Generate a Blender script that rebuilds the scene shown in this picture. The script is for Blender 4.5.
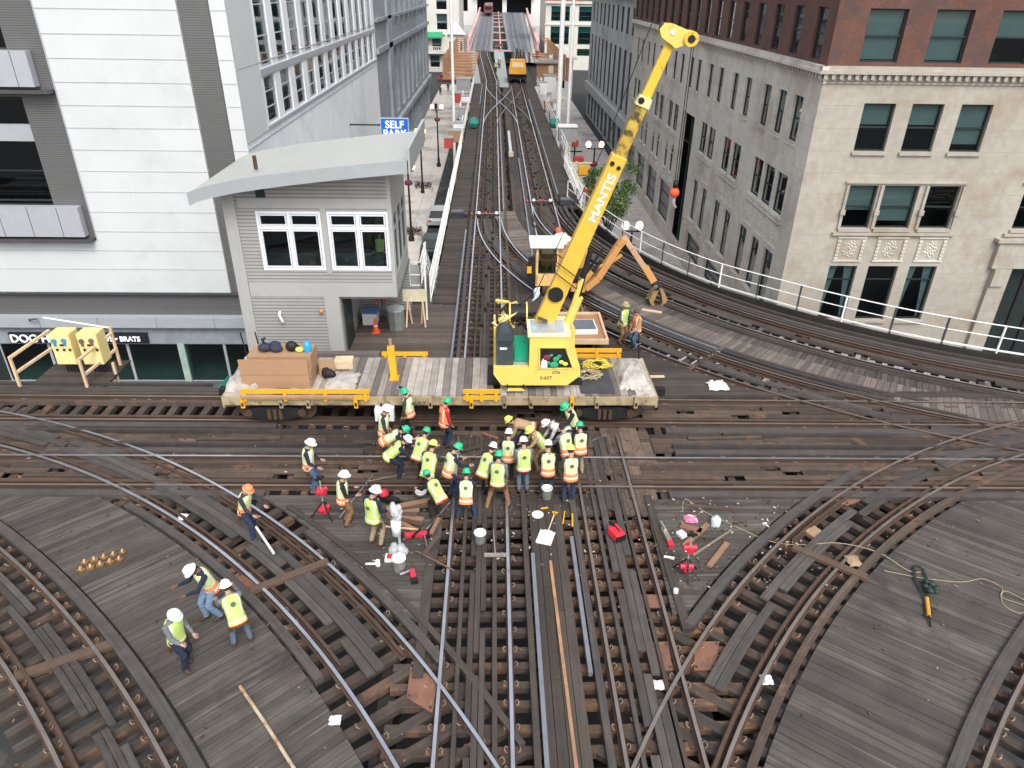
import bpy, bmesh, math, random
from mathutils import Vector, Matrix
from math import sin, cos, pi, radians, sqrt, atan2, hypot
random.seed(7)
for o in list(bpy.data.objects): bpy.data.objects.remove(o)
SC = bpy.context.scene; COL = SC.collection
# ------------------------------------------------------------------ camera
cd = bpy.data.cameras.new('camera'); cam = bpy.data.objects.new('camera', cd); COL.objects.link(cam)
cd.sensor_fit = 'HORIZONTAL'; cd.sensor_width = 36; cd.lens = 36*714/1024; cd.clip_start = .1; cd.clip_end = 3000
R = Matrix(((0.99966466, -0.00119221, -0.02586786), (-0.02199898, 0.48787382, -0.87263691), (0.01366062, 0.87291335, 0.48768398)))
cam.matrix_world = Matrix.Translation((0, 0, 12.5)) @ R.to_4x4()
SC.camera = cam
# ------------------------------------------------------------------ world, sun, exposure
SUN_EL, SUN_AZ = radians(50), radians(163)      # overcast, brighter towards the south behind the camera
w = bpy.data.worlds.new('World'); SC.world = w; w.use_nodes = True
nt = w.node_tree; nt.nodes.clear()
sky = nt.nodes.new('ShaderNodeTexSky'); sky.sky_type = 'NISHITA'; sky.sun_disc = False
sky.sun_elevation = SUN_EL; sky.sun_rotation = SUN_AZ; sky.dust_density = 3; sky.air_density = 1.2
hs = nt.nodes.new('ShaderNodeHueSaturation'); hs.inputs['Saturation'].default_value = .32
bg = nt.nodes.new('ShaderNodeBackground'); bg.inputs['Strength'].default_value = .15
wo = nt.nodes.new('ShaderNodeOutputWorld')
nt.links.new(sky.outputs[0], hs.inputs['Color']); nt.links.new(hs.outputs[0], bg.inputs[0]); nt.links.new(bg.outputs[0], wo.inputs[0])
sd = bpy.data.lights.new('sun', 'SUN'); sd.energy = .85; sd.angle = radians(20); sd.color = (1, .96, .9)
so = bpy.data.objects.new('sun', sd); COL.objects.link(so)
d = Vector((sin(SUN_AZ)*cos(SUN_EL), cos(SUN_AZ)*cos(SUN_EL), sin(SUN_EL)))
so.rotation_euler = d.to_track_quat('Z', 'Y').to_euler(); so.location = d*60
SC.view_settings.view_transform = 'Standard'; SC.view_settings.look = 'None'
SC.view_settings.exposure = .95; SC.view_settings.gamma = 1; SC.view_settings.use_curve_mapping = False
SC.render.engine = 'CYCLES'; SC.cycles.max_bounces = 6; SC.cycles.transparent_max_bounces = 8
SC.cycles.use_denoising = True

# ------------------------------------------------------------------ materials
MAT = {}
def mat(name, col, rough=.7, metal=0, var=.25, scale=3, island=0, grain=0, stain=None, stain_at=.6, stain_scale=.8, bump=0, spec=.4, emit=0, streak=None, lines=None, alpha=None):
    if name in MAT: return MAT[name]
    m = bpy.data.materials.new(name); m.use_nodes = True; n = m.node_tree; N = n.nodes; L = n.links
    b = N['Principled BSDF']; b.inputs['Roughness'].default_value = rough; b.inputs['Metallic'].default_value = metal
    b.inputs['Specular IOR Level'].default_value = spec
    def math(op, a, bb):
        q = N.new('ShaderNodeMath'); q.operation = op
        for i, v in enumerate((a, bb)):
            if isinstance(v, (int, float)): q.inputs[i].default_value = v
            else: L.new(v, q.inputs[i])
        return q.outputs[0]
    geo = N.new('ShaderNodeNewGeometry')
    def noise(sc, det=5, vec=None, ro=.6):
        q = N.new('ShaderNodeTexNoise'); q.inputs['Scale'].default_value = sc; q.inputs['Detail'].default_value = det; q.inputs['Roughness'].default_value = ro
        L.new(vec if vec else geo.outputs['Position'], q.inputs['Vector']); return q.outputs['Fac']
    n1 = noise(scale); n2 = noise(scale*.13, 3)
    f = math('ADD', math('MULTIPLY', math('SUBTRACT', n1, .5), var*2.6), math('MULTIPLY', math('SUBTRACT', n2, .5), var*1.8))
    f = math('ADD', f, 1)
    if island:
        f = math('MULTIPLY', f, math('ADD', math('MULTIPLY', math('SUBTRACT', geo.outputs['Random Per Island'], .5), island*2), 1))
    h = n1
    if grain:
        uv = N.new('ShaderNodeUVMap'); mp = N.new('ShaderNodeMapping'); mp.inputs['Scale'].default_value = (.55, 16, 1)
        L.new(uv.outputs[0], mp.inputs[0]); g_ = noise(1.0, 6, mp.outputs[0], .65); h = g_
        f = math('MULTIPLY', f, math('ADD', math('MULTIPLY', math('SUBTRACT', g_, .5), grain*4), 1))
    vm = N.new('ShaderNodeMix'); vm.data_type = 'RGBA'; vm.blend_type = 'MULTIPLY'; vm.inputs[0].default_value = 1
    vm.inputs[6].default_value = (*col, 1)
    cc = N.new('ShaderNodeCombineColor')
    f = math('MAXIMUM', f, .12)
    for i in range(3): L.new(f, cc.inputs[i])
    L.new(cc.outputs[0], vm.inputs[7]); out = vm.outputs[2]
    def over(out, fac, c):
        q = N.new('ShaderNodeMix'); q.data_type = 'RGBA'; L.new(fac, q.inputs[0]); L.new(out, q.inputs[6]); q.inputs[7].default_value = (*c, 1); return q.outputs[2]
    def ramp(v, lo, hi):
        q = N.new('ShaderNodeMapRange'); q.inputs[1].default_value = lo; q.inputs[2].default_value = hi; L.new(v, q.inputs[0]); return q.outputs[0]
    if streak:   # pale weathered streaks along the grain
        uv2 = N.new('ShaderNodeUVMap'); mp2 = N.new('ShaderNodeMapping'); mp2.inputs['Scale'].default_value = (.28, 5.5, 1); L.new(uv2.outputs[0], mp2.inputs[0])
        out = over(out, math('MULTIPLY', ramp(noise(1.0, 3, mp2.outputs[0]), .58, .74), streak[1]), streak[0])
    if stain:
        out = over(out, ramp(noise(stain_scale, 6, None, .7), stain_at, stain_at+.13), stain)
    if lines:  # (axis, period, width, colour)
        for ax, per, wd, c in lines:
            sp = N.new('ShaderNodeSeparateXYZ'); L.new(geo.outputs['Position'], sp.inputs[0])
            fr = math('FRACT', math('DIVIDE', math('ADD', sp.outputs[ax], 500.13), per), 0)
            out = over(out, math('LESS_THAN', fr, wd/per), c)
    L.new(out, b.inputs['Base Color'])
    if bump:
        bp = N.new('ShaderNodeBump'); bp.inputs['Strength'].default_value = bump; bp.inputs['Distance'].default_value = .02
        L.new(h, bp.inputs['Height']); L.new(bp.outputs[0], b.inputs['Normal'])
    if emit:
        b.inputs['Emission Color'].default_value = (*col, 1); b.inputs['Emission Strength'].default_value = emit
    if alpha is not None: b.inputs['Alpha'].default_value = alpha
    MAT[name] = m; return m
def glassmat(name, tint, mix=.35, rough=.03):
    if name in MAT: return MAT[name]
    m = bpy.data.materials.new(name); m.use_nodes = True; n = m.node_tree; N = n.nodes; L = n.links; N.clear()
    o = N.new('ShaderNodeOutputMaterial'); mx = N.new('ShaderNodeMixShader'); tr = N.new('ShaderNodeBsdfTransparent'); gl = N.new('ShaderNodeBsdfGlossy')
    gl.inputs['Roughness'].default_value = rough; gl.inputs['Color'].default_value = (.9, .95, 1, 1); tr.inputs['Color'].default_value = (*tint, 1)
    fr = N.new('ShaderNodeFresnel'); fr.inputs[0].default_value = 1.45
    ad = N.new('ShaderNodeMath'); ad.operation = 'MULTIPLY_ADD'; ad.inputs[1].default_value = .30; ad.inputs[2].default_value = mix; L.new(fr.outputs[0], ad.inputs[0])
    L.new(ad.outputs[0], mx.inputs[0]); L.new(tr.outputs[0], mx.inputs[1]); L.new(gl.outputs[0], mx.inputs[2]); L.new(mx.outputs[0], o.inputs[0])
    MAT[name] = m; return m

WD = mat('weathered_deck_wood', (.074, .064, .056), .8, island=.3, grain=.36, var=.36, scale=1.2, bump=.6, streak=((.30, .27, .235), .42), stain=(.036, .032, .030), stain_at=.56, stain_scale=.35)
WDD = mat('dark_deck_wood', (.052, .042, .035), .8, island=.28, grain=.32, var=.34, scale=1.2, bump=.5, streak=((.15, .13, .11), .3), stain=(.075, .048, .034), stain_at=.6, stain_scale=.6)
WB = mat('brown_stained_timber', (.070, .050, .038), .85, island=.42, grain=.34, var=.4, bump=.6, stain=(.16, .085, .052), stain_at=.56, stain_scale=1.3, streak=((.20, .17, .14), .25))
TIE = mat('creosoted_tie_wood', (.058, .044, .035), .85, island=.5, grain=.36, var=.45, bump=.6, stain=(.155, .082, .048), stain_at=.54, stain_scale=.9)
BEAM = mat('grey_guard_timber', (.064, .056, .051), .78, island=.3, grain=.34, var=.35, bump=.5, stain=(.12, .074, .048), stain_at=.62, stain_scale=.7)
STEEL = mat('polished_rail_steel', (.56, .59, .66), .3, .9, var=.3, scale=1.5, stain=(.26, .22, .20), stain_at=.62, stain_scale=1.2)
STEELD = mat('dull_rail_steel', (.30, .26, .23), .42, .75, var=.3, scale=2)
RUSTD = mat('dark_rust', (.070, .042, .029), .85, var=.35)
RUST = mat('orange_rust', (.135, .070, .042), .9, var=.4, scale=5, stain=(.10, .055, .035), stain_at=.5, stain_scale=3)
THIRD = mat('third_rail_steel', (.24, .26, .30), .45, .5, var=.25)
THIRDD = mat('grimy_third_rail', (.060, .056, .055), .6, .3, var=.35, stain=(.10, .065, .045), stain_at=.55, stain_scale=1.5)
CLIP = mat('rail_clip_steel', (.27, .21, .16), .6, .3, var=.4)
SLAT = mat('pale_planks', (.30, .265, .235), .85, island=.4, grain=.25, var=.3, bump=.4)

# ------------------------------------------------------------------ builders
def tag(o, label=None, cat=None, group=None, kind=None):
    if label: o['label'] = label
    if cat: o['category'] = cat
    if group: o['group'] = group
    if kind: o['kind'] = kind
    return o
def empty(name, loc=(0, 0, 0), rz=0, label=None, cat=None, group=None):
    o = bpy.data.objects.new(name, None); COL.objects.link(o); o.location = loc; o.rotation_euler = (0, 0, rz)
    o.empty_display_size = .1; return tag(o, label, cat, group)
class MB:
    def __init__(s): s.v = []; s.f = []; s.m = []; s.uv = []; s.mats = []
    def mi(s, m):
        if m not in s.mats: s.mats.append(m)
        return s.mats.index(m)
    def face(s, pts, m, uv=None):
        b = len(s.v); s.v += [tuple(p) for p in pts]; s.f.append(tuple(range(b, b+len(pts)))); s.m.append(s.mi(m)); s.uv.append(uv or [(0, 0)]*len(pts))
    def faces(s, vs, fs, m):
        b = len(s.v); s.v += [tuple(p) for p in vs]; k = s.mi(m)
        for f in fs: s.f.append(tuple(b+i for i in f)); s.m.append(k); s.uv.append([(vs[i][0], vs[i][1]) for i in f])
    def box(s, c, sz, m, ax=None, topm=None):
        """box centred at c with full sizes sz along the axes ax (first axis = grain)"""
        c = Vector(c); ax = ax or (Vector((1, 0, 0)), Vector((0, 1, 0)), Vector((0, 0, 1)))
        X, Y, Z = [Vector(a)*(q/2) for a, q in zip(ax, sz)]
        P = [c+X*i+Y*j+Z*k for k in (-1, 1) for j in (-1, 1) for i in (-1, 1)]
        b = len(s.v); s.v += [tuple(p) for p in P]; k = s.mi(m); kt = s.mi(topm) if topm else k; r = random.random()*50
        hx, hy, hz = sz[0]/2, sz[1]/2, sz[2]/2
        L = [(-hx, -hy, -hz), (hx, -hy, -hz), (-hx, hy, -hz), (hx, hy, -hz), (-hx, -hy, hz), (hx, -hy, hz), (-hx, hy, hz), (hx, hy, hz)]
        for q, f in enumerate(((0, 2, 3, 1), (4, 5, 7, 6), (0, 1, 5, 4), (2, 6, 7, 3), (0, 4, 6, 2), (1, 3, 7, 5))):
            s.f.append(tuple(b+i for i in f)); s.m.append(kt if q == 1 else k)
            s.uv.append([(L[i][0]+r*3, L[i][1]+L[i][2]+r) for i in f])
        return s
    def bb(s, x0, x1, y0, y1, z0, z1, m, topm=None):
        return s.box(((x0+x1)/2, (y0+y1)/2, (z0+z1)/2), (x1-x0, y1-y0, z1-z0), m, None, topm)
    def bar(s, a, b, w, h, m, up=(0, 0, 1), topm=None):
        a = Vector(a); b = Vector(b); X = b-a; l = X.length
        if l < 1e-5: return s
        X /= l; up = Vector(up)
        if abs(X.dot(up)) > .98: up = Vector((0, 1, 0))
        Y = up.cross(X).normalized(); Z = X.cross(Y)
        return s.box((a+b)/2, (l, w, h), m, (X, Y, Z), topm)
    def tube(s, pts, r, m, n=8, cap=True, sq=None):
        """tube through pts; r scalar or list; sq=(sx,sy) squash"""
        pts = [Vector(p) for p in pts]; rs = r if isinstance(r, (list, tuple)) else [r]*len(pts); b = len(s.v); k = s.mi(m); prev = None
        for i, p in enumerate(pts):
            t = (pts[min(i+1, len(pts)-1)]-pts[max(i-1, 0)]).normalized()
            if prev is None:
                u = Vector((0, 0, 1)) if abs(t.z) < .9 else Vector((0, 1, 0)); U = t.cross(u).normalized()
            else:
                U = (prev-t*prev.dot(t)).normalized()
            prev = U; V = t.cross(U)
            for j in range(n):
                a = 2*pi*j/n; s.v.append(tuple(p+(U*cos(a)*(sq[0] if sq else 1)+V*sin(a)*(sq[1] if sq else 1))*rs[i]))
        for i in range(len(pts)-1):
            for j in range(n):
                s.f.append((b+i*n+j, b+i*n+(j+1) % n, b+(i+1)*n+(j+1) % n, b+(i+1)*n+j)); s.m.append(k); s.uv.append([(i, j/n), (i, (j+1)/n), (i+1, (j+1)/n), (i+1, j/n)])
        if cap:
            s.f.append(tuple(b+j for j in reversed(range(n)))); s.m.append(k); s.uv.append([(0, 0)]*n)
            s.f.append(tuple(b+(len(pts)-1)*n+j for j in range(n))); s.m.append(k); s.uv.append([(0, 0)]*n)
        return s
    def cyl(s, c, r, h, m, n=16, r2=None): return s.tube([c, (c[0], c[1], c[2]+h)], [r, r if r2 is None else r2], m, n)
    def lathe(s, c, prof, m, n=16):
        c = Vector(c); b = len(s.v); k = s.mi(m)
        for r, z in prof:
            for j in range(n): a = 2*pi*j/n; s.v.append((c.x+r*cos(a), c.y+r*sin(a), c.z+z))
        for i in range(len(prof)-1):
            for j in range(n): s.f.append((b+i*n+j, b+i*n+(j+1) % n, b+(i+1)*n+(j+1) % n, b+(i+1)*n+j)); s.m.append(k); s.uv.append([(0, 0)]*4)
        return s
    def prism(s, poly, z0, z1, m, plane='xy', topm=None):
        """extrude a 2-D polygon; plane xy -> along z; xz -> along y ; yz -> along x"""
        def P(a, b, c): return {'xy': (a, b, c), 'xz': (a, c, b), 'yz': (c, a, b)}[plane]
        n = len(poly); s.face([P(a, b, z1) for a, b in poly], topm or m); s.face([P(a, b, z0) for a, b in reversed(poly)], m)
        for i in range(n):
            a, b = poly[i], poly[(i+1) % n]; s.face([P(*a, z0), P(*b, z0), P(*b, z1), P(*a, z1)], m)
        return s
    def ball(s, c, r, m, n=10, sq=(1, 1, 1), rot=None):
        b = len(s.v); k = s.mi(m); R_ = n//2+1
        for i in range(R_):
            t = pi*i/(R_-1)
            for j in range(n):
                a = 2*pi*j/n; q = Vector((sin(t)*cos(a)*sq[0], sin(t)*sin(a)*sq[1], cos(t)*sq[2]))*r
                if rot: q = rot @ q
                s.v.append(tuple(Vector(c)+q))
        for i in range(R_-1):
            for j in range(n): s.f.append((b+i*n+j, b+(i+1)*n+j, b+(i+1)*n+(j+1) % n, b+i*n+(j+1) % n)); s.m.append(k); s.uv.append([(0, 0)]*4)
        return s
    def mesh(s, name):
        me = bpy.data.meshes.new(name); me.from_pydata(s.v, [], s.f); ul = me.uv_layers.new(name='UVMap')
        fl = [c for u in s.uv for q in u for c in q]; ul.data.foreach_set('uv', fl)
        for m in s.mats: me.materials.append(m)
        me.polygons.foreach_set('material_index', s.m); me.update(); return me
    def build(s, name, parent=None, smooth=False, bevel=0, loc=None, rz=0, weld=False):
        me = s.mesh(name)
        if weld or smooth:
            bm = bmesh.new(); bm.from_mesh(me); bmesh.ops.remove_doubles(bm, verts=bm.verts, dist=.0004); bmesh.ops.recalc_face_normals(bm, faces=bm.faces) if weld else None; bm.to_mesh(me); bm.free()
        if smooth:
            me.polygons.foreach_set('use_smooth', [True]*len(me.polygons)); 
        o = bpy.data.objects.new(name, me); COL.objects.link(o); o.parent = parent
        if loc: o.location = loc
        if rz: o.rotation_euler = (0, 0, rz)
        if bevel:
            bv = o.modifiers.new('bevel', 'BEVEL'); bv.width = bevel; bv.segments = 2; bv.limit_method = 'ANGLE'
        return o
def inst(name, me, parent=None, loc=(0, 0, 0), rz=0, sc=None):
    o = bpy.data.objects.new(name, me); COL.objects.link(o); o.parent = parent; o.location = loc; o.rotation_euler = (0, 0, rz)
    if sc: o.scale = sc
    return o
def clone(o, loc, rz=None, label=None, parent=None, rot=None):
    c = o.copy(); COL.objects.link(c); c.parent = parent
    if loc is not None: c.location = loc
    if rz is not None: c.rotation_euler = (0, 0, rz)
    if label: c['label'] = label
    for ch in list(o.children): clone(ch, None, None, None, c)
    return c
def text_mesh(txt, size, m, name, parent, loc, rot, ext=.01, align='LEFT', bold=.0, sx=1):
    cu = bpy.data.curves.new(name, 'FONT'); cu.body = txt; cu.size = size; cu.extrude = ext; cu.align_x = align; cu.offset = bold
    t = bpy.data.objects.new(name, cu); COL.objects.link(t); dg = bpy.context.evaluated_depsgraph_get()
    me = bpy.data.meshes.new_from_object(t.evaluated_get(dg)); bpy.data.objects.remove(t); me.materials.clear(); me.materials.append(m)
    o = bpy.data.objects.new(name, me); COL.objects.link(o); o.parent = parent; o.location = loc; o.rotation_euler = rot; o.scale = (sx, 1, 1)
    return o

# ------------------------------------------------------------------ planked decks
def clip_planks(mb, poly, ang, pw, zt, th, m, gap=.012, lmax=None, jz=.006, holes=()):
    """fill polygon with planks running along angle ang"""
    ca, sa = cos(ang), sin(ang)
    loc = [(x*ca+y*sa, -x*sa+y*ca) for x, y in poly]
    v0 = min(p[1] for p in loc); v1 = max(p[1] for p in loc); v = v0
    def spans(vv):
        xs = []
        for i in range(len(loc)):
            (x0, y0), (x1, y1) = loc[i], loc[(i+1) % len(loc)]
            if (y0 <= vv) != (y1 <= vv): xs.append(x0+(x1-x0)*(vv-y0)/(y1-y0))
        xs.sort(); return [(xs[i], xs[i+1]) for i in range(0, len(xs)-1, 2)]
    while v < v1:
        a = spans(v+gap+1e-4); b = spans(v+pw-1e-4)
        if len(a) == len(b) and a:
            for (a0, a1), (b0, b1) in zip(a, b):
                cuts = [0, 1]
                L_ = max(a1-a0, b1-b0)
                if lmax and L_ > lmax:
                    n = int(L_/lmax)+1; o_ = random.random()*.6
                    cuts = [0]+[(i+o_)/n for i in range(1, n)]+[1]; cuts = [c for c in cuts if c <= 1]
                for c0, c1 in zip(cuts[:-1], cuts[1:]):
                    g_ = .006/max(L_, .1)
                    q = [(a0+(a1-a0)*(c0+g_), v+gap), (a0+(a1-a0)*(c1-g_), v+gap), (b0+(b1-b0)*(c1-g_), v+pw), (b0+(b1-b0)*(c0+g_), v+pw)]
                    cx = sum(p[0] for p in q)/4; z = zt+random.uniform(-jz, jz); r = random.random()*40
                    W = [(p[0]*ca-p[1]*sa, p[0]*sa+p[1]*ca) for p in q]
                    mx, my = sum(p[0] for p in W)/4, sum(p[1] for p in W)/4
                    if any(hx0 < mx < hx1 and hy0 < my < hy1 for hx0, hx1, hy0, hy1 in holes): continue
                    T = [(x, y, z) for x, y in W]; B = [(x, y, z-th) for x, y in W]
                    uv = [(p[0]+r*3, p[1]-v+r) for p in q]
                    b_ = len(mb.v); mb.v += T+B; k = mb.mi(m)
                    mb.f.append((b_, b_+1, b_+2, b_+3)); mb.m.append(k); mb.uv.append(uv)
                    for i in range(4):
                        j = (i+1) % 4; mb.f.append((b_+i, b_+i+4, b_+j+4, b_+j)); mb.m.append(k); mb.uv.append([uv[i], uv[i], uv[j], uv[j]])
        v += pw
def deck(name, poly, ang, pw=.2, zt=-.1, th=.08, m=None, lmax=None, under=True, holes=()):
    mb = MB(); clip_planks(mb, poly, ang, pw, zt, th, m or WD, lmax=lmax, holes=holes)
    return tag(mb.build(name), kind='structure')
def arcpts(c, r, a0, a1, n=60): return [(c[0]+r*cos(radians(a0+(a1-a0)*i/n)), c[1]+r*sin(radians(a0+(a1-a0)*i/n))) for i in range(n+1)]
def radial_deck(name, path, o0, o1, pw, zt, m, skew=0, th=.07):
    mb = MB(); P, Nn, S = resample(path, pw); k = mb.mi(m)
    for i in range(len(P)-1):
        r = random.random()*40; z = zt+random.uniform(-.006, .006)
        f0 = o0(P[i]) if callable(o0) else o0; f1 = o1(P[i]) if callable(o1) else o1
        t = (P[i+1]-P[i]).normalized(); a = P[i]+t*.008; c = P[i+1]-t*.008
        Q = [a+Nn[i]*f0, c+Nn[i+1]*f0, c+Nn[i+1]*f1+t*skew, a+Nn[i]*f1+t*skew]
        T = [(q.x, q.y, z) for q in Q]; B = [(q.x, q.y, z-th) for q in Q]; b_ = len(mb.v); mb.v += T+B
        uv = [(r*3, r), (r*3, r+pw), (r*3+abs(f1-f0), r+pw), (r*3+abs(f1-f0), r)]
        mb.f.append((b_+3, b_+2, b_+1, b_) if (Q[1]-Q[0]).cross(Q[2]-Q[1]) < 0 else (b_, b_+1, b_+2, b_+3)); mb.m.append(k); mb.uv.append(uv)
        for i2 in range(4):
            j = (i2+1) % 4; mb.f.append((b_+i2, b_+i2+4, b_+j+4, b_+j)); mb.m.append(k); mb.uv.append([uv[i2], uv[i2], uv[j], uv[j]])
    return tag(mb.build(name), kind='structure')
def resample(path, step):
    P = [Vector(p) for p in path]; out = [P[0]]; need = step
    for a, b in zip(P[:-1], P[1:]):
        l = (b-a).length; p = 0
        while p+need <= l: p += need; out.append(a+(b-a)*(p/l)); need = step
        need -= l-p
    nn = []; ss = []
    for i in range(len(out)):
        t = (out[min(i+1, len(out)-1)]-out[max(i-1, 0)]).normalized(); nn.append(Vector((t.y, -t.x))); ss.append(i*step)
    return out, nn, ss

# ------------------------------------------------------------------ tracks
RAILP = [(-.07, -.155), (-.07, -.145), (-.015, -.13), (-.012, -.04), (-.036, -.03), (-.036, -.002), (-.03, 0), (.03, 0), (.036, -.002), (.036, -.03), (.012, -.04), (.015, -.13), (.07, -.145), (.07, -.155)]
def sweep(mb, path, off, prof, m, topm=None, z=0, s0=None, s1=None, step=.6):
    P, Nn, S = resample(path, step); top = max(p[1] for p in prof)
    idx = [i for i in range(len(P)) if (s0 is None or S[i] >= s0) and (s1 is None or S[i] <= s1)]
    if len(idx) < 2: return
    b = len(mb.v); k = mb.mi(m); kt = mb.mi(topm) if topm else k; n = len(prof); r = random.random()*30
    for i in idx:
        for a, h in prof: q = P[i]+Nn[i]*(off+a); mb.v.append((q.x, q.y, z+h))
    for a in range(len(idx)-1):
        for j in range(n):
            j2 = (j+1) % n
            mb.f.append((b+a*n+j, b+a*n+j2, b+(a+1)*n+j2, b+(a+1)*n+j)); tp = prof[j][1] > top-.006 and prof[j2][1] > top-.006
            mb.m.append(kt if tp else k)
            u0, u1 = S[idx[a]]+r, S[idx[a+1]]+r; mb.uv.append([(u0, prof[j][0]+r), (u0, prof[j2][0]+r), (u1, prof[j2][0]+r), (u1, prof[j][0]+r)])
    for e, rev in ((0, False), (len(idx)-1, True)):
        q = [b+e*n+j for j in range(n)]; mb.f.append(tuple(q if rev else q[::-1])); mb.m.append(k); mb.uv.append([(0, 0)]*n)
def rect(w, zt, h): return [(-w/2, zt-h), (-w/2, zt), (w/2, zt), (w/2, zt-h)]
TIER = mat('rusty_tie_wood', (.095, .058, .038), .88, island=.5, grain=.36, var=.45, bump=.6, stain=(.24, .125, .065), stain_at=.50, stain_scale=1.1)
def tie_mesh(L, w, rails, var, tm=None):
    mb = MB(); mb.box((0, 0, -.26), (L, w, .16), tm or (TIE if var != 2 else WDD), None)
    for r in rails:
        mb.box((r, 0, -.17), (.36, w*.8, .02), RUST if var == 0 else RUSTD)
        for s in ((-1, 1), (1,), (-1,))[var]:
            mb.tube([(r+s*.10, -.06, -.15), (r+s*.14, -.06, -.11), (r+s*.15, 0, -.10), (r+s*.13, .06, -.12), (r+s*.09, .05, -.15)], .014, CLIP, 5)
    return mb.mesh('tie')
TRACKN = 0
def track(label, path, dz, half=.72, tie_step=.54, tie_w=.22, tie_off=0, tie_L=2.6, top=STEELD, tops=None, beams=(), boards=(), thirds=(), inner=(), s0=None, s1=None, ties=True, near=(0, 17), tie_range=None, tie_m=None):
    """offsets are measured to the right of the direction of travel"""
    t = empty('railway_track', (path[0][0], path[0][1], 0), 0, label, 'railway track', 'railway tracks of the junction')
    ox, oy = path[0]; pth = [(x-ox, y-oy) for x, y in path]
    tops = tops or (top, top)
    for s, tm in zip((-1, 1), tops):
        mb = MB(); sweep(mb, pth, s*half, RAILP, RUSTD, tm, dz); mb.build('rail', t)
    for o_ in inner:
        mb = MB(); sweep(mb, pth, o_[0], RAILP, RUSTD, o_[1] if len(o_) > 1 else RUSTD, dz-.012, *(o_[2:4] if len(o_) > 3 else (None, None))); mb.build('guard_rail', t)
    for q in beams:    # offset, width, top, mat, s0, s1
        mb = MB(); sweep(mb, pth, q[0], rect(q[1], q[2]+dz, .16), q[3], None, 0, *(q[4:6] if len(q) > 5 else (None, None))); mb.build('guard_timber', t)
    for q in thirds:
        mb = MB(); sweep(mb, pth, q[0], rect(.09, .03+dz, .12), THIRDD if abs(path[1][1]-path[0][1]) < abs(path[1][0]-path[0][0]) else THIRD, None, 0, *(q[1:3] if len(q) > 2 else (None, None))); mb.build('third_rail', t)
    for q in boards:   # o0,o1,n,zt,mat,s0,s1
        w_ = (q[1]-q[0])/q[2]
        mb = MB()
        P, Nn, S = resample(pth, .6); Ltot = S[-1]
        a = q[5] if len(q) > 5 and q[5] is not None else 0; e = q[6] if len(q) > 6 and q[6] is not None else Ltot
        for i in range(q[2]):
            s_ = a-random.random()*2 if a == 0 else a
            while s_ < e:
                l = random.uniform(3.4, 5.2); e2 = min(s_+l, e)
                sweep(mb, pth, q[0]+w_*(i+.5), rect(w_-.014, q[3]+random.uniform(-.006, .006)+dz, .06), q[4], None, 0, s_+.0, e2)
                s_ += l-(l % .6)+.6 if False else l
        mb.build('walkway_board', t)
    if ties:
        P, Nn, S = resample(pth, tie_step)
        V = [tie_mesh(tie_L, tie_w, (-tie_off-half, -tie_off+half), k, tie_m) for k in range(3)]
        c = []
        for i in range(len(P)):
            if tie_range and not (tie_range[0] <= S[i] <= tie_range[1]): continue
            W = (P[i].x+ox, P[i].y+oy); d_ = hypot(W[0]-0, W[1]-13); c.append((d_, i))
        c.sort(); rest = MB()
        for n_, (d_, i) in enumerate(c):
            p = P[i]+Nn[i]*(tie_off+random.uniform(-.09, .09)*(tie_L < 3.2))+Vector((-Nn[i].y, Nn[i].x))*random.uniform(-.045, .045); rz = atan2(Nn[i].y, Nn[i].x)+random.uniform(-.022, .022)
            if n_ < 98: 
                inst('tie', random.choice(V), t, (p.x, p.y, dz+random.uniform(-.004, .004)), rz)
            else:
                A = Vector((cos(rz), sin(rz), 0)); B = Vector((-sin(rz), cos(rz), 0)); rest.box((p.x, p.y, dz-.30), (tie_L, tie_w, .24), TIE, (A, B, Vector((0, 0, 1))))
        if rest.f: tag(rest.build('ties', t), kind='stuff')
    return t
def line(f, a, b, n=2): return [(a+(b-a)*i/n, f(a+(b-a)*i/n)) for i in range(n+1)]
fA = lambda x: 20.60-.0128*x
fB = lambda x: 17.12-.0103*x
SWc, SEc, NIc, NOc = (-24, -6.57), (25.4, -5.45), (26.18, 43.54), (29.4, 46.5)
STB = lambda o, w=.2, z=-.02, m=BEAM, *r: (o, w, z, m, *r)

# east-west: travel +x, right = -y (south)
pA = line(fA, -34, 40, 60); pB = line(fB, -34, 40, 60)
track('east to west track carrying the crane flatcar, the farther of the two', pA, 0, .75, tie_w=.24,
      beams=[STB(-.48, .14, -.05, WB), STB(1.02, .26, -.02, BEAM, 0, 27), STB(1.15, .3, -.02, BEAM, 39.5, 60), STB(-1.25, .26, -.02, WDD), STB(.48, .14, -.05, WB)],
      boards=[(.55, .68, 1, -.11, WB, 34, 60), (-.38, .32, 3, -.06, WB, 31, 74)], thirds=[(1.38, 19, 31), (1.4, 41, 47), (-1.6, 0, 24)], inner=[(.54, RUSTD)])
track('east to west track crossing just beneath the line of workers, nearer the camera', pB, .003, .72, tops=(STEEL, STEELD),
      beams=[STB(-1.05, .22, -.02, BEAM, 20, 30), STB(-1.05, .22, -.02, BEAM, 39.5, 52), STB(1.05, .24, -.02, BEAM, 0, 27.8), STB(1.02, .24, -.02, BEAM, 39, 74), STB(.45, .14, -.05, WB), STB(-.46, .14, -.05, WB)],
      boards=[(-.36, .3, 3, -.05, WB)], thirds=[(-1.38, 22, 30.5), (-1.38, 39.6, 51)], inner=[(.53, RUSTD)])
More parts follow.
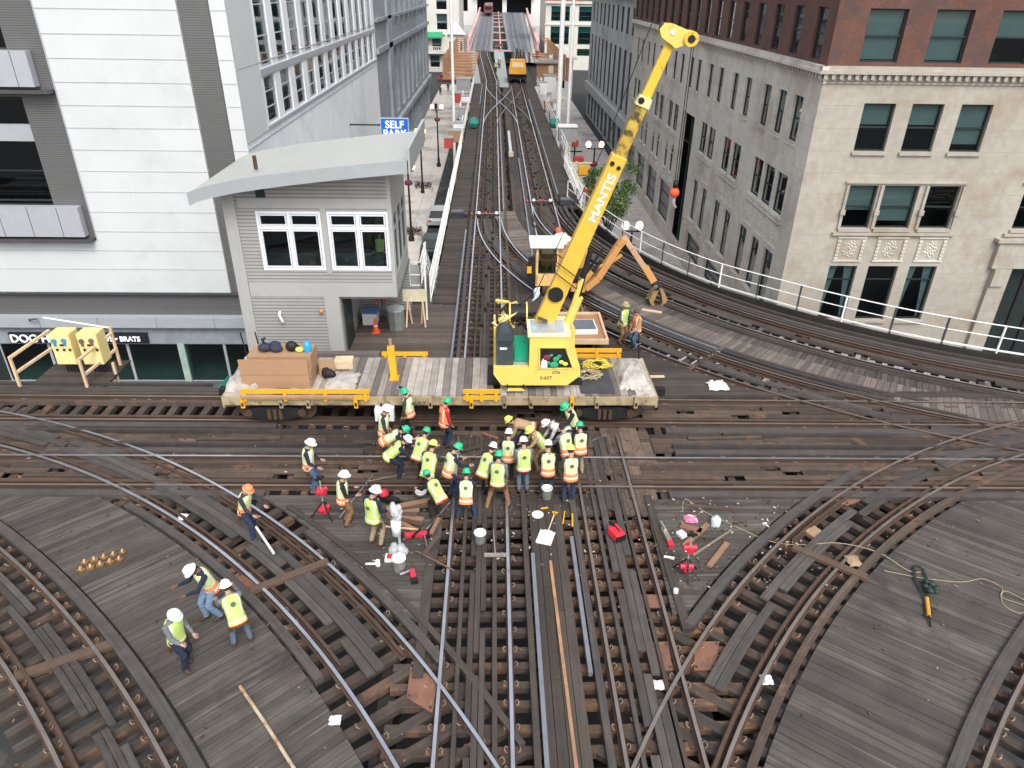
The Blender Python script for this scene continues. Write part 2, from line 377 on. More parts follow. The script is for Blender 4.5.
# south legs: travel +y, right = +x
pS1 = [(-.37, y) for y in range(-8, 20)]; pS2 = [(3.2, y) for y in range(-8, 20)]
track('straight track at the near edge left of the rusty pipe, its rails polished', pS1, .006, .735, tie_off=-.1, tie_L=3.3, tie_w=.17, tie_step=.47, tops=(STEEL, STEEL),
      beams=[STB(-.38, .09, -.04, WDD), STB(.40, .1, -.04, WDD), STB(1.2, .13, -.02, WDD), STB(-1.2, .22, -.05, WDD, 17.5, 25)],
      boards=[(-.2, .2, 3, -.03, WDD)], thirds=[(1.36, 0, 22)], tie_range=(0, 23.6))
track('straight track at the near edge right of the rusty pipe, its rails brown', pS2, .009, .735, tie_off=.15, tie_L=3.7, tie_w=.18, tie_step=.47, tie_m=TIER, tops=(STEELD, STEELD),
      beams=[STB(-1.0, .15, -.03, BEAM), STB(-.4, .09, -.04, BEAM), STB(.38, .08, -.04, WDD), STB(1.15, .2, -.04, WDD, 19, 24)],
      boards=[(-.27, .3, 3, -.03, BEAM)], thirds=[(-1.17, 17.8, 22.5)], tie_range=(0, 23.6))
# north legs
pN1 = [(-.37, y) for y in range(21, 116, 1)]+[(-.7, 124), (-1.2, 138), (-2.0, 158), (-2.3, 172)]
pN2 = [(3.2, y) for y in range(21, 116, 1)]+[(3.5, 124), (4.1, 138), (5.0, 158), (5.3, 172)]
track('long straight track running away up the street on the side of the signal tower', pN1, .006, .735, tie_L=2.7, tops=(STEEL, STEEL),
      beams=[STB(1.1, .16, -.02, WB), STB(-1.0, .16, -.03, BEAM), STB(-.38, .08, -.04, WDD), STB(.42, .08, -.04, WDD)],
      boards=[(-.2, .2, 3, -.03, WDD)], thirds=[(-1.25, 0, 20), (1.0, 24, 60), (-1.3, 70, 90)])
track('long straight track running away up the street behind the orange excavator', pN2, .009, .735, tie_L=2.7, tops=(STEEL, STEEL),
      beams=[STB(1.05, .16, -.02, WDD, 26, 95), STB(-1.0, .16, -.03, BEAM)], boards=[(-.3, .3, 4, -.03, WDD)], thirds=[(-1.15, 12, 40), (1.2, 28, 75)])
# curves
def arcpath(c, r, a0, a1): return [(c[0]+r*cos(radians(a)), c[1]+r*sin(radians(a))) for a in [a0+(a1-a0)*i/90 for i in range(91)]]
# SW: travel from west to south (clockwise): right = inside
track('bright railed curve sweeping past the three men on the planks down to the near edge', arcpath(SWc, 27.37, 88, -1), .012, .77, tops=(STEEL, STEEL),
      beams=[STB(1.1, .2, -.03, BEAM, 14, 23.7), STB(-1.12, .2, -.02, BEAM, 19, 24.6), STB(-1.42, .14, -.04, WDD, 18, 27)],
      boards=[(-.32, .32, 3, -.03, BEAM, 6, 24.2)], inner=[(.6, RUSTD, 2, 23.4), (-.56, RUSTD, 8, 24)], tie_L=2.7, tie_w=.22)
# SE: travel from east to south (counter-clockwise from 90 to 180): right = outside
track('brown railed curve sweeping from the far edge down past the coiled cables on the planks', arcpath(SEc, 25.75, 88, 181), .015, .72, tops=(STEELD, STEELD),
      beams=[STB(-1.15, .16, -.0, WB, 10, 33), STB(1.1, .24, -.02, BEAM, 15.5, 24.2)], boards=[(-.2, .22, 2, -.03, BEAM, 9, 25.4)], inner=[(-.56, RUSTD, 3, 30), (.54, RUSTD, 5, 20)], tie_L=2.7, tie_w=.22)
track('inner curve cutting the bottom corner below the row of brass fittings', arcpath((-34.58, -17.19), 37.5, 75, 8), .006, .71, tops=(STEELD, STEELD),
      beams=[STB(-1.1, .24, 0, BEAM)], boards=[(-.35, .1, 3, -.03, BEAM)], inner=[(.5, RUSTD)], tie_L=2.5, tie_w=.22, tie_step=.5)
track('inner curve cutting the opposite bottom corner beyond the wide planked deck', arcpath((34, -16), 33.78, 95, 165), .006, .72, tops=(STEELD, STEELD),
      beams=[STB(1.12, .26, 0, BEAM)], boards=[(-.2, .2, 3, -.03, BEAM)], tie_L=2.5, tie_w=.22)
# NE inner: from north (180) to east (270): counter-clockwise, right = outside
track('curve leaving the street track beside the tower and bending behind the crane', arcpath(NIc, 26.45, 181, 227), .012, .73, tops=(STEEL, STEEL),
      beams=[STB(-1.0, .14, -.02, WDD, 12, 30), STB(-1.3, .12, -.0, THIRD, 14, 28), STB(-1.55, .16, -.02, WDD, 12, 29)],
      boards=[(-.1, .4, 3, -.03, BEAM)], inner=[(-.55, RUSTD)], tie_L=2.6, tie_w=.24, tie_step=.5)
track('dull railed continuation of the inner curve between the crane deck and the far cross track', arcpath(NIc, 26.45, 227, 268), .012, .73, tops=(STEELD, STEELD),
      beams=[STB(-1.0, .14, -.02, WDD, 0, 9), STB(-1.3, .12, -.0, THIRDD, 0, 7), STB(-1.55, .16, -.02, WDD, 0, 8)],
      boards=[(-.1, .4, 3, -.03, BEAM, 0, 14)], inner=[(-.55, RUSTD)], tie_L=2.6, tie_w=.2, tie_step=.5)
def ss(t): return t*t*(3-2*t)
for i_, (xa, xb, lb) in enumerate(((-.37, 3.2, 'far crossover track slanting from the tower side track to the other'), (3.2, -.37, 'far crossover track slanting the opposite way through the same diamond'))):
    track(lb, [(xa+(xb-xa)*ss(k/40), 76+34*k/40) for k in range(41)], .018+.003*i_, .73, ties=False, tops=(STEEL, STEELD), inner=[(-.5, RUSTD), (.5, RUSTD)])
track('outermost curve bending alongside the white walkway railing', arcpath(NOc, 26.15, 181, 268), .015, .73, tops=(STEELD, STEEL),
      beams=[STB(-1.0, .18, 0, WDD), STB(-1.35, .2, -.03, BEAM), STB(-1.7, .12, .03, WDD), STB(1.0, .2, 0, WDD), STB(1.25, .08, .02, WDD)],
      boards=[(-.25, .35, 2, -.03, WDD)], inner=[(-.5, RUSTD)], tie_L=2.4, tie_w=.24, tie_step=.5)

# decks (structure)
def pol(c, r, a0, a1, n=40): return arcpts(c, r, a0, a1, n)
# SW deck
p = pol(SWc, 26.12, 62, 8, 60); q = pol((-34.58, -17.19), 38.78, 33, 66, 60)
deck('timber_deck', [(-11.6, 16.12)]+[a for a in p if a[1] < 16.1 and a[0] > -11.6]+[a for a in q if -30 < a[0] < -2.2]+[(-24, 19), (-24, 16.3)], radians(41.3), .19, -.09)
# SE deck
p = pol(SEc, 24.42, 98, 170, 60); q = pol((34, -16), 35.02, 148, 102, 60)
deck('timber_deck', [(30, 15.85)]+[(30, 18)][:0]+[a for a in p if a[1] < 15.85][0:]+[a for a in q if a[0] > 2.5 and a[0] < 29], radians(-36.4), .19, -.09)
# triangles
tL = [(-6.95, 16.15)]+[a for a in pol(SWc, 28.62, 56, 30, 40) if a[1] < 16.1 and a[1] > 11.45]+[(-1.55, 11.45), (-1.36, 14.6), (-1.36, 16.15)]
deck('timber_deck', tL, 0, .15, -.08)
tR = [(4.25, 16.0), (4.12, 11.66), (4.45, 11.72)]+[a for a in reversed(pol(SEc, 27.05, 115, 150, 40)) if 11.7 < a[1] < 16]+[(9.3, 16.0)]
deck('timber_deck', tR, 0, .15, -.08)
# behind the flatcar to the inner curve
iN = [a for a in pol(NIc, 27.35, 184, 240, 50)]
deck('timber_deck', [(1.05, 22.0), (1.05, 31.5)]+[a for a in iN if a[1] < 31.5 and a[1] > 22.0]+[(9.7, 22.0)], 0, .2, -.09, m=WDD)
# between the two north east curves
i1 = [a for a in pol(NIc, 24.75, 186, 262, 60)]; o1 = [a for a in pol(NOc, 27.5, 262, 183, 60)]
mid = arcpath(((NIc[0]+NOc[0])/2, (NIc[1]+NOc[1])/2), 26.1, 183, 264)
def band(o, side):
    return o
P_, N_, S_ = resample(mid, .2)
mb = MB()
def hit(p, nrm, c, r):   # distance along nrm from p to circle (c, r)
    dx, dy = p.x-c[0], p.y-c[1]; bq = dx*nrm.x+dy*nrm.y; cq = dx*dx+dy*dy-r*r; D = bq*bq-cq
    if D < 0: return None
    s_ = sqrt(D); a = [-bq-s_, -bq+s_]; return min(a, key=abs)
for i in range(len(P_)-1):
    f0 = hit(P_[i], N_[i], NIc, 24.78); f1 = hit(P_[i], N_[i], NOc, 27.38)
    if f0 is None or f1 is None or f0-f1 < .05: continue
    g0 = hit(P_[i+1], N_[i+1], NIc, 24.78); g1 = hit(P_[i+1], N_[i+1], NOc, 27.38)
    if g0 is None or g1 is None: continue
    z = -.07+random.uniform(-.006, .006); t = (P_[i+1]-P_[i]).normalized()*.008; r = random.random()*40
    Q = [P_[i]+N_[i]*f1+t, P_[i]+N_[i]*f0+t, P_[i+1]+N_[i+1]*g0-t, P_[i+1]+N_[i+1]*g1-t]
    L_ = f0-f1
    b_ = len(mb.v); mb.v += [(a.x, a.y, z) for a in Q]+[(a.x, a.y, z-.07) for a in Q]; k = mb.mi(WD); uv = [(r*3, r), (r*3+L_, r), (r*3+L_, r+.2), (r*3, r+.2)]
    mb.f.append((b_, b_+1, b_+2, b_+3)); mb.m.append(k); mb.uv.append(uv)
    for e in range(4): j = (e+1) % 4; mb.f.append((b_+e, b_+e+4, b_+j+4, b_+j)); mb.m.append(k); mb.uv.append([uv[e], uv[e], uv[j], uv[j]])
tag(mb.build('timber_deck'), kind='structure')
# walkway inside the white railing
pO = arcpath(NOc, 26.15, 183, 268)
def ow(p):
    return 3.15
radial_deck('timber_walkway', pO, 1.95, 3.3, .2, -.05, mat('pale_brown_walkway_wood', (.13, .11, .095), .8, island=.3, grain=.3, var=.3, bump=.4))
radial_deck('timber_walkway', pO, 1.45, 1.93, .2, -.1, WDD)
# left of the street track: lower walkway, and centre walkway between the street tracks
deck('timber_deck', [(-9.4, 22.05), (-1.62, 22.05), (-1.62, 30.0), (-9.4, 30.0)], 0, .2, -.09, m=mat('brown_grey_deck_wood', (.095, .075, .062), .8, island=.25, grain=.28, var=.25, bump=.4, streak=((.22, .19, .16), .3)))
deck('timber_deck', [(-2.75, 30.05), (-1.6, 30.05), (-1.6, 170), (-2.75, 170)], 0, .2, -.08, m=WDD)
deck('timber_deck', [(1.0, 21.9), (1.95, 21.9), (1.95, 128), (1.0, 128)], pi/2, .24, -.06, m=WDD, lmax=4)
deck('timber_deck', [(4.5, 46), (5.8, 46), (5.8, 170), (4.5, 170)], 0, .2, -.1, m=WDD)
deck('timber_deck', [(.75, 36), (2.2, 36), (2.2, 22), (.75, 22)], pi/2, .2, -.075, m=WDD, lmax=4)
# centre boards of the near legs
deck('timber_walkway', [(.98, -8), (1.86, -8), (1.86, 15.6), (.98, 15.6)], pi/2, .22, -.03, m=WDD, lmax=6)
# the six-foot between the two east-west tracks and the work area
deck('timber_deck', [(-34, 18.15), (-3.4, 18.15), (-3.4, 19.45), (-34, 19.9)], 0, .22, -.10, m=WB, lmax=3.5, holes=[(-31, -29, 18, 19), (-8, -7, 18.9, 19.3)])
deck('timber_deck', [(5.0, 18.15), (40, 18.0), (40, 19.1), (5.0, 19.35)], 0, .24, -.09, m=WB, lmax=3.5, holes=[(7, 8.3, 18.9, 19.4)])
deck('timber_deck', [(-3.4, 18.0), (5.0, 17.9), (5.0, 19.7), (-3.4, 19.7)], 0, .26, -.11, m=WB, lmax=2.2)
deck('timber_deck', [(-3.1, 15.2), (3.2, 15.2), (3.2, 16.3), (-3.1, 16.35)], 0, .24, -.10, m=WDD, lmax=2.4, holes=[(-2.4, -1.9, 15.6, 16.3), (1.0, 1.4, 15, 15.5)])
deck('timber_deck', [(-3.0, 16.45), (3.2, 16.45), (3.2, 17.75), (-3.0, 17.8)], 0, .26, -.10, m=WB, lmax=2.4, holes=[(-2.25, -1.7, 16.2, 16.95), (-.9, -.3, 17.3, 17.8)])
deck('timber_deck', [(3.22, 15.2), (4.95, 15.2), (4.95, 19.6), (3.22, 19.6)], pi/2, .3, -.085, m=mat('pale_brown_timber', (.125, .09, .068), .85, island=.3, grain=.3, var=.35, bump=.5, stain=(.05, .04, .035), stain_at=.55, stain_scale=1.2), lmax=1.8, holes=[(4.6, 4.95, 16, 17), (4.55, 4.95, 18.6, 19.2)])
for x0, x1 in ((-34, -9.2), (9.5, 40)):
    deck('timber_deck', [(x0, fB(x0)-1.1), (x1, fB(x1)-1.1), (x1, fB(x1)-.85), (x0, fB(x0)-.85)], 0, .12, -.06, m=WDD, lmax=4)
deck('timber_deck', [(-34, 21.95), (-9.4, 21.65), (-9.4, 22.05), (-34, 22.35)], 0, .2, -.04, m=WDD, lmax=5)
deck('timber_deck', [(9.8, 21.6), (21, 21.55), (21, 21.95), (9.4, 21.95)], 0, .2, -.05, m=WDD, lmax=5)

# ------------------------------------------------------------------ street below
ASP = mat('asphalt', (.040, .040, .042), .9, var=.3, scale=.8, stain=(.09, .085, .08), stain_at=.55)
CONC = mat('sidewalk_concrete', (.56, .52, .48), .85, var=.15, scale=.5, lines=[(1, 1.6, .03, (.22, .2, .19)), (0, 1.6, .03, (.22, .2, .19))], stain=(.33, .31, .29), stain_at=.5, stain_scale=.2)
m_ = MB(); m_.face([(-900, -500, -6.95), (900, -500, -6.95), (900, 1500, -6.95), (-900, 1500, -6.95)], ASP); tag(m_.build('ground'), kind='structure')
CONC_SHADE = mat('shade_toned_sidewalk', (.10, .098, .095), .9, var=.3)  # sidewalk colour darkened to stand for the shade beneath the decks
def slab(x0, x1, y0, y1, nm='sidewalk', mm=None):
    q = MB(); q.bb(x0, x1, y0, y1, -7.2, -6.8, mm or CONC); tag(q.build(nm), kind='structure')
slab(-11.5, -6.0, 36.4, 170); slab(-60, -11.5, 30.6, 34.8, mm=CONC_SHADE); slab(8.6, 15, 37, 168); slab(15, 60, 31, 34.8, mm=CONC_SHADE)
slab(-11.5, -6.0, 30.6, 36.4, mm=CONC_SHADE); slab(9.2, 15, 31, 37, mm=CONC_SHADE)
pl = MB()
for y in range(60, 170, 9): pl.bb(-4.1, -3.95, y, y+3, -6.949, -6.945, mat('road_paint', (.7, .7, .66), .8)); pl.bb(7.0, 7.15, y, y+3, -6.949, -6.945, MAT['road_paint'])
for k in range(9): pl.bb(-5.6+k*1.6, -4.9+k*1.6, 171, 175, -6.949, -6.945, MAT['road_paint'])
tag(pl.build('road_marking'), kind='structure')
# steel frame carrying the tracks
STL = mat('dark_structural_steel', (.045, .04, .036), .7, .3, var=.3, stain=(.12, .06, .035), stain_at=.6)
def girder(x0, y0, x1, y1, zt=-.46, h=.9, w=.35):
    q = MB(); a = Vector((x0, y0, 0)); b = Vector((x1, y1, 0)); q.bar((x0, y0, zt-.03), (x1, y1, zt-.03), w, .06, STL); q.bar((x0, y0, zt-h/2), (x1, y1, zt-h/2), .06, h-.12, STL); q.bar((x0, y0, zt-h+.03), (x1, y1, zt-h+.03), w, .06, STL)
    return q.build('steel_girder')
gi = 0
def G(lbl, *a): tag(girder(*a), lbl, 'girder', 'steel girders under the tracks')
for x in (-2.2, 1.3, 5.0):
    for a, b in ((-8, 15.4), (22.8, 60), (60.2, 115), (115.2, 171)):
        G('dark riveted steel girder lying lengthwise beneath the street tracks', x, a, x, b, -.46, 1.0)
for y in (15.9, 19.0, 22.3): G('dark riveted steel girder lying crosswise beneath the junction deck', -40, y, 40, y-.1, -.46 , 1.1)
for y in list(range(-6, 15, 5))+list(range(28, 170, 14)): G('dark riveted cross girder spanning the legs of the street structure', -3.0, y, 6.2, y, -1.48, .7)
colm = MB(); colm.bar((0, 0, -6.95), (0, 0, -2.2), .36, .05, STL); colm.bar((.15, 0, -6.95), (.15, 0, -2.2), .05, .4, STL); colm.bar((-.15, 0, -6.95), (-.15, 0, -2.2), .05, .4, STL); cme = colm.mesh('steel_column')
for y in list(range(28, 170, 14))+[-6, 4]:
    for x in (-2.9, 6.0): tag(inst('steel_column', cme, None, (x, y, 0)), 'dark steel column standing in the street under the elevated tracks', 'column', 'steel columns under the tracks')

# ================================================================== buildings
LIME = mat('pale_limestone', (.38, .35, .30), .85, var=.2, scale=2.5, stain=(.32, .265, .20), stain_at=.50, stain_scale=.3, bump=.15, lines=[(2, 1.02, .018, (.30, .265, .22)), (0, 1.83, .014, (.33, .29, .24))])
LIMEG = mat('grey_limestone', (.60, .56, .50), .85, var=.18, scale=2, stain=(.46, .41, .35), stain_at=.5, stain_scale=.3, bump=.15, lines=[(2, 1.02, .018, (.38, .35, .32)), (1, 1.83, .014, (.42, .39, .35))])
BRICK = mat('red_brown_brick', (.135, .060, .042), .9, var=.45, scale=9, stain=(.085, .05, .048), stain_at=.48, stain_scale=1.1, lines=[(2, .085, .02, (.11, .07, .06))])
WHP = mat('white_wall_panel', (.58, .60, .60), .45, var=.08, scale=.5, stain=(.51, .53, .525), stain_at=.52, stain_scale=.12)
GRP = mat('grey_louvre', (.155, .155, .155), .6, .3, var=.1, lines=[(2, .10, .03, (.09, .09, .09))])
GRM = mat('grey_metal_panel', (.42, .44, .47), .5, .2, var=.08)
CONCW = mat('smooth_grey_concrete_wall', (.78, .80, .82), .8, var=.08, scale=1, stain=(.68, .70, .73), stain_at=.5, stain_scale=.15)
DKF = mat('dark_window_frame', (.018, .028, .028), .5)
WHF = mat('white_window_frame', (.72, .74, .78), .45, var=.05)
BLUES = mat('grey_blue_stone', (.27, .30, .325), .8, var=.2, scale=.6, stain=(.20, .225, .25), stain_at=.52, stain_scale=.2)
STONEG = mat('light_grey_stone', (.48, .48, .48), .8, var=.14, scale=.8, stain=(.32, .32, .33), stain_at=.52, stain_scale=.2)
BLACKI = mat('dark_interior', (.012, .014, .015), .9)
BLIND = mat('pale_green_blind', (.19, .235, .225), .8, var=.1)
CURT = mat('patterned_curtain', (.22, .27, .28), .8, var=.5, scale=14)
GLS = glassmat('window_glass', (.55, .66, .66), .05); GLSD = glassmat('dark_window_glass', (.35, .42, .45), .07)
GLSK = glassmat('black_window_glass', (.2, .24, .26), .01); GLSR = glassmat('reflective_window_glass', (.35, .42, .45), .22); GLST = glassmat('teal_storefront_glass', (.30, .52, .52), .04)
TEALP = mat('teal_window_panel', (.05, .23, .20), .3, var=.3, scale=.6)

class Wall:
    """a vertical facade: origin o, unit direction u along the wall, outward normal n"""
    def __init__(s, o, u, n): s.o = Vector((o[0], o[1])); s.u = Vector(u); s.n = Vector(n)
    def P(s, u, z, d=0): q = s.o+s.u*u+s.n*d; return (q.x, q.y, z)
    def sheet(s, mb, u0, u1, z0, z1, holes, m, depth=.3, rm=None, d=0):
        us = sorted({u0, u1}|{h[0] for h in holes}|{h[1] for h in holes}); zs = sorted({z0, z1}|{h[2] for h in holes}|{h[3] for h in holes})
        us = [x for x in us if u0 <= x <= u1]; zs = [x for x in zs if z0 <= x <= z1]
        flip = s.u.x*s.n.y-s.u.y*s.n.x > 0
        def F(a): mb.face(a[::-1] if flip else a, m)
        for zi in range(len(zs)-1):
            c = None
            for ui in range(len(us)-1):
                mu, mz = (us[ui]+us[ui+1])/2, (zs[zi]+zs[zi+1])/2
                hol = any(h[0] < mu < h[1] and h[2] < mz < h[3] for h in holes)
                if hol:
                    if c is not None: F([s.P(c, zs[zi], d), s.P(us[ui], zs[zi], d), s.P(us[ui], zs[zi+1], d), s.P(c, zs[zi+1], d)]); c = None
                elif c is None: c = us[ui]
            if c is not None: F([s.P(c, zs[zi], d), s.P(us[-1], zs[zi], d), s.P(us[-1], zs[zi+1], d), s.P(c, zs[zi+1], d)])
        for h in holes:
            a, b, c, e = h[:4]; rr = rm or m
            for q in ([s.P(a, c, d), s.P(a, c, d-depth), s.P(a, e, d-depth), s.P(a, e, d)], [s.P(b, c, d-depth), s.P(b, c, d), s.P(b, e, d), s.P(b, e, d-depth)],
                      [s.P(a, c, d-depth), s.P(a, c, d), s.P(b, c, d), s.P(b, c, d-depth)], [s.P(a, e, d), s.P(a, e, d-depth), s.P(b, e, d-depth), s.P(b, e, d)]): mb.face(q if not flip else q[::-1], rr)
    def box(s, mb, u0, u1, z0, z1, d0, d1, m):
        c = s.P((u0+u1)/2, (z0+z1)/2, (d0+d1)/2); mb.box(c, (u1-u0, abs(d1-d0), z1-z0), m, (Vector((s.u.x, s.u.y, 0)), Vector((s.n.x, s.n.y, 0)), Vector((0, 0, 1))))
    def rz(s): return atan2(s.u.y, s.u.x)
WC = {}
def window(wall, par, u0, u1, z0, z1, rec=.22, fm=None, fw=.07, style='sash', gl=None, blind=None, name='window', frame_d=.07):
    """local x along wall, -y outward when the wall normal is u rotated -90; frame > pane (+ blind)"""
    fm = fm or DKF; gl = gl or GLS; w_, h_ = round(u1-u0, 2), round(z1-z0, 2)
    sgn = -1 if (wall.u.x*wall.n.y-wall.u.y*wall.n.x) < 0 else 1      # outward is sgn * y
    key = (w_, h_, style, fm.name, gl.name, blind, sgn, fw)
    if key not in WC:
        f = MB(); y0, y1 = sorted((0, frame_d*sgn)); W = w_/2
        f.bb(-W, -W+fw, y0, y1, 0, h_, fm); f.bb(W-fw, W, y0, y1, 0, h_, fm); f.bb(-W+fw, W-fw, y0, y1, h_-fw, h_, fm); f.bb(-W+fw, W-fw, y0, y1, 0, fw, fm)
        if style == 'sash': f.bb(-W+fw, W-fw, y0, y1, h_*.5-.035, h_*.5+.035, fm)
        if style == 'cross': f.bb(-W+fw, W-fw, y0, y1, h_*.74-.03, h_*.74+.03, fm)
        if style == 'tower':
            f.bb(-.06, .06, y0, y1, fw, h_-fw, fm); f.bb(-W+fw, -.06, y0, y1, h_*.70, h_*.70+.12, fm); f.bb(.06, W-fw, y0, y1, h_*.70, h_*.70+.12, fm)
            for cx in (-1, 1):
                for za, zb in ((fw, h_*.70), (h_*.70+.12, h_-fw)):
                    xa, xb = sorted((cx*.06, cx*(W-fw))); yy = (.02*sgn, .09*sgn); ya, yb = min(yy), max(yy)
                    f.bb(xa+.02, xa+.06, ya, yb, za+.02, zb-.02, fm); f.bb(xb-.06, xb-.02, ya, yb, za+.02, zb-.02, fm); f.bb(xa+.06, xb-.06, ya, yb, za+.02, za+.06, fm); f.bb(xa+.06, xb-.06, ya, yb, zb-.06, zb-.02, fm)
        if style == 'grid':
            for k in (1, 2): f.bb(-W+fw, W-fw, y0, y1, h_*k/3-.03, h_*k/3+.03, fm)
        g = MB(); yy = .03*sgn; g.face([(-W+.03, yy, .03), (W-.03, yy, .03), (W-.03, yy, h_-.03), (-W+.03, yy, h_-.03)], gl)
        b = None
        if blind is not None:
            b = MB(); zb = h_*(1-blind[0]); yb = -.06*sgn; bm_ = MAT[blind[1]]
            if blind[1] == 'patterned_curtain':
                for sx in (-1, 1):
                    pts = [(sx*(W-.08), yb, h_-.1), (sx*W*.25, yb, h_-.1), (sx*W*.55, yb, h_*.45), (sx*(W-.2), yb, .1), (sx*(W-.08), yb, .1)]; b.face(pts, bm_)
            else: b.face([(-W+.05, yb, zb), (W-.05, yb, zb), (W-.05, yb, h_-.05), (-W+.05, yb, h_-.05)], bm_)
            b = b.mesh('blind')
        WC[key] = (f.mesh(name), g.mesh('pane'), b)
    f, g, b = WC[key]
    loc = wall.P((u0+u1)/2, z0, -rec)
    px, py, pz = par.location if par else (0, 0, 0)
    o = inst(name, f, par, (loc[0]-px, loc[1]-py, loc[2]-pz), wall.rz()); inst('pane', g, o)
    if b: inst('blind', b, o)
    return o
def backing(wall, mb, u0, u1, z0, z1, d=-.9, m=None): 
    q = [wall.P(u0, z0, d), wall.P(u1, z0, d), wall.P(u1, z1, d), wall.P(u0, z1, d)]; mb.face(q, m or BLACKI)

# ------------------------------------------------ stone and brick corner building (right)
B = empty('office_building', (15, 34.8, -6.9), 0, 'pale stone corner building with red brick upper storeys beside the curved white railing', 'building')
def pb(mb, name, par, **k):   # build a world-space MB as a child of an empty
    o = mb.build(name, par, **k); o.location = (-par.location[0], -par.location[1], -par.location[2]); return o
FR = Wall((0, 34.8), (1, 0), (0, -1)); SD = Wall((15, 0), (0, 1), (-1, 0))
T0 = 22
fr_h = []; fr_w = []
for b0 in (17.3, 26.1, 41.9):
    for k, x in enumerate((0, 2.28, 4.6)):
        fr_h.append((b0-.15+x, b0+1.35+x, 5.8, 7.95, 'r2', k))
        x3 = (0.08, 1.85, 4.08)[k]; w3 = (1.46, 1.74, 1.56)[k]
        if b0 != 26.1 or True: fr_h.append((b0+x3, b0+x3+w3, 2.06, 4.19, 'r3', k))
        if b0 != 26.1: fr_h.append((b0+(.05, 2.1, 4.25)[k], b0+(1.5, 3.65, 5.7)[k], -2.95, .07, 'r4', k))
fr_h += [(33.5, 34.9, 5.8, 7.95, 'r2', 0), (36, 37.4, 5.8, 7.95, 'r2', 1), (38.5, 39.9, 5.8, 7.95, 'r2', 2)]
door = (26.85, 31.2, -5.6, .05)
s_h = []
def sh(a, b, c, e, r, k=0): s_h.append((a, b, c, e, r, k))
for a, b in ((36.6, 37.75), (38.85, 40.0), (41.15, 42.3)): sh(a, b, 5.82, 7.95, 'r2')
for a, b in ((36.6, 38.1), (38.45, 40.0), (40.35, 41.95)): sh(a, b, 2.08, 4.15, 'r3')
for a, b in ((36.6, 37.9), (38.85, 40.15), (41.1, 42.5)): sh(a, b, -2.9, .05, 'r4')
bays = [44.45, 50.2, 61.2, 67.0, 72.8, 78.6]
for b0 in bays:
    for x in (0, 2.55): sh(b0+x, b0+x+1.15, 5.82, 7.95, 'r2')
    for x in (0, 2.1): sh(b0+x, b0+x+1.65, 2.08, 4.15, 'r3')
    if b0 < 60: 
        for x in (0, 2.45): sh(b0+x, b0+x+1.3, -2.9, .05, 'r4')
    else:
        for x in (.1, 2.3): sh(b0+x, b0+x+1.1, -1.2, 1.0, 'r4')
        sh(b0-.4, b0+4.2, -5.6, -2.4, 'shop')
for x in (56.0, 58.2): sh(x, x+1.15, 5.82, 7.95, 'r2')
s_h.append((44.3, 48.6, -5.7, -4.0, 'shop', 0)); s_h.append((50.0, 54.2, -5.7, -3.9, 'shop', 0)); 
s_door = (55.9, 59.7, -5.9, 4.05)
bw = []
x = 16.45
while x < 46: bw.append((x, x+1.72)); x += 2.95
sw = []; y = 35.75
while y < 84: sw.append((y, y+1.25)); y += 2.82
fb = [(a, b, z, z+2.15) for a, b in bw for z in (9.68, 13.4)]; sb = [(a, b, z, z+2.15) for a, b in sw for z in (9.68, 13.4)]
mb = MB()
FR.sheet(mb, 15, 46, -6.9, 8.8, fr_h+[door], LIME, .34)
q = MB(); FR.sheet(q, 15.02, 46, 9.5, T0, fb, BRICK, .3, d=-.02)
pb(mb, 'stone_wall', B)
q2 = MB(); SD.sheet(q2, 34.8, 85, -6.9, 8.8, s_h+[s_door], LIMEG, .34); SD.sheet(q, 34.82, 85, 9.5, T0, sb, BRICK, .3, d=-.02)
# rounded-off corner chamfer strip, rear and roof
q2.face([(15, 85, -6.9), (46, 85, -6.9), (46, 85, T0), (15, 85, T0)], LIMEG); pb(q2, 'side_wall', B); pb(q, 'brick_wall', B)
q = MB()
for wl, a, b in ((FR, 14.88, 46), (SD, 34.68, 85)):
    for z0, z1, d in ((8.78, 8.92, .06), (8.92, 9.2, .12), (9.2, 9.34, .34), (9.34, 9.52, .26)): wl.box(q, a-d*.6, b, z0, z1, -.05, d, LIME if wl is FR else LIMEG)
    k = a
    while k < b: wl.box(q, k, k+.16, 8.98, 9.2, .12, .28, LIME); k += .36
    wl.box(q, a+.12, b, 5.05, 5.13, -.02, .05, LIME if wl is FR else LIMEG) if False else None
pb(q, 'cornice', B)
q = MB(); q.bb(15.5, 45.5, 35.3, 84.5, T0-.5, T0, CONCW); q.bb(15.05, 46, 34.85, 35.3, T0, T0+.5, LIME); q.bb(15.05, 15.5, 35.3, 85, T0, T0+.5, LIME); pb(q, 'roof', B)
q = MB(); backing(FR, q, 15.5, 46, -6.9, T0, -1.5); 
q.face([(16.5, 35.5, -6.9), (16.5, 85, -6.9), (16.5, 85, T0), (16.5, 35.5, T0)], BLACKI); pb(q, 'interior_wall', B)
nwin = 0
for a, b, c, e, r, k in fr_h:
    if a < 36: window(FR, B, a, b, c, e, .24, style='cross' if r == 'r4' else 'sash', blind=(random.choice((.2, .45, .45, .6, .85)), 'pale_green_blind') if r != 'r4' and random.random() < .85 else ((1, 'patterned_curtain') if r == 'r4' and k != 1 else None)); nwin += 1
for a, b, z, z1 in fb:
    if a < 34 and z < 10: window(FR, B, a, b, z, z1, .24, blind=(random.choice((.5, .75, .95)), 'pale_green_blind')); nwin += 1
for a, b, c, e, r, k in s_h:
    if r != 'shop': window(SD, B, a, b, c, e, .2, style='cross' if r == 'r4' else 'sash', blind=(random.choice((.3, .5)), 'pale_green_blind') if random.random() < .5 else None); nwin += 1
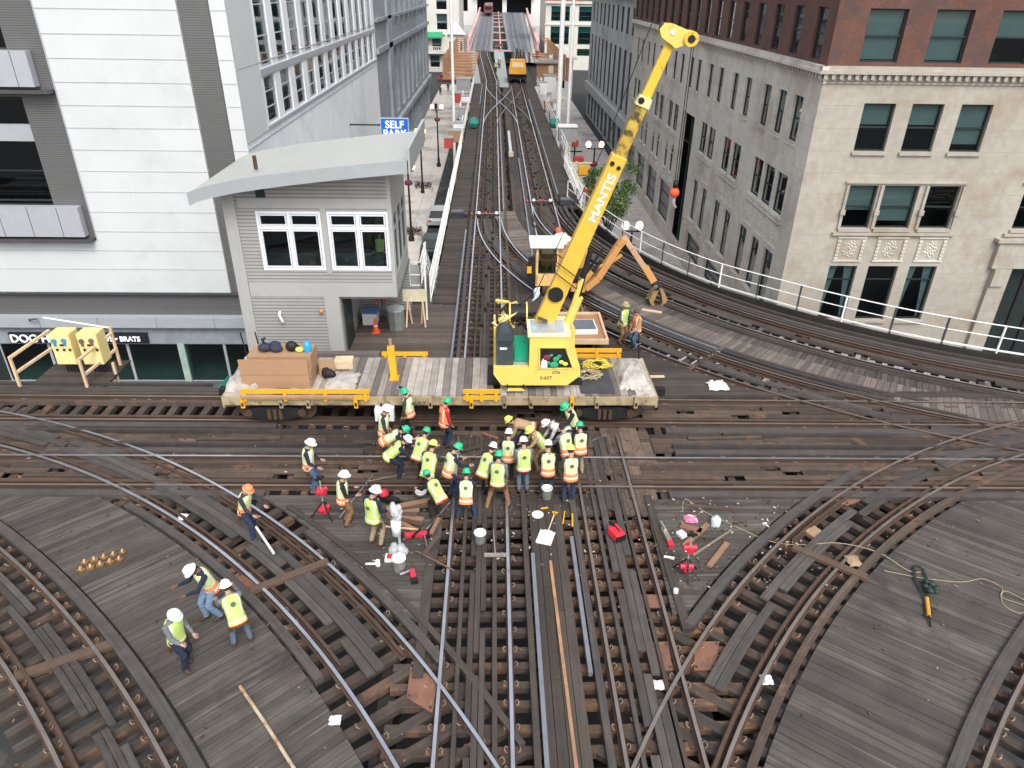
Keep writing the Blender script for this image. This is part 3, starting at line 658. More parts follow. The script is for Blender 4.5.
for a, b, z, z1 in sb:
    if z < 10: window(SD, B, a, b, z, z1, .2, blind=(random.choice((.3, .6)), 'pale_green_blind') if random.random() < .5 else None); nwin += 1
q = MB()    # upper rows, above the picture
for wl, L_ in ((FR, fb), (SD, sb)):
    for a, b, z, z1 in L_:
        if z > 10: q.face([wl.P(a, z, -.25), wl.P(b, z, -.25), wl.P(b, z1, -.25), wl.P(a, z1, -.25)], GLSD)
    for a, b, c, e, *_ in (fr_h if wl is FR else []):
        if a >= 36: q.face([wl.P(a, c, -.25), wl.P(b, c, -.25), wl.P(b, e, -.25), wl.P(a, e, -.25)], GLSD)
pb(q, 'window_glazing', B)
for a, b, c, e, r, k in s_h:
    if r == 'shop': window(SD, B, a, b, c, e, .3, style='grid', gl=GLSD, name='shop_window', fw=.12)
# sills, mullion pilasters, carved panels
q = MB()
for wl, L_ in ((FR, fr_h), (SD, s_h)):
    mm = LIME if wl is FR else LIMEG
    for a, b, c, e, r, k in L_:
        if r == 'shop': continue
        q = MB(); wl.box(q, a-.08, b+.08, c-.16, c-.02, 0, .12, mm); pb(q, 'window_sill', B)
q = MB()
for b0 in (17.3, 26.1): FR.box(q, b0-.25, b0+6.0, 1.72, 1.86, 0, .16, LIME); FR.box(q, b0-.15, b0+5.9, 4.3, 4.38, 0, .10, LIME)
SD.box(q, 36.4, 42.3, 1.72, 1.86, 0, .14, LIMEG)
for b0 in bays: SD.box(q, b0-.2, b0+4.1, 1.72, 1.86, 0, .14, LIMEG)
pb(q, 'string_course', B)
for b0 in (17.3, 26.1):
    for k, (a, w_) in enumerate(((.1, 1.5), (2.15, 1.6), (4.3, 1.5))):
        q = MB(); a += b0
        FR.box(q, a, a+w_, .32, .40, 0, .07, LIMEG); FR.box(q, a, a+w_, 1.55, 1.63, 0, .07, LIMEG)
        for t in (0, w_-.24):
            for j in range(6): FR.box(q, a+t+.04, a+t+.2, .44+j*.18, .56+j*.18, 0, .08, LIMEG)
        for j in range(26):      # carved relief
            ang = j*2.4; rr = .03+.42*sqrt(j/26); q.ball(FR.P(a+w_/2+rr*cos(ang)*.75, .98+rr*sin(ang), .0), .062, LIMEG, 6, (1, .8, 1))
        pb(q, 'carved_panel', B)
for wl, bs in ((SD, [36.5]+bays),):
    for b0 in bs:
        q = MB(); n_ = 3 if b0 == 36.5 else 2
        for k in range(n_):
            a = b0+k*2.0
            wl.box(q, a, a+1.5, .35, .42, 0, .06, LIMEG); wl.box(q, a, a+1.5, 1.55, 1.62, 0, .06, LIMEG)
            for j in range(16): ang = j*2.4; rr = .03+.4*sqrt(j/16); q.ball(wl.P(a+.75+rr*cos(ang)*.8, .98+rr*sin(ang), 0), .07, LIMEG, 6, (.8, 1, 1))
        pb(q, 'carved_panel', B)
# columns between the r3 windows
for b0 in (17.3,):
    for x in (0, 1.7, 3.96, 5.78):
        q = MB(); FR.box(q, b0+x-.07, b0+x+.07, 2.05, 4.2, 0, .10, LIME); FR.box(q, b0+x-.12, b0+x+.12, 2.75, 3.0, 0, .16, LIME); pb(q, 'pilaster', B)
# door surround
q = MB()
FR.box(q, 25.9, 26.85, -6.9, .05, 0, .22, LIME); FR.box(q, 31.2, 32.1, -6.9, .05, 0, .22, LIME); FR.box(q, 25.7, 32.3, .05, 1.45, 0, .26, LIME); FR.box(q, 25.5, 32.5, 1.45, 1.62, 0, .4, LIME); FR.box(q, 25.9, 26.6, -.9, .0, .22, .34, LIME)
pb(q, 'door_surround', B)
q = MB(); FR.box(q, 26.85, 31.2, -6.9, .05, -.5, -.42, DKF)
for x in (27.2, 28.1, 29.0, 29.9, 30.8): FR.box(q, x-.04, x+.04, -6.9, 0, -.42, -.34, mat('bronze_door_bars', (.04, .035, .03), .5, .5))
pb(q, 'door', B)
q = MB(); SD.box(q, 55.9, 59.7, -6.9, 4.0, -1.2, -1.1, BLACKI); SD.box(q, 57.6, 57.8, -6.9, 4.0, -.5, -.3, DKF); SD.box(q, 55.9, 59.7, 1.8, 1.9, -.4, -.3, DKF); pb(q, 'tall_entrance', B)
SD.box(q, 0, 0.01, 0, .01, 0, .01, DKF)
text_mesh('TRUST', .55, mat('carved_letter_shade', (.30, .26, .21), .9), 'carved_lettering', B, (27.3-15, -.29, .5+6.9), (pi/2, 0, 0), .02)
# crackled relief band above the shops on the side wall
q = MB()
for j in range(170):
    yy = 44+random.random()*40
    if 55.3 < yy < 60.3: continue
    q.ball(SD.P(yy, -3.3+random.uniform(-.35, .35) if yy < 60 else -1.9+random.uniform(-.35, .35), .01), random.uniform(.08, .16), LIMEG, 6, (.7, 1, 1))
pb(q, 'relief_band', B)

# ------------------------------------------------ white panelled building (left)
W_ = empty('parking_building', (-11.5, 34.8, -6.9), 0, 'white panelled building with grey louvred bays and a glazed storefront below', 'building')
FL = Wall((0, 34.8), (1, 0), (0, -1)); SL = Wall((-11.5, 0), (0, 1), (1, 0))
q = MB()
LN = mat('panel_joint', (.40, .42, .43), .7)
FL.sheet(q, -19.62, -13.55, -1.58, 24, [], WHP); FL.sheet(q, -12.2, -11.5, -1.58, 24, [], WHP); FL.sheet(q, -60, -19.62, -1.58, 1.18, [], WHP); FL.sheet(q, -60, -25, 1.18, 24, [], GRP, d=-.1)
pb(q, 'white_wall', W_)
q = MB(); z = -.34
while z < 24:
    FL.box(q, -19.62 if z > 1.2 else -60, -13.55, z, z+.035, -.02, .014, LN); FL.box(q, -12.2, -11.48, z, z+.035, -.02, .014, LN); z += .975
for x in (-17.35, -15.3): FL.box(q, x, x+.018, -1.58, 24, -.02, .008, mat('fine_joint', (.62, .64, .65), .6))
for x in (-22, -24.6, -27.2, -29.8): FL.box(q, x, x+.018, -1.58, 1.2, -.02, .008, MAT['fine_joint'])
pb(q, 'panel_joints', W_)
q = MB(); FL.sheet(q, -13.55, -12.2, -1.58, 24, [], GRP, d=-.09); FL.box(q, -13.57, -13.55, -1.58, 24, -.09, .0, WHP); FL.box(q, -12.2, -12.18, -1.58, 24, -.09, 0, WHP); pb(q, 'louvre_strip', W_)
q = MB(); FL.sheet(q, -25, -19.62, 1.18, 24, [(-25, -21.3, 2.83, 7.8), (-25, -21.3, 9.75, 14.6), (-25, -21.3, 16.5, 21.5)], GRP, .4, d=-.1)
FL.box(q, -19.66, -19.6, 1.18, 24, -.1, .02, GRM); pb(q, 'louvred_bay', W_)
for z0 in (1.2, 8.02, 14.9):
    q = MB(); FL.box(q, -25, -19.98 if z0 < 8 else -20.3, z0+.25, z0+1.45+.25, -.06, .35, GRM); FL.box(q, -25, -19.72, z0-.02, z0+.12, -.08, .5, mat('dark_grey_metal', (.09, .09, .095), .5, .3))
    for x in (-21.0, -22.4, -23.8): FL.box(q, x, x+.025, z0+.25, z0+1.7, .35, .36, MAT['dark_grey_metal'])
    pb(q, 'balcony_panel', W_)
for z0 in (2.83, 9.75, 16.5):
    o = window(FL, W_, -25, -21.3, z0, z0+4.9, .45, style='grid', gl=GLSD, fw=.06)
    q = MB(); FL.box(q, -25, -21.35, z0+3.0, z0+3.75, -.44, -.3, GRM); pb(q, 'spandrel', W_)
# base: louvre band, fascia, sign band, storefront
q = MB(); FL.box(q, -60, -11.55, -2.87, -1.6, -.5, -.12, GRP); pb(q, 'louvre_band', W_)
q = MB(); FL.box(q, -60, -11.5, -3.42, -2.87, -.5, .35, GRM); FL.box(q, -60, -11.5, -1.66, -1.56, -.1, .12, MAT['dark_grey_metal']); 
for x in range(-60, -12, 3): FL.box(q, x+.4, x+.42, -3.42, -2.87, .35, .354, MAT['dark_grey_metal'])
pb(q, 'fascia', W_)
q = MB(); FL.box(q, -60, -11.5, -4.5, -3.42, -.6, .0, mat('blue_grey_panel', (.27, .30, .33), .6)); pb(q, 'sign_band', W_)
q = MB(); SHINT = mat('storefront_interior', (.035, .05, .045), .8, var=.4, scale=.8); FL.box(q, -60, -11.6, -6.85, -4.45, -4, -3.9, SHINT); q.bb(-60, -11.6, 34.9, 38.7, -6.85, -6.8, mat('shop_floor', (.20, .19, .15), .7)); pb(q, 'storefront_interior', W_)
for x, m2 in ((-26.4, .1), (-23.8, .1), (-19.65, .12), (-16.75, .12), (-14.5, .12), (-12.0, .12)):
    x2 = {-26.4: -23.8, -23.8: -19.65, -19.65: -16.75, -16.75: -14.5, -14.5: -12.0, -12.0: -11.5}[x]
    window(FL, W_, x, x2, -6.85, -4.5, .15, fm=GRM, fw=.07, style='plain', gl=GLST, name='storefront_window')
q = MB()
FL.box(q, -60, -26.4, -6.85, -4.5, -.2, -.1, DKF)
FL.box(q, -16.95, -16.6, -6.85, -4.5, -.5, .02, mat('pale_green_column', (.35, .45, .40), .6)); pb(q, 'storefront_column', W_)
SGN = MB(); FL.box(SGN, -25.55, -18.35, -4.42, -3.83, .0, .16, mat('sign_board_black', (.015, .017, .025), .5)); s_ = pb(SGN, 'shop_sign', W_)
WLET = mat('white_sign_letters', (.85, .85, .85), .5, emit=.3)
text_mesh('DOG H', .62, WLET, 'lettering', W_, (-25.5+11.5, -.19, -4.34+6.9), (pi/2, 0, 0), .03, bold=.004)
text_mesh('\u2022 BREWS \u2022 BRATS', .40, WLET, 'lettering', W_, (-21.55+11.5, -.19, -4.28+6.9), (pi/2, 0, 0), .02, bold=.006, sx=.93)
q = MB(); q.tube([(-24.0, 34.4, -3.0), (-23.9, 34.2, -2.85), (-23.5, 34.2, -2.82)], .05, MAT['dark_grey_metal'], 6); pb(q, 'wall_camera', W_)
# side wall to the street
sh2 = []
for k in range(12):
    a = 38.8+k*3.14; sh2 += [(a, a+2.05, 8.75, 12.9), (a, a+2.05, 6.1, 8.35)]
q = MB(); SL.sheet(q, 34.8, 77, -6.9, 24, sh2, CONCW, .3); pb(q, 'side_wall', W_)
q = MB(); SL.sheet(q, 34.8, 38.3, 5.9, 24, [], WHP, d=.02)
for z in (5.55, 5.85, 9.0, 12.9): SL.box(q, 34.8, 77, z, z+.05, .0, .03, LN)
SL.box(q, 38.3, 77, 8.38, 8.7, 0, .05, GRM); SL.box(q, 38.3, 77, 5.9, 6.05, 0, .08, GRM); pb(q, 'side_trim', W_)
for a, b, c, e in sh2: window(SL, W_, a, b, c, e, .14, fm=mat('pale_grey_frame', (.45, .47, .49), .5), style='grid', gl=GLSR, fw=.1, blind=(.9, 'patterned_curtain') if random.random() < .35 else None)
q = MB(); q.face([(-12.6, 35.5, -6.9), (-12.6, 76.9, -6.9), (-12.6, 76.9, 24), (-12.6, 35.5, 24)], mat('interior_beige', (.10, .12, .11), .9, var=.6, scale=.6)); backing(FL, q, -60, -12.6, 1, 24, -1.6)
q.bb(-60, -11.6, 35, 77, 23.5, 24, GRM); pb(q, 'interior_wall', W_)

# ------------------------------------------------ blue-grey stone building beyond it, left side of the street
Dk = empty('stone_building', (-11.5, 77, -6.9), 0, 'dark blue grey stone building with deep vertical piers beyond the white building', 'building')
SK = Wall((-11.5, 0), (0, 1), (1, 0)); q = MB()
hs_ = [(90.5+k*5.8, 90.5+k*5.8+3.4, -1.0, 6.0) for k in range(8)]+[(90.5+k*5.8, 90.5+k*5.8+3.4, 8.2, 14) for k in range(8)]+[(80+k*5.8, 83.4+k*5.8, -5.6, -2.6) for k in range(10)]
SK.sheet(q, 77.05, 138, -6.9, 26, hs_, BLUES, .55); q.face([(-40, 77.05, -6.9), (-11.5, 77.05, -6.9), (-11.5, 77.05, 26), (-40, 77.05, 26)], BLUES); q.face([(-40, 138, -6.9), (-11.5, 138, -6.9), (-11.5, 138, 26), (-40, 138, 26)], BLUES)
SK.box(q, 77.05, 138.2, -2.1, -1.5, 0, .45, BLUES); SK.box(q, 77.05, 138.2, 6.4, 6.9, 0, .3, BLUES); SK.box(q, 77.05, 138.2, 9.2, 9.5, 0, .3, BLUES) ; SK.box(q, 85, 88, -5.9, 26, 0, .3, BLUES)
pb(q, 'stone_wall', Dk)
for a, b, c, e in hs_: window(SK, Dk, a, b, c, e, .5, style='grid', gl=GLSK, fm=mat('blue_grey_frame', (.10, .12, .13), .6))
q = MB(); q.face([(-13.2, 77.5, -6.9), (-13.2, 138, -6.9), (-13.2, 138, 26), (-13.2, 77.5, 26)], BLACKI); pb(q, 'interior_wall', Dk)

# ------------------------------------------------ grey colonnaded building, right side of the street
Gy = empty('colonnaded_building', (16, 88, -6.9), 0, 'light grey building with tall narrow piers and an arcade beyond the brick topped corner building', 'building')
SG = Wall((16, 0), (0, 1), (-1, 0)); hg = []
for k in range(10):
    a = 90.0+k*4.1; hg += [(a, a+2.9, 7.5, 10.4), (a, a+2.9, -1.2, 5.8), (a-.3, a+3.0, -6.7, -2.9), (a, a+2.9, 12, 20)]
q = MB(); SG.sheet(q, 87.5, 131, -6.9, 26, hg, STONEG, .3); q.face([(16, 87.5, -6.9), (46, 87.5, -6.9), (46, 87.5, 26), (16, 87.5, 26)], STONEG); q.face([(16, 131, -6.9), (46, 131, -6.9), (46, 131, 26), (16, 131, 26)], STONEG)
SG.box(q, 87.4, 131.2, -2.7, -1.5, 0, .5, STONEG); SG.box(q, 87.4, 131.1, 11.2, 11.6, 0, .4, STONEG)
for k in range(21): SG.box(q, 89.2+k*4.1/2 if k % 2 == 0 else 89.75+k*2.05, (89.2 if k % 2 == 0 else 89.75)+k*2.05+.3, -1.5, 11.2, 0, .12, STONEG)
pb(q, 'stone_wall', Gy)
for h in hg: window(SG, Gy, h[0], h[1], h[2], h[3], .26, style='grid', gl=GLSK, fm=mat('grey_frame', (.08, .085, .09), .6))
q = MB(); q.face([(17.2, 88, -6.9), (17.2, 131, -6.9), (17.2, 131, 26), (17.2, 88, 26)], BLACKI); pb(q, 'interior_wall', Gy)

# ------------------------------------------------ far buildings and the river bridge
CREAM = mat('cream_stone', (.62, .60, .54), .85, var=.12, scale=.4, stain=(.5, .48, .42), stain_at=.55, stain_scale=.12)
F1 = empty('cream_building', (-20, 196, -6.9), 0, 'cream stone building with a green awning at the far end of the pavement', 'building')
FW = Wall((0, 196), (1, 0), (0, -1)); h1 = []
for cx in (-18.4, -12.6): h1 += [(cx-1.5, cx+1.2, 7.0, 11.2), (cx-1.5, cx+1.2, 2.6, 6.2), (cx-1.5, cx+1.2, 13, 17)]
h1 += [(-21, -16.2, -2.0, .9), (-15.4, -13, -2.0, .9), (-20.8, -17.2, -5.9, -3.0), (-16, -13.5, -5.9, -3)]
q = MB(); FW.sheet(q, -45, -8.5, -6.9, 24, h1, CREAM, .7); FW.box(q, -22, -12, -2.6, -2.0, 0, 1.6, CREAM); FW.box(q, -22, -12, 1.6, 1.9, 0, .4, CREAM); q.face([(-8.5, 196, -6.9), (-8.5, 225, -6.9), (-8.5, 225, 24), (-8.5, 196, 24)], CREAM)
for k in range(22): FW.box(q, -22+k*.46, -21.85+k*.46, -2.0, -1.1, 1.45, 1.58, CREAM)
FW.box(q, -22, -12, -1.1, -.95, 1.4, 1.62, CREAM); pb(q, 'stone_wall', F1)
for a, b, c, e in h1: window(FW, F1, a, b, c, e, .5, gl=GLS, blind=(.6, 'pale_green_blind'), fm=WHF, fw=.12)
q = MB(); FW.box(q, -44, -8.7, -5.9, 24, -3, -2.9, mat('dim_interior', (.06, .065, .06), .9)); pb(q, 'interior_wall', F1)
q = MB(); AWN = mat('green_awning_fabric', (.03, .30, .14), .7); q.face([FW.P(-21.6, 2.2, .02), FW.P(-12.6, 2.2, .02), FW.P(-12.6, 1.2, 1.7), FW.P(-21.6, 1.2, 1.7)][::-1], AWN); FW.box(q, -21.6, -12.6, .85, 1.2, 1.66, 1.7, AWN); pb(q, 'awning', F1)
# bridge tender house
TH = empty('bridge_tender_house', (-8.6, 181, -6.9), 0, 'small pale stone bridge house with a pointed roof beside the bridge', 'bridge house')
q = MB(); wl = Wall((0, 181), (1, 0), (0, -1)); wl.sheet(q, -10.6, -6.9, -6.9, 2.5, [(-9.4, -8.3, -1, 1), (-10.2, -9.8, -1, 1), (-7.7, -7.3, -1, 1)], CREAM, .3); q.face([(-6.9, 181, -6.9), (-6.9, 185, -6.9), (-6.9, 185, 2.5), (-6.9, 181, 2.5)], CREAM); q.face([(-10.6, 185, -6.9), (-10.6, 181, -6.9), (-10.6, 181, 2.5), (-10.6, 185, 2.5)], CREAM); wl.box(q, -10.5, -7.0, -5.9, 2.4, -.7, -.6, BLACKI); pb(q, 'stone_wall', TH)
q = MB(); c_ = (-8.75, 183, 5.2)
for a, b in (((-11.1, 180.5), (-6.4, 180.5)), ((-6.4, 180.5), (-6.4, 185.5)), ((-6.4, 185.5), (-11.1, 185.5)), ((-11.1, 185.5), (-11.1, 180.5))): q.face([(*a, 2.5), (*b, 2.5), c_], STONEG)
pb(q, 'roof', TH)
# second one, right
TH2 = empty('bridge_tender_house', (17, 170, -6.9), 0, 'tall white stone bridge house with a hipped cream roof beside the far pavement', 'bridge house')
q = MB(); wl = Wall((0, 150), (1, 0), (0, -1)); cx = 13.3
wl.sheet(q, cx-2, cx+2, -6.9, .2, [(cx-1.5, cx-.9, -1.4, 0), (cx-.4, cx+.4, -1.4, 0), (cx+.9, cx+1.5, -1.4, 0), (cx-.5, cx+.5, -5, -2.5)], mat('white_painted_stone', (.74, .74, .72), .8, var=.15), .3); q.face([(cx-2, 153.5, -6.9), (cx-2, 150, -6.9), (cx-2, 150, .2), (cx-2, 153.5, .2)], MAT['white_painted_stone']); q.face([(cx+2, 150, -6.9), (cx+2, 153.5, -6.9), (cx+2, 153.5, .2), (cx+2, 150, .2)], MAT['white_painted_stone']); wl.box(q, cx-1.9, cx+1.9, -5.9, .1, -.7, -.6, BLACKI); pb(q, 'stone_wall', TH2)
q = MB(); q.bb(cx-2.6, cx+2.6, 149.4, 154.2, .2, .5, CREAM)
for a, b in (((cx-2.5, 149.5), (cx+2.5, 149.5)), ((cx+2.5, 149.5), (cx+2.5, 154)), ((cx+2.5, 154), (cx-2.5, 154)), ((cx-2.5, 154), (cx-2.5, 149.5))): q.face([(*a, .5), (*b, .5), (cx, 151.8, 2.9)], CREAM)
pb(q, 'roof', TH2)
F2 = empty('brick_and_stone_building', (13, 205, -6.9), 0, 'far building of red brick above cream stone with wide teal windows', 'building')
FW2 = Wall((0, 205), (1, 0), (0, -1)); h2 = []
for cx in (17.0, 24.1, 31.3, 38.4): h2 += [(cx-2.4, cx+2.4, 9.3, 14.5), (cx-2.4, cx+2.4, 4.6, 8.0), (cx-2.4, cx+2.4, -.8, 3.4), (cx-2.4, cx+2.4, -3.5, -1.8)]
h2 += []
q = MB(); FW2.sheet(q, 13.2, 45, -6.9, 8.9, [h for h in h2 if h[2] < 9], CREAM, .5); q.face([(13.2, 230, -6.9), (13.2, 205, -6.9), (13.2, 205, 26), (13.2, 230, 26)], CREAM); FW2.box(q, 13, 45, 8.6, 9.1, 0, .5, CREAM); FW2.box(q, 13, 45, 3.7, 4.0, 0, .2, CREAM); pb(q, 'stone_wall', F2)
q = MB(); FW2.sheet(q, 13.2, 45, 9.1, 26, [h for h in h2 if h[2] > 9], mat('orange_red_brick', (.34, .14, .10), .9, var=.2), .5); pb(q, 'brick_wall', F2)
for h in h2: window(FW2, F2, *h[:4], .4, fm=mat('teal_frame', (.03, .16, .13), .5), gl=GLST, fw=.16, style='grid', blind=(.35, 'teal_window_panel'))
q = MB(); FW2.box(q, 13.6, 44.8, -5.9, 25, -3, -2.9, MAT['dim_interior']); pb(q, 'interior_wall', F2)
# end of the vista: station across the river
F3 = empty('station_building', (4, 432, -6.9), 0, 'white station building straddling the tracks at the end of the bridge', 'station')
FW3 = Wall((0, 432), (1, 0), (0, -1)); q = MB(); FW3.sheet(q, -60, 80, -6.9, 40, [(-9, 4.5, -1, 7.2), (6.8, 20, -1, 7.2), (-18, -14, 0, 6), (-18, -14, 9, 16), (-28, -23, 0, 6), (-28, -23, 9, 16)], mat('white_station_wall', (.66, .66, .64), .8, var=.1, scale=.2), 2); pb(q, 'wall', F3)
q = MB(); FW3.box(q, -58, 78, -5.5, 30, -9, -8.8, BLACKI); pb(q, 'interior_wall', F3)
q = MB(); FW3.box(q, -11, 22, 7.4, 8.4, 0, 3, MAT['white_station_wall']); pb(q, 'canopy', F3)
# bridge
BR = empty('river_bridge', (1.5, 172, -1), 0, 'double track bridge with long pale pink side girders crossing the river', 'bridge')
PINK = mat('faded_pink_paint', (.56, .36, .35), .7, var=.15); BDK = mat('bridge_deck_grey', (.12, .125, .14), .8, var=.25, scale=.8)
q = MB(); q.face([(-5, 172, -.3), (-.2, 172, -.3), (.5, 432, -.3), (-8, 432, -.3)], BDK); q.face([(3.2, 172, -.3), (8.4, 172, -.3), (16, 432, -.3), (4.2, 432, -.3)], BDK); pb(q, 'bridge_deck', BR)
for a, b, c in (((-5.6, 172), (-7.4, 432), 1), ((9.6, 172), (17.5, 432), -1)):
    q = MB(); A = Vector((*a, 0)); Bv = Vector((*b, 0)); N_s = 26
    for k in range(N_s):
        p0 = A.lerp(Bv, k/N_s); p1 = A.lerp(Bv, (k+1)/N_s); hh = 1.0+1.6*abs(k/N_s-.5)
        q.bar(p0+Vector((0, 0, hh)), p1+Vector((0, 0, hh)), .8, .5, PINK); q.bar(p0+Vector((0, 0, -.4)), p1+Vector((0, 0, -.4)), .8, .6, PINK); q.bar(p0+Vector((0, 0, -.4)), p0+Vector((0, 0, hh)), .5, .5, PINK); q.bar(p0+Vector((0, 0, -.4)), p1+Vector((0, 0, hh)), .3, .4, PINK)
    pb(q, 'side_truss', BR)
q = MB()
for k in range(30): y = 174+k*8.6; q.bar((-.3, y, -.2), (3.3, y, -.2), .5, .3, PINK if k % 4 == 0 else STL)
q.bar((1.5, 172, 0), (2.4, 432, 0), .3, .3, PINK); pb(q, 'centre_bracing', BR)
wtr = MB(); wtr.face([(-900, 215, -6.1), (900, 215, -6.1), (900, 418, -6.1), (-900, 418, -6.1)], mat('river_water', (.05, .09, .08), .12, var=.1)); tag(wtr.build('water'), kind='structure')
def tr2(lbl, x0, x1): return track(lbl, [(x0+(x1-x0)*i/40, 172+260*i/40) for i in range(41)], .03, .8, ties=False, tops=(STEEL, STEEL), inner=[(-.5, STEEL), (.5, STEEL)])
tr2('track crossing the bridge on the side of the cream building', -2.4, -2.6); tr2('track crossing the bridge on the side of the teal windowed building', 5.4, 9.0)
# far street and side buildings so that no edge of the world shows
for x0, x1, y0, y1, h, mm, lb in ((-110, -61, 34.8, 90, 30, BLUES, 'plain grey office block up the cross street beyond the white building'), (47, 100, 34.8, 90, 30, STONEG, 'plain pale office block down the cross street beyond the brick topped one'),
                                  (-80, -46, 196, 240, 30, STONEG, 'plain grey block behind the green awning'), (46, 90, 196, 240, 30, STONEG, 'plain grey block behind the teal windowed building')):
    t = empty('office_block', (x0, y0, -6.9), 0, lb, 'building', 'plain blocks down the streets'); q = MB(); wl = Wall((0, y0), (1, 0), (0, -1)); hh = [(x, x+2.2, z, z+2.6) for x in [x0+2+i*4.4 for i in range(int((x1-x0-4)/4.4))] for z in range(-4, 20, 5)]
    wl.sheet(q, x0, x1, -6.9, h, hh, mm, .3); q.face([(x0, y1, -6.9), (x0, y0, -6.9), (x0, y0, h), (x0, y1, h)], mm); q.face([(x1, y0, -6.9), (x1, y1, -6.9), (x1, y1, h), (x1, y0, h)], mm); wl.box(q, x0+.1, x1-.1, -5.9, h-.1, -.5, -.4, BLACKI); pb(q, 'wall', t)

# ================================================================== signal tower
CORR = mat('corrugated_siding', (.365, .36, .345), .5, .15, var=.12, stain=(.33, .32, .30), stain_at=.55, stain_scale=.6, lines=[(2, .13, .035, (.17, .17, .17))])
CORRP = mat('plain_siding_trim', (.385, .385, .375), .55, .1, var=.08)
ROOFM = mat('pale_metal_roof', (.42, .425, .40), .5, .1, var=.08, lines=[(1, .6, .02, (.40, .42, .41))])
GUT = mat('gutter_metal', (.46, .49, .50), .35, .4, var=.08)
TW = empty('signal_tower', (-6.5, 24.9, 0), 0, 'grey corrugated signal tower with curved pale roof and white framed windows', 'signal tower')
TF = Wall((0, 24.9), (1, 0), (0, -1)); TS = Wall((-3.6, 0), (0, 1), (1, 0))
q = MB()
hw = [(-8.34, -6.09, 3.33, 5.49), (-5.87, -3.73, 3.33, 5.49)]
TF.sheet(q, -9.0, -3.62, 2.4, 6.15, hw, CORR, .2)
q.face([(-9.4, 24.92, 6.1), (-3.62, 24.92, 6.15), (-3.62, 24.92, 7.25), (-6, 24.92, 7.0), (-9.4, 24.92, 6.4)][::-1] if False else [(-9.4, 24.9, 6.15), (-3.62, 24.9, 6.15), (-3.62, 24.9, 7.2), (-6.2, 24.9, 6.98), (-8.2, 24.9, 6.65), (-9.4, 24.9, 6.3)], CORR)
TF.sheet(q, -9.0, -6.3, 0, 2.4, [], CORR)
hs2 = [(25.15, 26.2, 3.0, 5.35), (26.3, 27.4, 3.0, 5.35), (27.5, 28.6, 3.0, 5.35)]
TS.sheet(q, 24.92, 29.0, 2.38, 7.1, hs2, CORRP, .15)
q.face([(-9.4, 29, 0), (-3.6, 29, 0), (-3.6, 29, 7.1), (-9.4, 29, 6.2)], CORR); q.face([(-9.4, 29, -.1), (-9.4, 24.9, -.1), (-9.4, 24.9, 6.3), (-9.4, 29, 6.3)], CORR)
pb(q, 'wall', TW)
q = MB(); TF.box(q, -9.42, -9.0, -.1, 6.4, -.1, .05, CORRP); TF.box(q, -6.3, -5.75, -.1, 2.38, -.3, .03, CORRP); TF.box(q, -3.72, -3.58, 2.3, 7.2, -.1, .04, CORRP); TF.box(q, -8.98, -3.6, 2.3, 2.85, -.02, .025, CORRP)
TF.box(q, -8.9, -3.7, 5.6, 5.95, -.02, .025, CORRP); TF.box(q, -6.07, -5.89, 3.2, 5.6, -.02, .03, CORRP)
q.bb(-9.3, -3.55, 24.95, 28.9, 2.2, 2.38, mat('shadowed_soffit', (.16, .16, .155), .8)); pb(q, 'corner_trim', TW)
q = MB(); q.bb(-5.8, -5.72, 24.95, 28.9, -.1, 2.2, CORR); q.bb(-9.3, -5.8, 28.8, 28.9, -.1, 2.2, CORR); pb(q, 'lower_side_wall', TW)
q = MB(); q.bb(-5.70, -5.64, 25.3, 26.5, -.1, 2.0, DKF); pb(q, 'door', TW)
for a, b, c, e in hw: window(TF, TW, a, b, c, e, .06, fm=WHF, fw=.09, style='tower', gl=GLS)
for a, b, c, e in hs2: window(TS, TW, a, b, c, e, .05, fm=CORRP, fw=.07, style='cross', gl=GLS)
q = MB(); q.bb(-9.2, -3.8, 25.1, 28.8, 2.5, 2.6, mat('tower_floor', (.06, .06, .055), .8)); q.face([(-9.2, 28.6, 2.5), (-3.8, 28.6, 2.5), (-3.8, 28.6, 6.6), (-9.2, 28.6, 6.3)], mat('tower_inside', (.05, .055, .055), .9)); q.bb(-8.6, -4.2, 26.3, 26.9, 2.6, 3.5, mat('control_desk', (.10, .11, .11), .6)); pb(q, 'interior', TW)
# curved roof
prof = []
for i in range(25):
    t = i/24; x = -10.15+t*7.35; z = 5.83+1.24*(((t+.015)/1.015)**.55); prof.append((x, z))
q = MB(); b_ = len(q.v)
for i in range(24):
    (x0, z0), (x1, z1) = prof[i], prof[i+1]; ya, yb = 24.0, 29.6
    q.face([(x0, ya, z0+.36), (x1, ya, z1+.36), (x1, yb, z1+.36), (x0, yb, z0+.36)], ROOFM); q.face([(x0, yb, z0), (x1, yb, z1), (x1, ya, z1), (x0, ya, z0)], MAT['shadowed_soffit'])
    q.face([(x0, yb, z0), (x0, yb, z0+.36), (x1, yb, z1+.36), (x1, yb, z1)], GUT)
x0, z0 = prof[0]; q.face([(x0, 29.6, z0), (x0, 24, z0), (x0, 24, z0+.36), (x0, 29.6, z0+.36)], GUT); x1, z1 = prof[-1]; q.face([(x1, 24, z1), (x1, 29.6, z1), (x1, 29.6, z1+.36), (x1, 24, z1+.36)], GUT)
pb(q, 'roof', TW, weld=True)
q = MB()
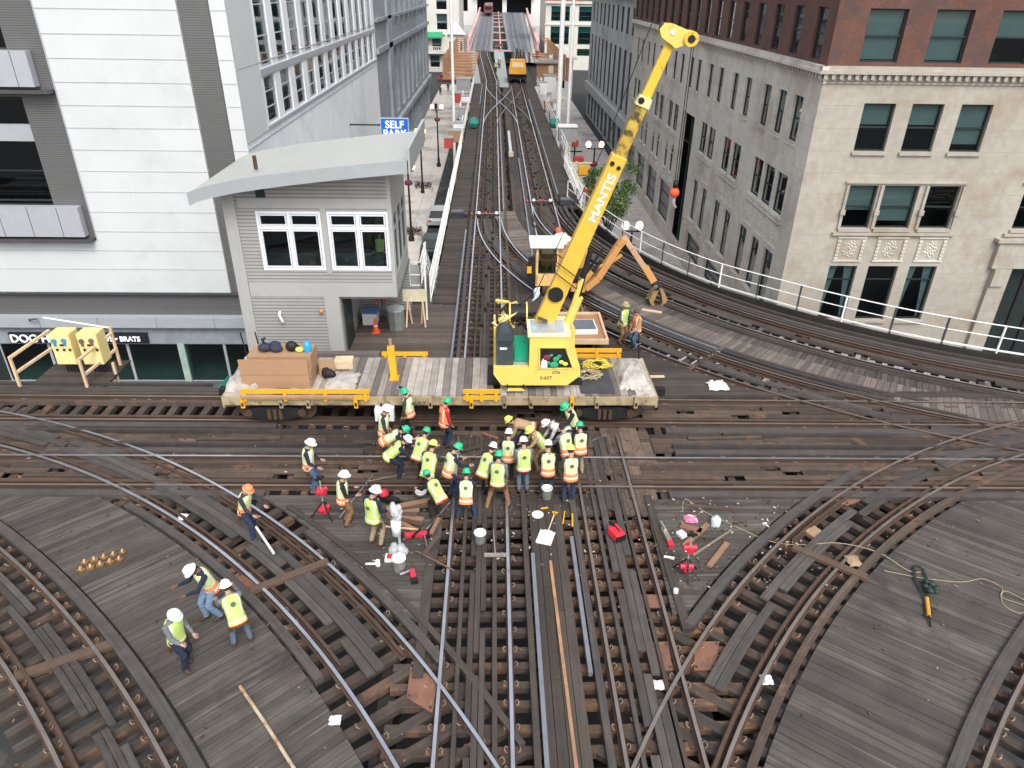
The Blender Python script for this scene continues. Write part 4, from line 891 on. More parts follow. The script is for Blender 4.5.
for i in range(24):
    (x0, z0), (x1, z1) = prof[i], prof[i+1]; e = .06
    P8 = [(x0, 23.9, z0-.02), (x1, 23.9, z1-.02), (x1, 23.9, z1+.40), (x0, 23.9, z0+.40)]
    q.face(P8, GUT); q.face([(x0, 23.9, z0+.40), (x1, 23.9, z1+.40), (x1, 24.02, z1+.40), (x0, 24.02, z0+.40)], GUT); q.face([(x0, 23.99, z0-.02), (x1, 23.99, z1-.02), (x1, 23.9, z1-.02), (x0, 23.9, z0-.02)], GUT)
q.bar((-2.78, 23.9, 7.45), (-2.78, 29.65, 7.45), .1, .8, GUT)
pb(q, 'gutter', TW)
q = MB(); q.tube([(-8.1, 25.0, 6.9), (-8.1, 25.0, 7.35)], .07, RUSTD, 8); pb(q, 'roof_vent', TW)
q = MB(); q.tube([(-8.0, 24.85, 1.7), (-8.0, 24.7, 1.6), (-7.9, 24.7, 1.35)], .05, WHF, 6); pb(q, 'hose_hook', TW)
q = MB(); TF.box(q, -8.2, -7.9, 5.98, 6.25, 0, .08, DKF); pb(q, 'wall_vent', TW)
q = MB(); q.ball((-6.45, 24.8, 1.75), .09, mat('orange_lamp_lens', (.6, .22, .05), .4), 8); pb(q, 'beacon', TW)

# ================================================================== flatcar
YEL = mat('safety_yellow_paint', (.72, .36, .02), .5, var=.1, stain=(.28, .15, .04), stain_at=.64, stain_scale=3)
CRY = mat('crane_yellow_paint', (.76, .56, .13), .42, var=.08, stain=(.36, .26, .09), stain_at=.58, stain_scale=2.2)
CRYD = mat('boom_yellow_paint', (.72, .47, .05), .45, var=.2, stain=(.22, .14, .04), stain_at=.56, stain_scale=4)
BLK = mat('black_grimy_steel', (.02, .02, .021), .6, .3, var=.4)
CRM = mat('cream_paint_dirty', (.35, .28, .17), .7, var=.35, stain=(.13, .09, .06), stain_at=.52, stain_scale=2.2)
FC = empty('flatcar', (-1.6, 20.75, 0), 0, 'long plank decked work flatcar carrying the yellow crane', 'flatcar')
q = MB(); x = -7.2
while x < 4.4:
    if not (-.1 < x < .1): w_ = random.uniform(.2, .26); q.box((x+w_/2, 20.97, 1.06), (2.6, w_-.012, .09+random.uniform(-.01, .01)), SLAT if random.random() < .72 else mat('dark_worn_plank', (.13, .11, .10), .85, grain=.3, var=.3), (Vector((0, 1, 0)), Vector((-1, 0, 0)), Vector((0, 0, 1)))); x += w_
    else: x += .2
pb(q, 'plank_deck', FC)
WRAP = mat('dirty_white_sheet', (.46, .42, .38), .8, var=.5, scale=4, stain=(.24, .19, .15), stain_at=.54, stain_scale=2)
for a, b in ((-8.5, -7.2), (4.42, 5.2)): q = MB(); q.bb(a, b, 19.66, 22.25, .95, 1.10, WRAP); pb(q, 'end_plate', FC)
q = MB(); q.bb(-8.5, 5.2, 19.58, 19.66, .78, 1.06, CRM); q.bb(-8.5, 5.2, 22.25, 22.33, .70, 1.06, CRM); q.bb(-8.56, -8.5, 19.58, 22.33, .70, 1.08, CRM); q.bb(5.2, 5.26, 19.58, 22.33, .70, 1.08, CRM)
for x in (-3, .2): q.bb(-6.2, 3.0, 20.4+x*0, 20.5, .25, .7, BLK)
q.bb(-6.2, 3.0, 21.3, 21.4, .25, .7, BLK); q.bb(-8.5, 5.2, 20.3, 21.5, .6, .72, BLK); pb(q, 'side_sill', FC)
for i, x in enumerate((-7.9, -6.7, -5.85, -4.35, -3.55, -2.0, -.7, .35, 1.2, 2.5, 3.3, 4.55)):
    q = MB(); q.bb(x-.06, x+.06, 19.48, 19.58, .72, 1.12, CRM if i % 3 else YEL); q.bb(x-.03, x+.03, 19.46, 19.48, .80, .92, BLK); pb(q, 'stake_pocket', FC)
for x in (-7.0, 3.6):       # bogies
    for s in (-1, 1):
        q = MB(); y = 20.75+s*.98
        pts = [(x-.95, .52), (x-.5, .62), (x+.5, .62), (x+.95, .52), (x+.95, .34), (x+.45, .16), (x-.45, .16), (x-.95, .34)]
        q.prism([(a, b) for a, b in pts], y-.06, y+.06, BLK, 'xz')
        for dx in (-.85, .85): q.tube([(x+dx, y-.1, .42), (x+dx, y+.14, .42)], .13, RUSTD, 10)
        for dx in (-.18, 0, .18): q.tube([(x+dx, y-.1*s*-1, .22), (x+dx, y-.1*s*-1, .55)], .07, RUSTD, 8)
        pb(q, 'bogie_frame', FC)
    for dx in (-.85, .85):
        q = MB(); q.tube([(x+dx, 20.0, .44), (x+dx, 20.12, .44)], .42, RUSTD, 20); q.tube([(x+dx, 21.4, .44), (x+dx, 21.52, .44)], .42, RUSTD, 20); q.tube([(x+dx, 20.1, .44), (x+dx, 21.4, .44)], .08, BLK, 8); pb(q, 'wheelset', FC)
for x in (-8.75, 5.45): q = MB(); q.bb(x-.3, x+.3, 20.62, 20.88, .5, .75, BLK); pb(q, 'coupler', FC)
def rack(x0, x1, y, z, rust=False):   # yellow stake-side rails
    q = MB(); m2 = YEL
    for zz in (.12, .34): q.bb(x0, x1, y-.03, y+.03, z+zz-.07, z+zz+.07, m2)
    n_ = max(2, int((x1-x0)/1.1)); 
    for k in range(n_+1): xx = x0+.12+(x1-x0-.24)*k/n_; q.bb(xx-.05, xx+.05, y-.055, y-.032, z, z+.42, m2)
    pb(q, 'yellow_side_rail', FC)
rack(-7.9, -3.9, 19.52, .98); rack(-.95, .2, 19.52, .98); rack(-3.9, -2.3, 22.4, .85); rack(2.75, 4.5, 22.4, 1.0)
q = MB(); q.bb(-7.9, -4.4, 19.38, 19.46, 1.14, 1.2, mat('weathered_pole', (.35, .22, .15), .8, var=.3)); pb(q, 'pole', FC)
q = MB(); q.bb(-7.0, -4.0, 22.35, 22.6, 1.05, 1.2, mat('dark_worn_plank', (.13, .11, .10))); pb(q, 'spare_timber', FC)
q = MB(); q.bb(-3.75, -3.15, 19.3, 19.56, .35, .78, mat('white_equipment_box', (.72, .74, .74), .5)); q.bb(-3.35, -3.28, 19.27, 19.3, .52, .6, BLK); pb(q, 'equipment_box', FC)
text_mesh('S-607', .26, mat('black_stencil', (.03, .03, .03), .7), 'car_number', FC, (-2.75+1.6, 19.574-20.75, .74), (pi/2, 0, 0), .002)
q = MB(); q.tube([(-3.0, 20.1, 1.12), (-3.0, 20.1, 1.13)], .14, mat('blue_grey_steel', (.25, .28, .33), .5, .3), 14); q.tube([(-3.0, 20.1, 1.13), (-3.0, 20.1, 1.15)], .07, BLK, 10); pb(q, 'deck_fitting', FC)
q = MB(); q.bb(2.8, 3.9, 19.75, 22.1, 1.11, 1.13, mat('dark_steel_plate', (.07, .07, .075), .6, .3, var=.3)); pb(q, 'steel_plate', FC)
q = MB(); q.bar((-3.27, 20.75, 1.1), (-3.33, 20.85, 2.25), .22, .16, YEL); q.bb(-3.42, -3.12, 20.6, 20.95, 1.1, 1.14, YEL); q.tube([(-3.33, 20.85, 2.25), (-3.34, 20.86, 2.5)], .05, mat('steel_tip', (.4, .36, .3), .5, .5), 8); pb(q, 'yellow_post', FC)
for x in (-8.5, -8.0, 5.1): q = MB(); q.tube([(x, 22.2, 1.1), (x-.1, 22.2, 2.1)], .025, BLK, 6); pb(q, 'stake', FC)
# items on the flatcar
CARD = mat('brown_cardboard', (.36, .22, .125), .85, var=.06)
def single(name, label, cat, mb, loc=(0, 0, 0), group=None, rz=0, **k):
    o = mb.build(name, None, **k); o.location = loc; o.rotation_euler = (0, 0, rz); return tag(o, label, cat, group)
q = MB(); q.bb(-1.1, 1.1, -.55, .55, 0, .55, CARD); q.bb(-1.12, 1.12, -.57, -.551, .27, .29, mat('packing_tape', (.26, .17, .10), .4)); single('cardboard_crate', 'wide brown cardboard crate with a taped seam at the end of the flatcar', 'box', q, (-6.95, 20.75, 1.11), rz=.02)
q = MB(); q.bb(-1.08, 1.08, -.03, .03, 0, 1.0, CARD); q.bb(-1.08, 1.08, -.034, -.031, .47, .49, MAT['packing_tape']); single('cardboard_sheet', 'tall flat sheet of brown cardboard leaning in front of the crate', 'cardboard', q, (-6.95, 20.12, 1.11), rz=0)
q = MB(); q.bb(-1.0, 1.0, -.45, .45, 0, .42, CARD); single('cardboard_crate', 'brown cardboard crate stacked on top with bags and a blue jug on it', 'box', q, (-6.85, 20.85, 1.67), rz=.02)
q = MB(); q.bb(-.25, .25, -.3, .3, 0, .32, CARD); single('cardboard_box', 'small open brown cardboard box between the crates and the pale block', 'box', q, (-5.55, 21.2, 1.11), rz=.2)
q = MB(); q.bb(-.3, .3, -.2, .2, 0, .3, mat('pale_wood_block', (.62, .48, .33), .8, grain=.2)); single('wood_block', 'pale timber block on the flatcar planks beside the dark sack', 'block', q, (-5.05, 21.6, 1.11), rz=.05)
DKB = mat('dark_blue_bag_fabric', (.03, .035, .06), .85, var=.4); 
q = MB()
for a in range(6): q.ball((random.uniform(-.25, .25), random.uniform(-.12, .12), .1+random.random()*.1), random.uniform(.1, .17), DKB, 10, (1.3, 1, .8))
q.tube([(-.2, 0, .2), (-.25, 0, .42), (-.15, 0, .45)], .05, DKB, 6); single('work_bag', 'slumped navy work bag on top of the cardboard crate', 'bag', q, (-7.15, 20.8, 2.09), smooth=True)
q = MB(); q.ball((0, 0, .17), .2, BLK, 12, (1, .8, .9)); q.ball((.15, .02, .1), .12, BLK, 10); single('backpack', 'round black backpack on the crate beside the blue jug', 'bag', q, (-6.5, 20.8, 2.09), smooth=True)
q = MB(); q.lathe((0, 0, 0), [(0, 0), (.12, 0), (.13, .03), (.13, .24), (.1, .29), (.05, .31), (.05, .36), (0, .36)], mat('bright_blue_plastic', (.03, .30, .70), .35), 14); single('water_jug', 'bright blue plastic water jug on top of the crate', 'jug', q, (-6.0, 20.8, 2.09), smooth=True)
q = MB(); q.ball((0, 0, .09), .13, mat('lime_fabric', (.55, .75, .12), .8), 10, (1.1, .8, .7)); single('folded_vest', 'crumpled lime vest lying between the backpack and the jug', 'vest', q, (-6.24, 20.72, 2.09), smooth=True)
q = MB()
for a in range(5): q.ball((random.uniform(-.12, .12), random.uniform(-.1, .1), .14+random.random()*.1), .14, BLK, 8)
single('dark_sack', 'small black sack on the flatcar beside the pale timber block', 'sack', q, (-5.4, 20.8, 1.11), smooth=True)
def crumple(name, label, cat, loc, rx, ry, h, m, n=13, seed=1, rz=0):
    rnd = random.Random(seed); q = MB(); G_ = {}
    for i in range(n):
        for j in range(n):
            u, v = i/(n-1)*2-1, j/(n-1)*2-1; e = max(0, 1-max(abs(u), abs(v))**4); rr = 1+rnd.uniform(-.12, .12)
            G_[i, j] = (u*rx*rr, v*ry*rr, .01+h*e*(.35+.65*rnd.random()))
    vs = [G_[i, j] for i in range(n) for j in range(n)]; q.faces(vs, [(i*n+j, (i+1)*n+j, (i+1)*n+j+1, i*n+j+1) for i in range(n-1) for j in range(n-1)], m); q.uv = [[(0, 0)]*len(f) for f in q.f]
    return single(name, label, cat, q, loc, rz=rz, smooth=True)
crumple('plastic_sheet', 'crumpled dirty white sheet heaped on the crate end of the flatcar', 'sheet', (-8.05, 21.0, 1.1), .5, 1.1, .45, WRAP, seed=3)
crumple('plastic_sheet', 'crumpled white sheet spread over the flatcar beside the cardboard crates', 'sheet', (-4.95, 20.5, 1.11), .5, .65, .12, WRAP, seed=4)
crumple('plastic_sheet', 'stained white sheet heaped over the end of the flatcar past the yellow ropes', 'sheet', (4.65, 21.0, 1.1), .5, 1.0, .38, WRAP, seed=5)
ROPE = mat('yellow_rope', (.60, .48, .06), .8, var=.2); ROPE2 = mat('tan_rope', (.42, .35, .22), .85, var=.2)
for c, mm, lb, sd in (((3.55, 21.6, 1.16), ROPE, 'tangled heap of yellow rope on the flatcar next to the cab', 3), ((3.1, 20.9, 1.16), ROPE2, 'loose pile of tan rope on the planks in front of the yellow rope', 4)):
    rnd = random.Random(sd); q = MB(); pts = []
    for k in range(110): a = k*.43+rnd.random()*.5; r = rnd.uniform(.15, .45); pts.append((r*1.3*cos(a), r*sin(a)*.8, rnd.uniform(0, .12)))
    q.tube(pts, .016, mm, 5); single('rope_pile', lb, 'rope', q, c)

# ================================================================== crane
CR = empty('mobile_crane', (1.3, 20.9, 1.1), 0, 'yellow telescopic crane with a lettered boom standing on the flatcar', 'crane')
q = MB(); q.prism([(.25, 1.36), (2.35, 1.36), (2.75, 1.72), (2.72, 2.05), (2.3, 3.05), (1.12, 3.05), (1.12, 2.0), (.0, 2.0), (.0, 1.75)], 19.85, 20.0, CRY, 'xz')
pb(q, 'side_panel', CR, bevel=.02)
q = MB(); q.prism([(.25, 1.36), (2.35, 1.36), (2.75, 1.72), (2.72, 1.95), (.0, 1.95), (.0, 1.75)], 20.0, 21.8, CRY, 'xz'); q.bb(.0, .62, 20.9, 21.8, 1.95, 2.9, CRY); q.bb(1.12, 1.22, 20.0, 21.0, 1.95, 3.05, CRY); q.bb(2.1, 2.7, 21.3, 21.7, 1.95, 2.6, CRY); pb(q, 'crane_body', CR, bevel=.025)
q = MB(); q.bb(1.05, 2.38, 19.82, 21.0, 3.05, 3.16, mat('cab_roof_frame', (.78, .70, .42), .5, var=.1)); pb(q, 'cab_roof', CR, bevel=.02)
q = MB(); q.bb(1.16, 2.2, 19.93, 20.9, 3.162, 3.172, mat('cab_roof_glass', (.40, .46, .50), .2, .2, var=.3, scale=3)); pb(q, 'roof_window', CR)
# cab side: build pillars by placing dark opening with glass proud of the panel
q = MB(); wp = [(1.44, 1.98), (2.52, 1.98), (2.24, 2.72), (1.42, 2.72)]; q.prism(wp, 19.835, 19.848, BLK, 'xz'); 
for i in range(4): a, b = wp[i], wp[(i+1) % 4]; q.bar((a[0], 19.835, a[1]), (b[0], 19.835, b[1]), .04, .05, CRY)
pb(q, 'cab_window', CR)
GRN = mat('bright_green_fabric', (.03, .32, .16), .7, var=.2)
q = MB(); 
for c, r, m2 in (((1.6, 19.81, 2.3), .07, mat('white_shirt', (.75, .75, .74), .8)), ((1.72, 19.81, 2.18), .06, GRN), ((2.05, 19.81, 2.42), .06, GRN), ((2.25, 19.81, 2.15), .07, MAT['lime_fabric']), ((1.8, 19.81, 2.45), .05, GRN), ((1.58, 19.8, 2.2), .09, mat('white_shirt', (.75, .75, .74), .8)), ((1.66, 19.79, 2.38), .10, mat('dark_red_cap', (.28, .02, .05), .6)), ((1.95, 19.8, 2.32), .09, GRN), ((2.12, 19.8, 2.22), .07, MAT['lime_fabric']), ((1.9, 19.8, 2.12), .12, GRN), ((1.58, 19.8, 2.08), .1, MAT['white_shirt'])): q.ball(c, r, m2, 10, (1.2, .12, 1))
pb(q, 'cab_operator_and_seat', CR, smooth=True)  # blobs for the operator in red cap and white, and the green seat
q = MB(); q.bb(.08, .62, 20.02, 20.85, 2.0, 2.85, mat('dark_teal_grey_cover', (.045, .06, .07), .55, var=.2)); q.tube([(.35, 20.02, 2.85), (.35, 20.85, 2.85)], .27, MAT['dark_teal_grey_cover'], 16); pb(q, 'engine_cover', CR)
q = MB(); q.bb(.2, .42, 20.0, 20.015, 2.55, 2.62, MAT['white_shirt']); pb(q, 'cover_label', CR)
q = MB(); q.bb(.66, 1.1, 20.25, 20.9, 2.02, 2.62, mat('green_box_paint', (.01, .33, .19), .4)); pb(q, 'green_box', CR)
q = MB(); q.bb(.46, 1.1, 19.98, 20.3, 1.96, 1.99, mat('worn_step_plate', (.50, .47, .42), .6, .2, var=.3)); pb(q, 'step_plate', CR)
q = MB(); q.bb(.42, .98, 19.72, 19.85, 1.22, 1.26, CRY); q.bb(.42, .46, 19.76, 19.85, 1.26, 1.4, BLK); q.bb(.94, .98, 19.76, 19.85, 1.26, 1.4, BLK); pb(q, 'step', CR)
q = MB(); q.cyl((1.3, 20.9, 1.12), .75, .24, BLK, 24); q.bb(-.2, 2.9, 20.3, 21.5, 1.12, 1.22, BLK); pb(q, 'turntable', CR)
q = MB()   # winch, hoses and engine parts behind the cover
for a in range(16):
    p0 = Vector((random.uniform(.3, 1.2), random.uniform(21.0, 21.9), random.uniform(2.7, 3.2))); p1 = p0+Vector((random.uniform(-.4, .4), random.uniform(-.3, .3), random.uniform(-.2, .35))); p2 = p1+Vector((random.uniform(-.4, .4), random.uniform(-.3, .3), random.uniform(-.5, 0)))
    q.tube([p0, p1, p2], random.uniform(.03, .07), BLK if a % 3 else CRY, 6)
q.tube([(.55, 21.5, 3.15), (1.05, 21.5, 3.15)], .3, BLK, 16); q.tube([(.5, 21.5, 3.15), (.55, 21.5, 3.15)], .36, CRY, 16); q.tube([(1.05, 21.5, 3.15), (1.1, 21.5, 3.15)], .36, CRY, 16); pb(q, 'winch', CR, smooth=False)
q = MB(); q.bb(.0, .7, 21.3, 21.35, 2.7, 3.15, mat('pale_yellow_guard', (.75, .66, .32), .5)); q.bar((.02, 21.0, 2.95), (.75, 21.4, 3.3), .3, .04, MAT['pale_yellow_guard']); pb(q, 'guard_plate', CR)
text_mesh('S-607', .17, MAT['black_stencil'], 'unit_number', CR, (1.35-1.3+.12, 19.842-20.9, 1.58-1.1), (pi/2, 0, 0), .002)
text_mesh('CTA', .13, mat('dark_blue_letters', (.03, .04, .12), .6), 'lettering', CR, (1.85-1.3, 19.842-20.9, 1.78-1.1), (pi/2, 0, 0), .002, bold=.004)
# boom in its own frame: origin at pivot, x along boom, z up-side, y across
BM = bpy.data.objects.new('boom', None)
piv = Vector((1.2, 20.95, 2.0)); tip = Vector((4.70, 20.75, 11.35)); X_ = (tip-piv).normalized(); Y_ = Vector((0, 0, 1)).cross(X_).normalized(); Y_ = -Y_ if Y_.y < 0 else Y_; Z_ = X_.cross(Y_); BL = (tip-piv).length
def bw(x, y, z): return piv+X_*x+Y_*y+Z_*z
q = MB()
def sect(q, a, b, w0, w1, h, m2, z0=0):
    P8 = [bw(a, -h/2, z0-w0/2), bw(a, h/2, z0-w0/2), bw(a, h/2, z0+w0/2), bw(a, -h/2, z0+w0/2), bw(b, -h/2, z0-w1/2), bw(b, h/2, z0-w1/2), bw(b, h/2, z0+w1/2), bw(b, -h/2, z0+w1/2)]
    q.faces([tuple(p) for p in P8], [(0, 3, 2, 1), (4, 5, 6, 7), (0, 1, 5, 4), (1, 2, 6, 5), (2, 3, 7, 6), (3, 0, 4, 7)], m2); q.uv = [[(0, 0)]*len(f) for f in q.f]
sect(q, -.2, 6.75, .64, .46, .40, mat('golden_boom_paint', (.68, .44, .06), .42, var=.1, stain=(.48, .31, .07), stain_at=.6, stain_scale=1.2)); pb(q, 'boom_base_section', CR, bevel=.03)
q = MB(); sect(q, 6.6, 8.35, .35, .32, .28, mat('grimy_yellow_boom', (.50, .33, .05), .5, var=.4, stain=(.075, .055, .03), stain_at=.47, stain_scale=3.2)); pb(q, 'boom_middle_section', CR, bevel=.02)
q = MB(); sect(q, 8.3, BL-.05, .27, .24, .22, CRYD); pb(q, 'boom_tip_section', CR, bevel=.02)
q = MB(); sect(q, 8.15, 8.42, .42, .36, .34, mat('pale_yellow_guard', (.75, .66, .32))); q.tube([bw(8.3, -.2, .1), bw(8.3, -.16, .1)], .09, BLK, 12); pb(q, 'boom_collar', CR, bevel=.03)
q = MB(); q.tube([bw(6.45, -.23, -.1), bw(6.45, -.19, -.1)], .06, BLK, 10); q.tube([bw(6.5, -.23, .12), bw(6.5, -.19, .12)], .07, BLK, 10); q.tube([bw(2.25, -.27, .05), bw(2.25, -.19, .05)], .24, BLK, 20); q.bar(bw(1.35, -.24, -.05), bw(1.35, -.22, .28), .3, .02, MAT['dark_teal_grey_cover']); pb(q, 'boom_fittings', CR)
q = MB(); hd = [(BL-.2, -.15), (BL-.1, .30), (BL+.05, .44), (BL+.24, .38), (BL+.30, .15), (BL+.30, -.3), (BL+.16, -.48), (BL-.02, -.38)]
for s in (-.2, .2):
    a = [bw(x, s-.02, z) for x, z in hd]; b = [bw(x, s+.02, z) for x, z in hd]; q.face(a[::-1], CRY); q.face(b, CRY)
    for i in range(8): j = (i+1) % 8; q.face([a[i], a[j], b[j], b[i]], CRY)
q.tube([bw(BL+.15, -.3, -.42), bw(BL+.15, .3, -.42)], .19, CRYD, 18); q.tube([bw(BL+.15, -.32, -.42), bw(BL+.15, .32, -.42)], .1, BLK, 10); q.tube([bw(BL+.12, -.18, .28), bw(BL+.12, .18, .28)], .15, BLK, 18); q.tube([bw(BL+.12, -.24, .1), bw(BL+.12, .24, .05)], .07, WHF, 12)
pb(q, 'boom_head', CR)
q = MB(); q.tube([bw(1.2, -.1, -.75), bw(3.0, -.05, -.52)], .09, CRY, 12); q.tube([(2.05, 20.8, 2.1), bw(2.4, -.05, -.68)], .15, CRY, 14); q.tube([bw(2.3, -.05, -.66), bw(3.9, -.02, -.4)], .085, BLK, 12); pb(q, 'lift_cylinder', CR)
q = MB()
for k in (2.95, 3.25): q.tube([bw(k, -.3, .45), bw(k-.25, -.32, -.45), bw(k-.2, .32, -.45), bw(k+.05, .3, .45), bw(k, -.3, .45)], .018, BLK, 5)
q.tube([bw(BL+.1, 0, .66), bw(7, 0, .5), bw(2, 0, .62), (.8, 21.5, 3.4)], .014, BLK, 5); pb(q, 'cable', CR)
wl_ = BL+.1; hp = bw(BL+.15, 0, -.5); hb = Vector((hp.x, hp.y, 7.5))
q = MB(); q.tube([hp, hb], .012, BLK, 5); q.tube([hp+Vector((.06, 0, 0)), hb+Vector((.06, 0, 0))], .012, BLK, 5); pb(q, 'hoist_rope', CR)
q = MB(); q.ball(hb+Vector((.03, 0, -.2)), .145, mat('red_orange_paint', (.80, .09, .03), .5), 14, (1, .8, .95)); q.tube([hb+Vector((.03, 0, -.05)), hb+Vector((.03, 0, .14))], .07, BLK, 8); q.tube([hb+Vector((.03, 0, -.38)), hb+Vector((.03, 0, -.52)), hb+Vector((.12, 0, -.62)), hb+Vector((.03, 0, -.72)), hb+Vector((-.07, 0, -.62))], .035, mat('pink_grey_hook', (.4, .3, .3), .6), 8); pb(q, 'hook_ball', CR, smooth=True)
mm = text_mesh('MANTIS', .42, mat('faded_white_lettering', (.72, .72, .62), .7), 'boom_lettering', CR, (0, 0, 0), (0, 0, 0), .003, bold=.012, sx=1)
mm.matrix_basis = Matrix.Translation(bw(4.75, -.208, -.14)-CR.location) @ Matrix((X_, Z_, X_.cross(Z_))).transposed().to_4x4() @ Matrix.Scale(.82, 4, (0, 1, 0))

# ================================================================== orange excavator on the street track
ORG = mat('orange_machine_paint', (.52, .26, .08), .45, var=.12, stain=(.30, .15, .06), stain_at=.62, stain_scale=2)
EX = empty('rail_excavator', (3.2, 31.8, 0), 0, 'orange rail excavator with a white roofed cab and folded arm behind the crane', 'excavator')
q = MB(); q.bb(1.9, 4.6, 30.8, 33.6, .45, 1.0, BLK); q.bb(2.2, 4.4, 31.6, 33.6, 1.0, 1.75, ORG); pb(q, 'chassis', EX, bevel=.04)
for x in (2.35, 4.05):
    for y in (30.9, 33.4): q = MB(); q.tube([(x-.12, y, .4), (x+.12, y, .4)], .38, RUSTD, 16); pb(q, 'wheel', EX)
ex = 1.95; q = MB()
for x in (1.95, 2.85):
    for y in (30.6, 31.7): q.bb(x-.05, x+.05, y-.05, y+.05, .6, 2.35, mat('cream_orange_cab', (.72, .45, .18), .5))
q.bb(1.9, 2.9, 30.55, 31.75, .55, 1.1, MAT['cream_orange_cab']); pb(q, 'cab', EX)
q = MB(); q.bb(1.96, 2.84, 30.66, 31.64, 1.1, 2.3, GLSD); pb(q, 'cab_glass', EX)
q = MB(); q.bb(1.6, 3.1, 30.4, 31.9, 2.35, 2.5, mat('off_white_roof', (.76, .75, .72), .5, var=.1)); pb(q, 'cab_roof', EX, bevel=.04)
q = MB()
for a in range(7): q.ball((random.uniform(2.9, 3.9), random.uniform(31.2, 32.4), 2.3+random.uniform(-.1, .1)), random.uniform(.18, .32), MAT['off_white_roof'], 8, (1.2, 1, .6))
q.ball((3.0, 32.3, 2.6), .16, mat('red_orange_paint', (.8, .09, .03)), 8); pb(q, 'white_sack_and_gear', EX, smooth=True)
q = MB(); q.bb(1.55, 1.85, 30.5, 30.7, .7, 1.9, BLK); q.bb(1.5, 1.7, 30.42, 30.5, 1.2, 1.5, YEL); pb(q, 'side_mirror', EX)
def rib(q, pts, w, h, m2):
    for a, b in zip(pts[:-1], pts[1:]): q.bar(a, b, w, h, m2, (0, 1, 0))
q = MB(); rib(q, [(2.9, 30.6, 1.0), (3.5, 30.4, .55), (4.15, 30.4, .5), (4.7, 30.4, 1.0), (5.5, 30.4, 2.5), (5.75, 30.4, 2.85)], .30, .36, ORG); pb(q, 'main_boom', EX, bevel=.03)
q = MB(); q.tube([(4.1, 30.15, .9), (4.75, 30.15, 1.9)], .08, BLK, 8); q.tube([(3.9, 30.15, .7), (4.4, 30.15, 1.4)], .12, ORG, 8); q.tube([(4.6, 30.4, 1.5), (5.2, 30.4, 1.7), (5.7, 30.4, 2.1)], .09, ORG, 8); q.tube([(4.0, 30.7, .8), (4.9, 30.7, 2.3)], .06, BLK, 8); pb(q, 'hydraulic_cylinder', EX)
q = MB(); rib(q, [(5.68, 30.4, 2.95), (6.1, 30.3, 2.4), (6.9, 30.2, 1.35)], .24, .26, mat('faded_orange_arm', (.50, .30, .17), .5, var=.3)); pb(q, 'stick', EX, bevel=.03)
q = MB(); rib(q, [(6.75, 30.2, 1.6), (7.2, 30.1, .95)], .30, .34, ORG); pb(q, 'stick_end', EX, bevel=.03)
q = MB(); q.tube([(7.2, 30.1, .95), (7.45, 30.05, .7)], .2, BLK, 10); q.tube([(7.2, 29.8, .8), (7.5, 30.3, .8)], .09, mat('bare_steel', (.4, .4, .4), .4, .7), 8); pb(q, 'rotator', EX)
q = MB(); BR_ = mat('worn_brass_steel', (.36, .23, .10), .6, .3, var=.4)
for s in (-1, 1):
    pts = [(7.42+s*.05, .62), (7.42+s*.28, .5), (7.42+s*.42, .2), (7.42+s*.30, -.05), (7.42+s*.12, -.12), (7.42+s*.20, .12), (7.42+s*.14, .34)]
    q.prism(pts if s > 0 else pts[::-1], 29.75, 30.35, BR_, 'xz')
pb(q, 'grapple', EX, bevel=.02)
q = MB(); q.ball((1.95, 30.3, .3), .2, WHF, 8, (.8, .8, 1.4)); q.tube([(2.05, 30.3, .6), (1.9, 30.2, .1), (1.75, 30.2, -.05)], .06, WHF, 8); pb(q, 'hose_bundle', EX, smooth=True)
# rusty brown trolley by the crane
TRL = empty('rail_trolley', (3.2, 26.1, 0), 0, 'flat brown steel trolley with a pale edge parked behind the crane', 'trolley')
q = MB(); q.bb(2.35, 4.35, 24.9, 27.4, .42, .52, mat('brown_wood_panel', (.35, .19, .10), .7, var=.15, grain=.1)); pb(q, 'bed', TRL)
q = MB(); ED = mat('pale_tan_edge', (.60, .42, .28), .7)
q.bb(2.25, 2.35, 24.8, 27.5, .40, .6, ED); q.bb(4.35, 4.45, 24.8, 27.5, .40, .6, ED); q.bb(2.35, 4.35, 24.8, 24.9, .40, .6, ED); q.bb(2.35, 4.35, 27.4, 27.5, .40, .6, ED); pb(q, 'rim', TRL)
for x in (2.48, 3.92):
    for y in (25.2, 27.1): q = MB(); q.tube([(x-.05, y, .2), (x+.05, y, .2)], .2, RUSTD, 14); pb(q, 'wheel', TRL)
q = MB(); q.bb(0, .95, 0, 1.0, 0, .2, mat('white_gloss_panel', (.72, .72, .70), .25, var=.15)); q.bb(.05, .9, .05, .95, .2, .21, mat('dark_reflective_panel', (.10, .11, .12), .2)); single('white_case', 'white case with a dark top lying on the brown trolley', 'case', q, (3.15, 25.4, .53), rz=.05)
q = MB(); q.bb(0, .6, 0, 1.3, 0, .18, mat('pale_yellow_guard', (.7, .6, .3))); single('yellow_case', 'flat pale yellow case on the trolley behind the boom', 'case', q, (2.45, 25.5, .53))

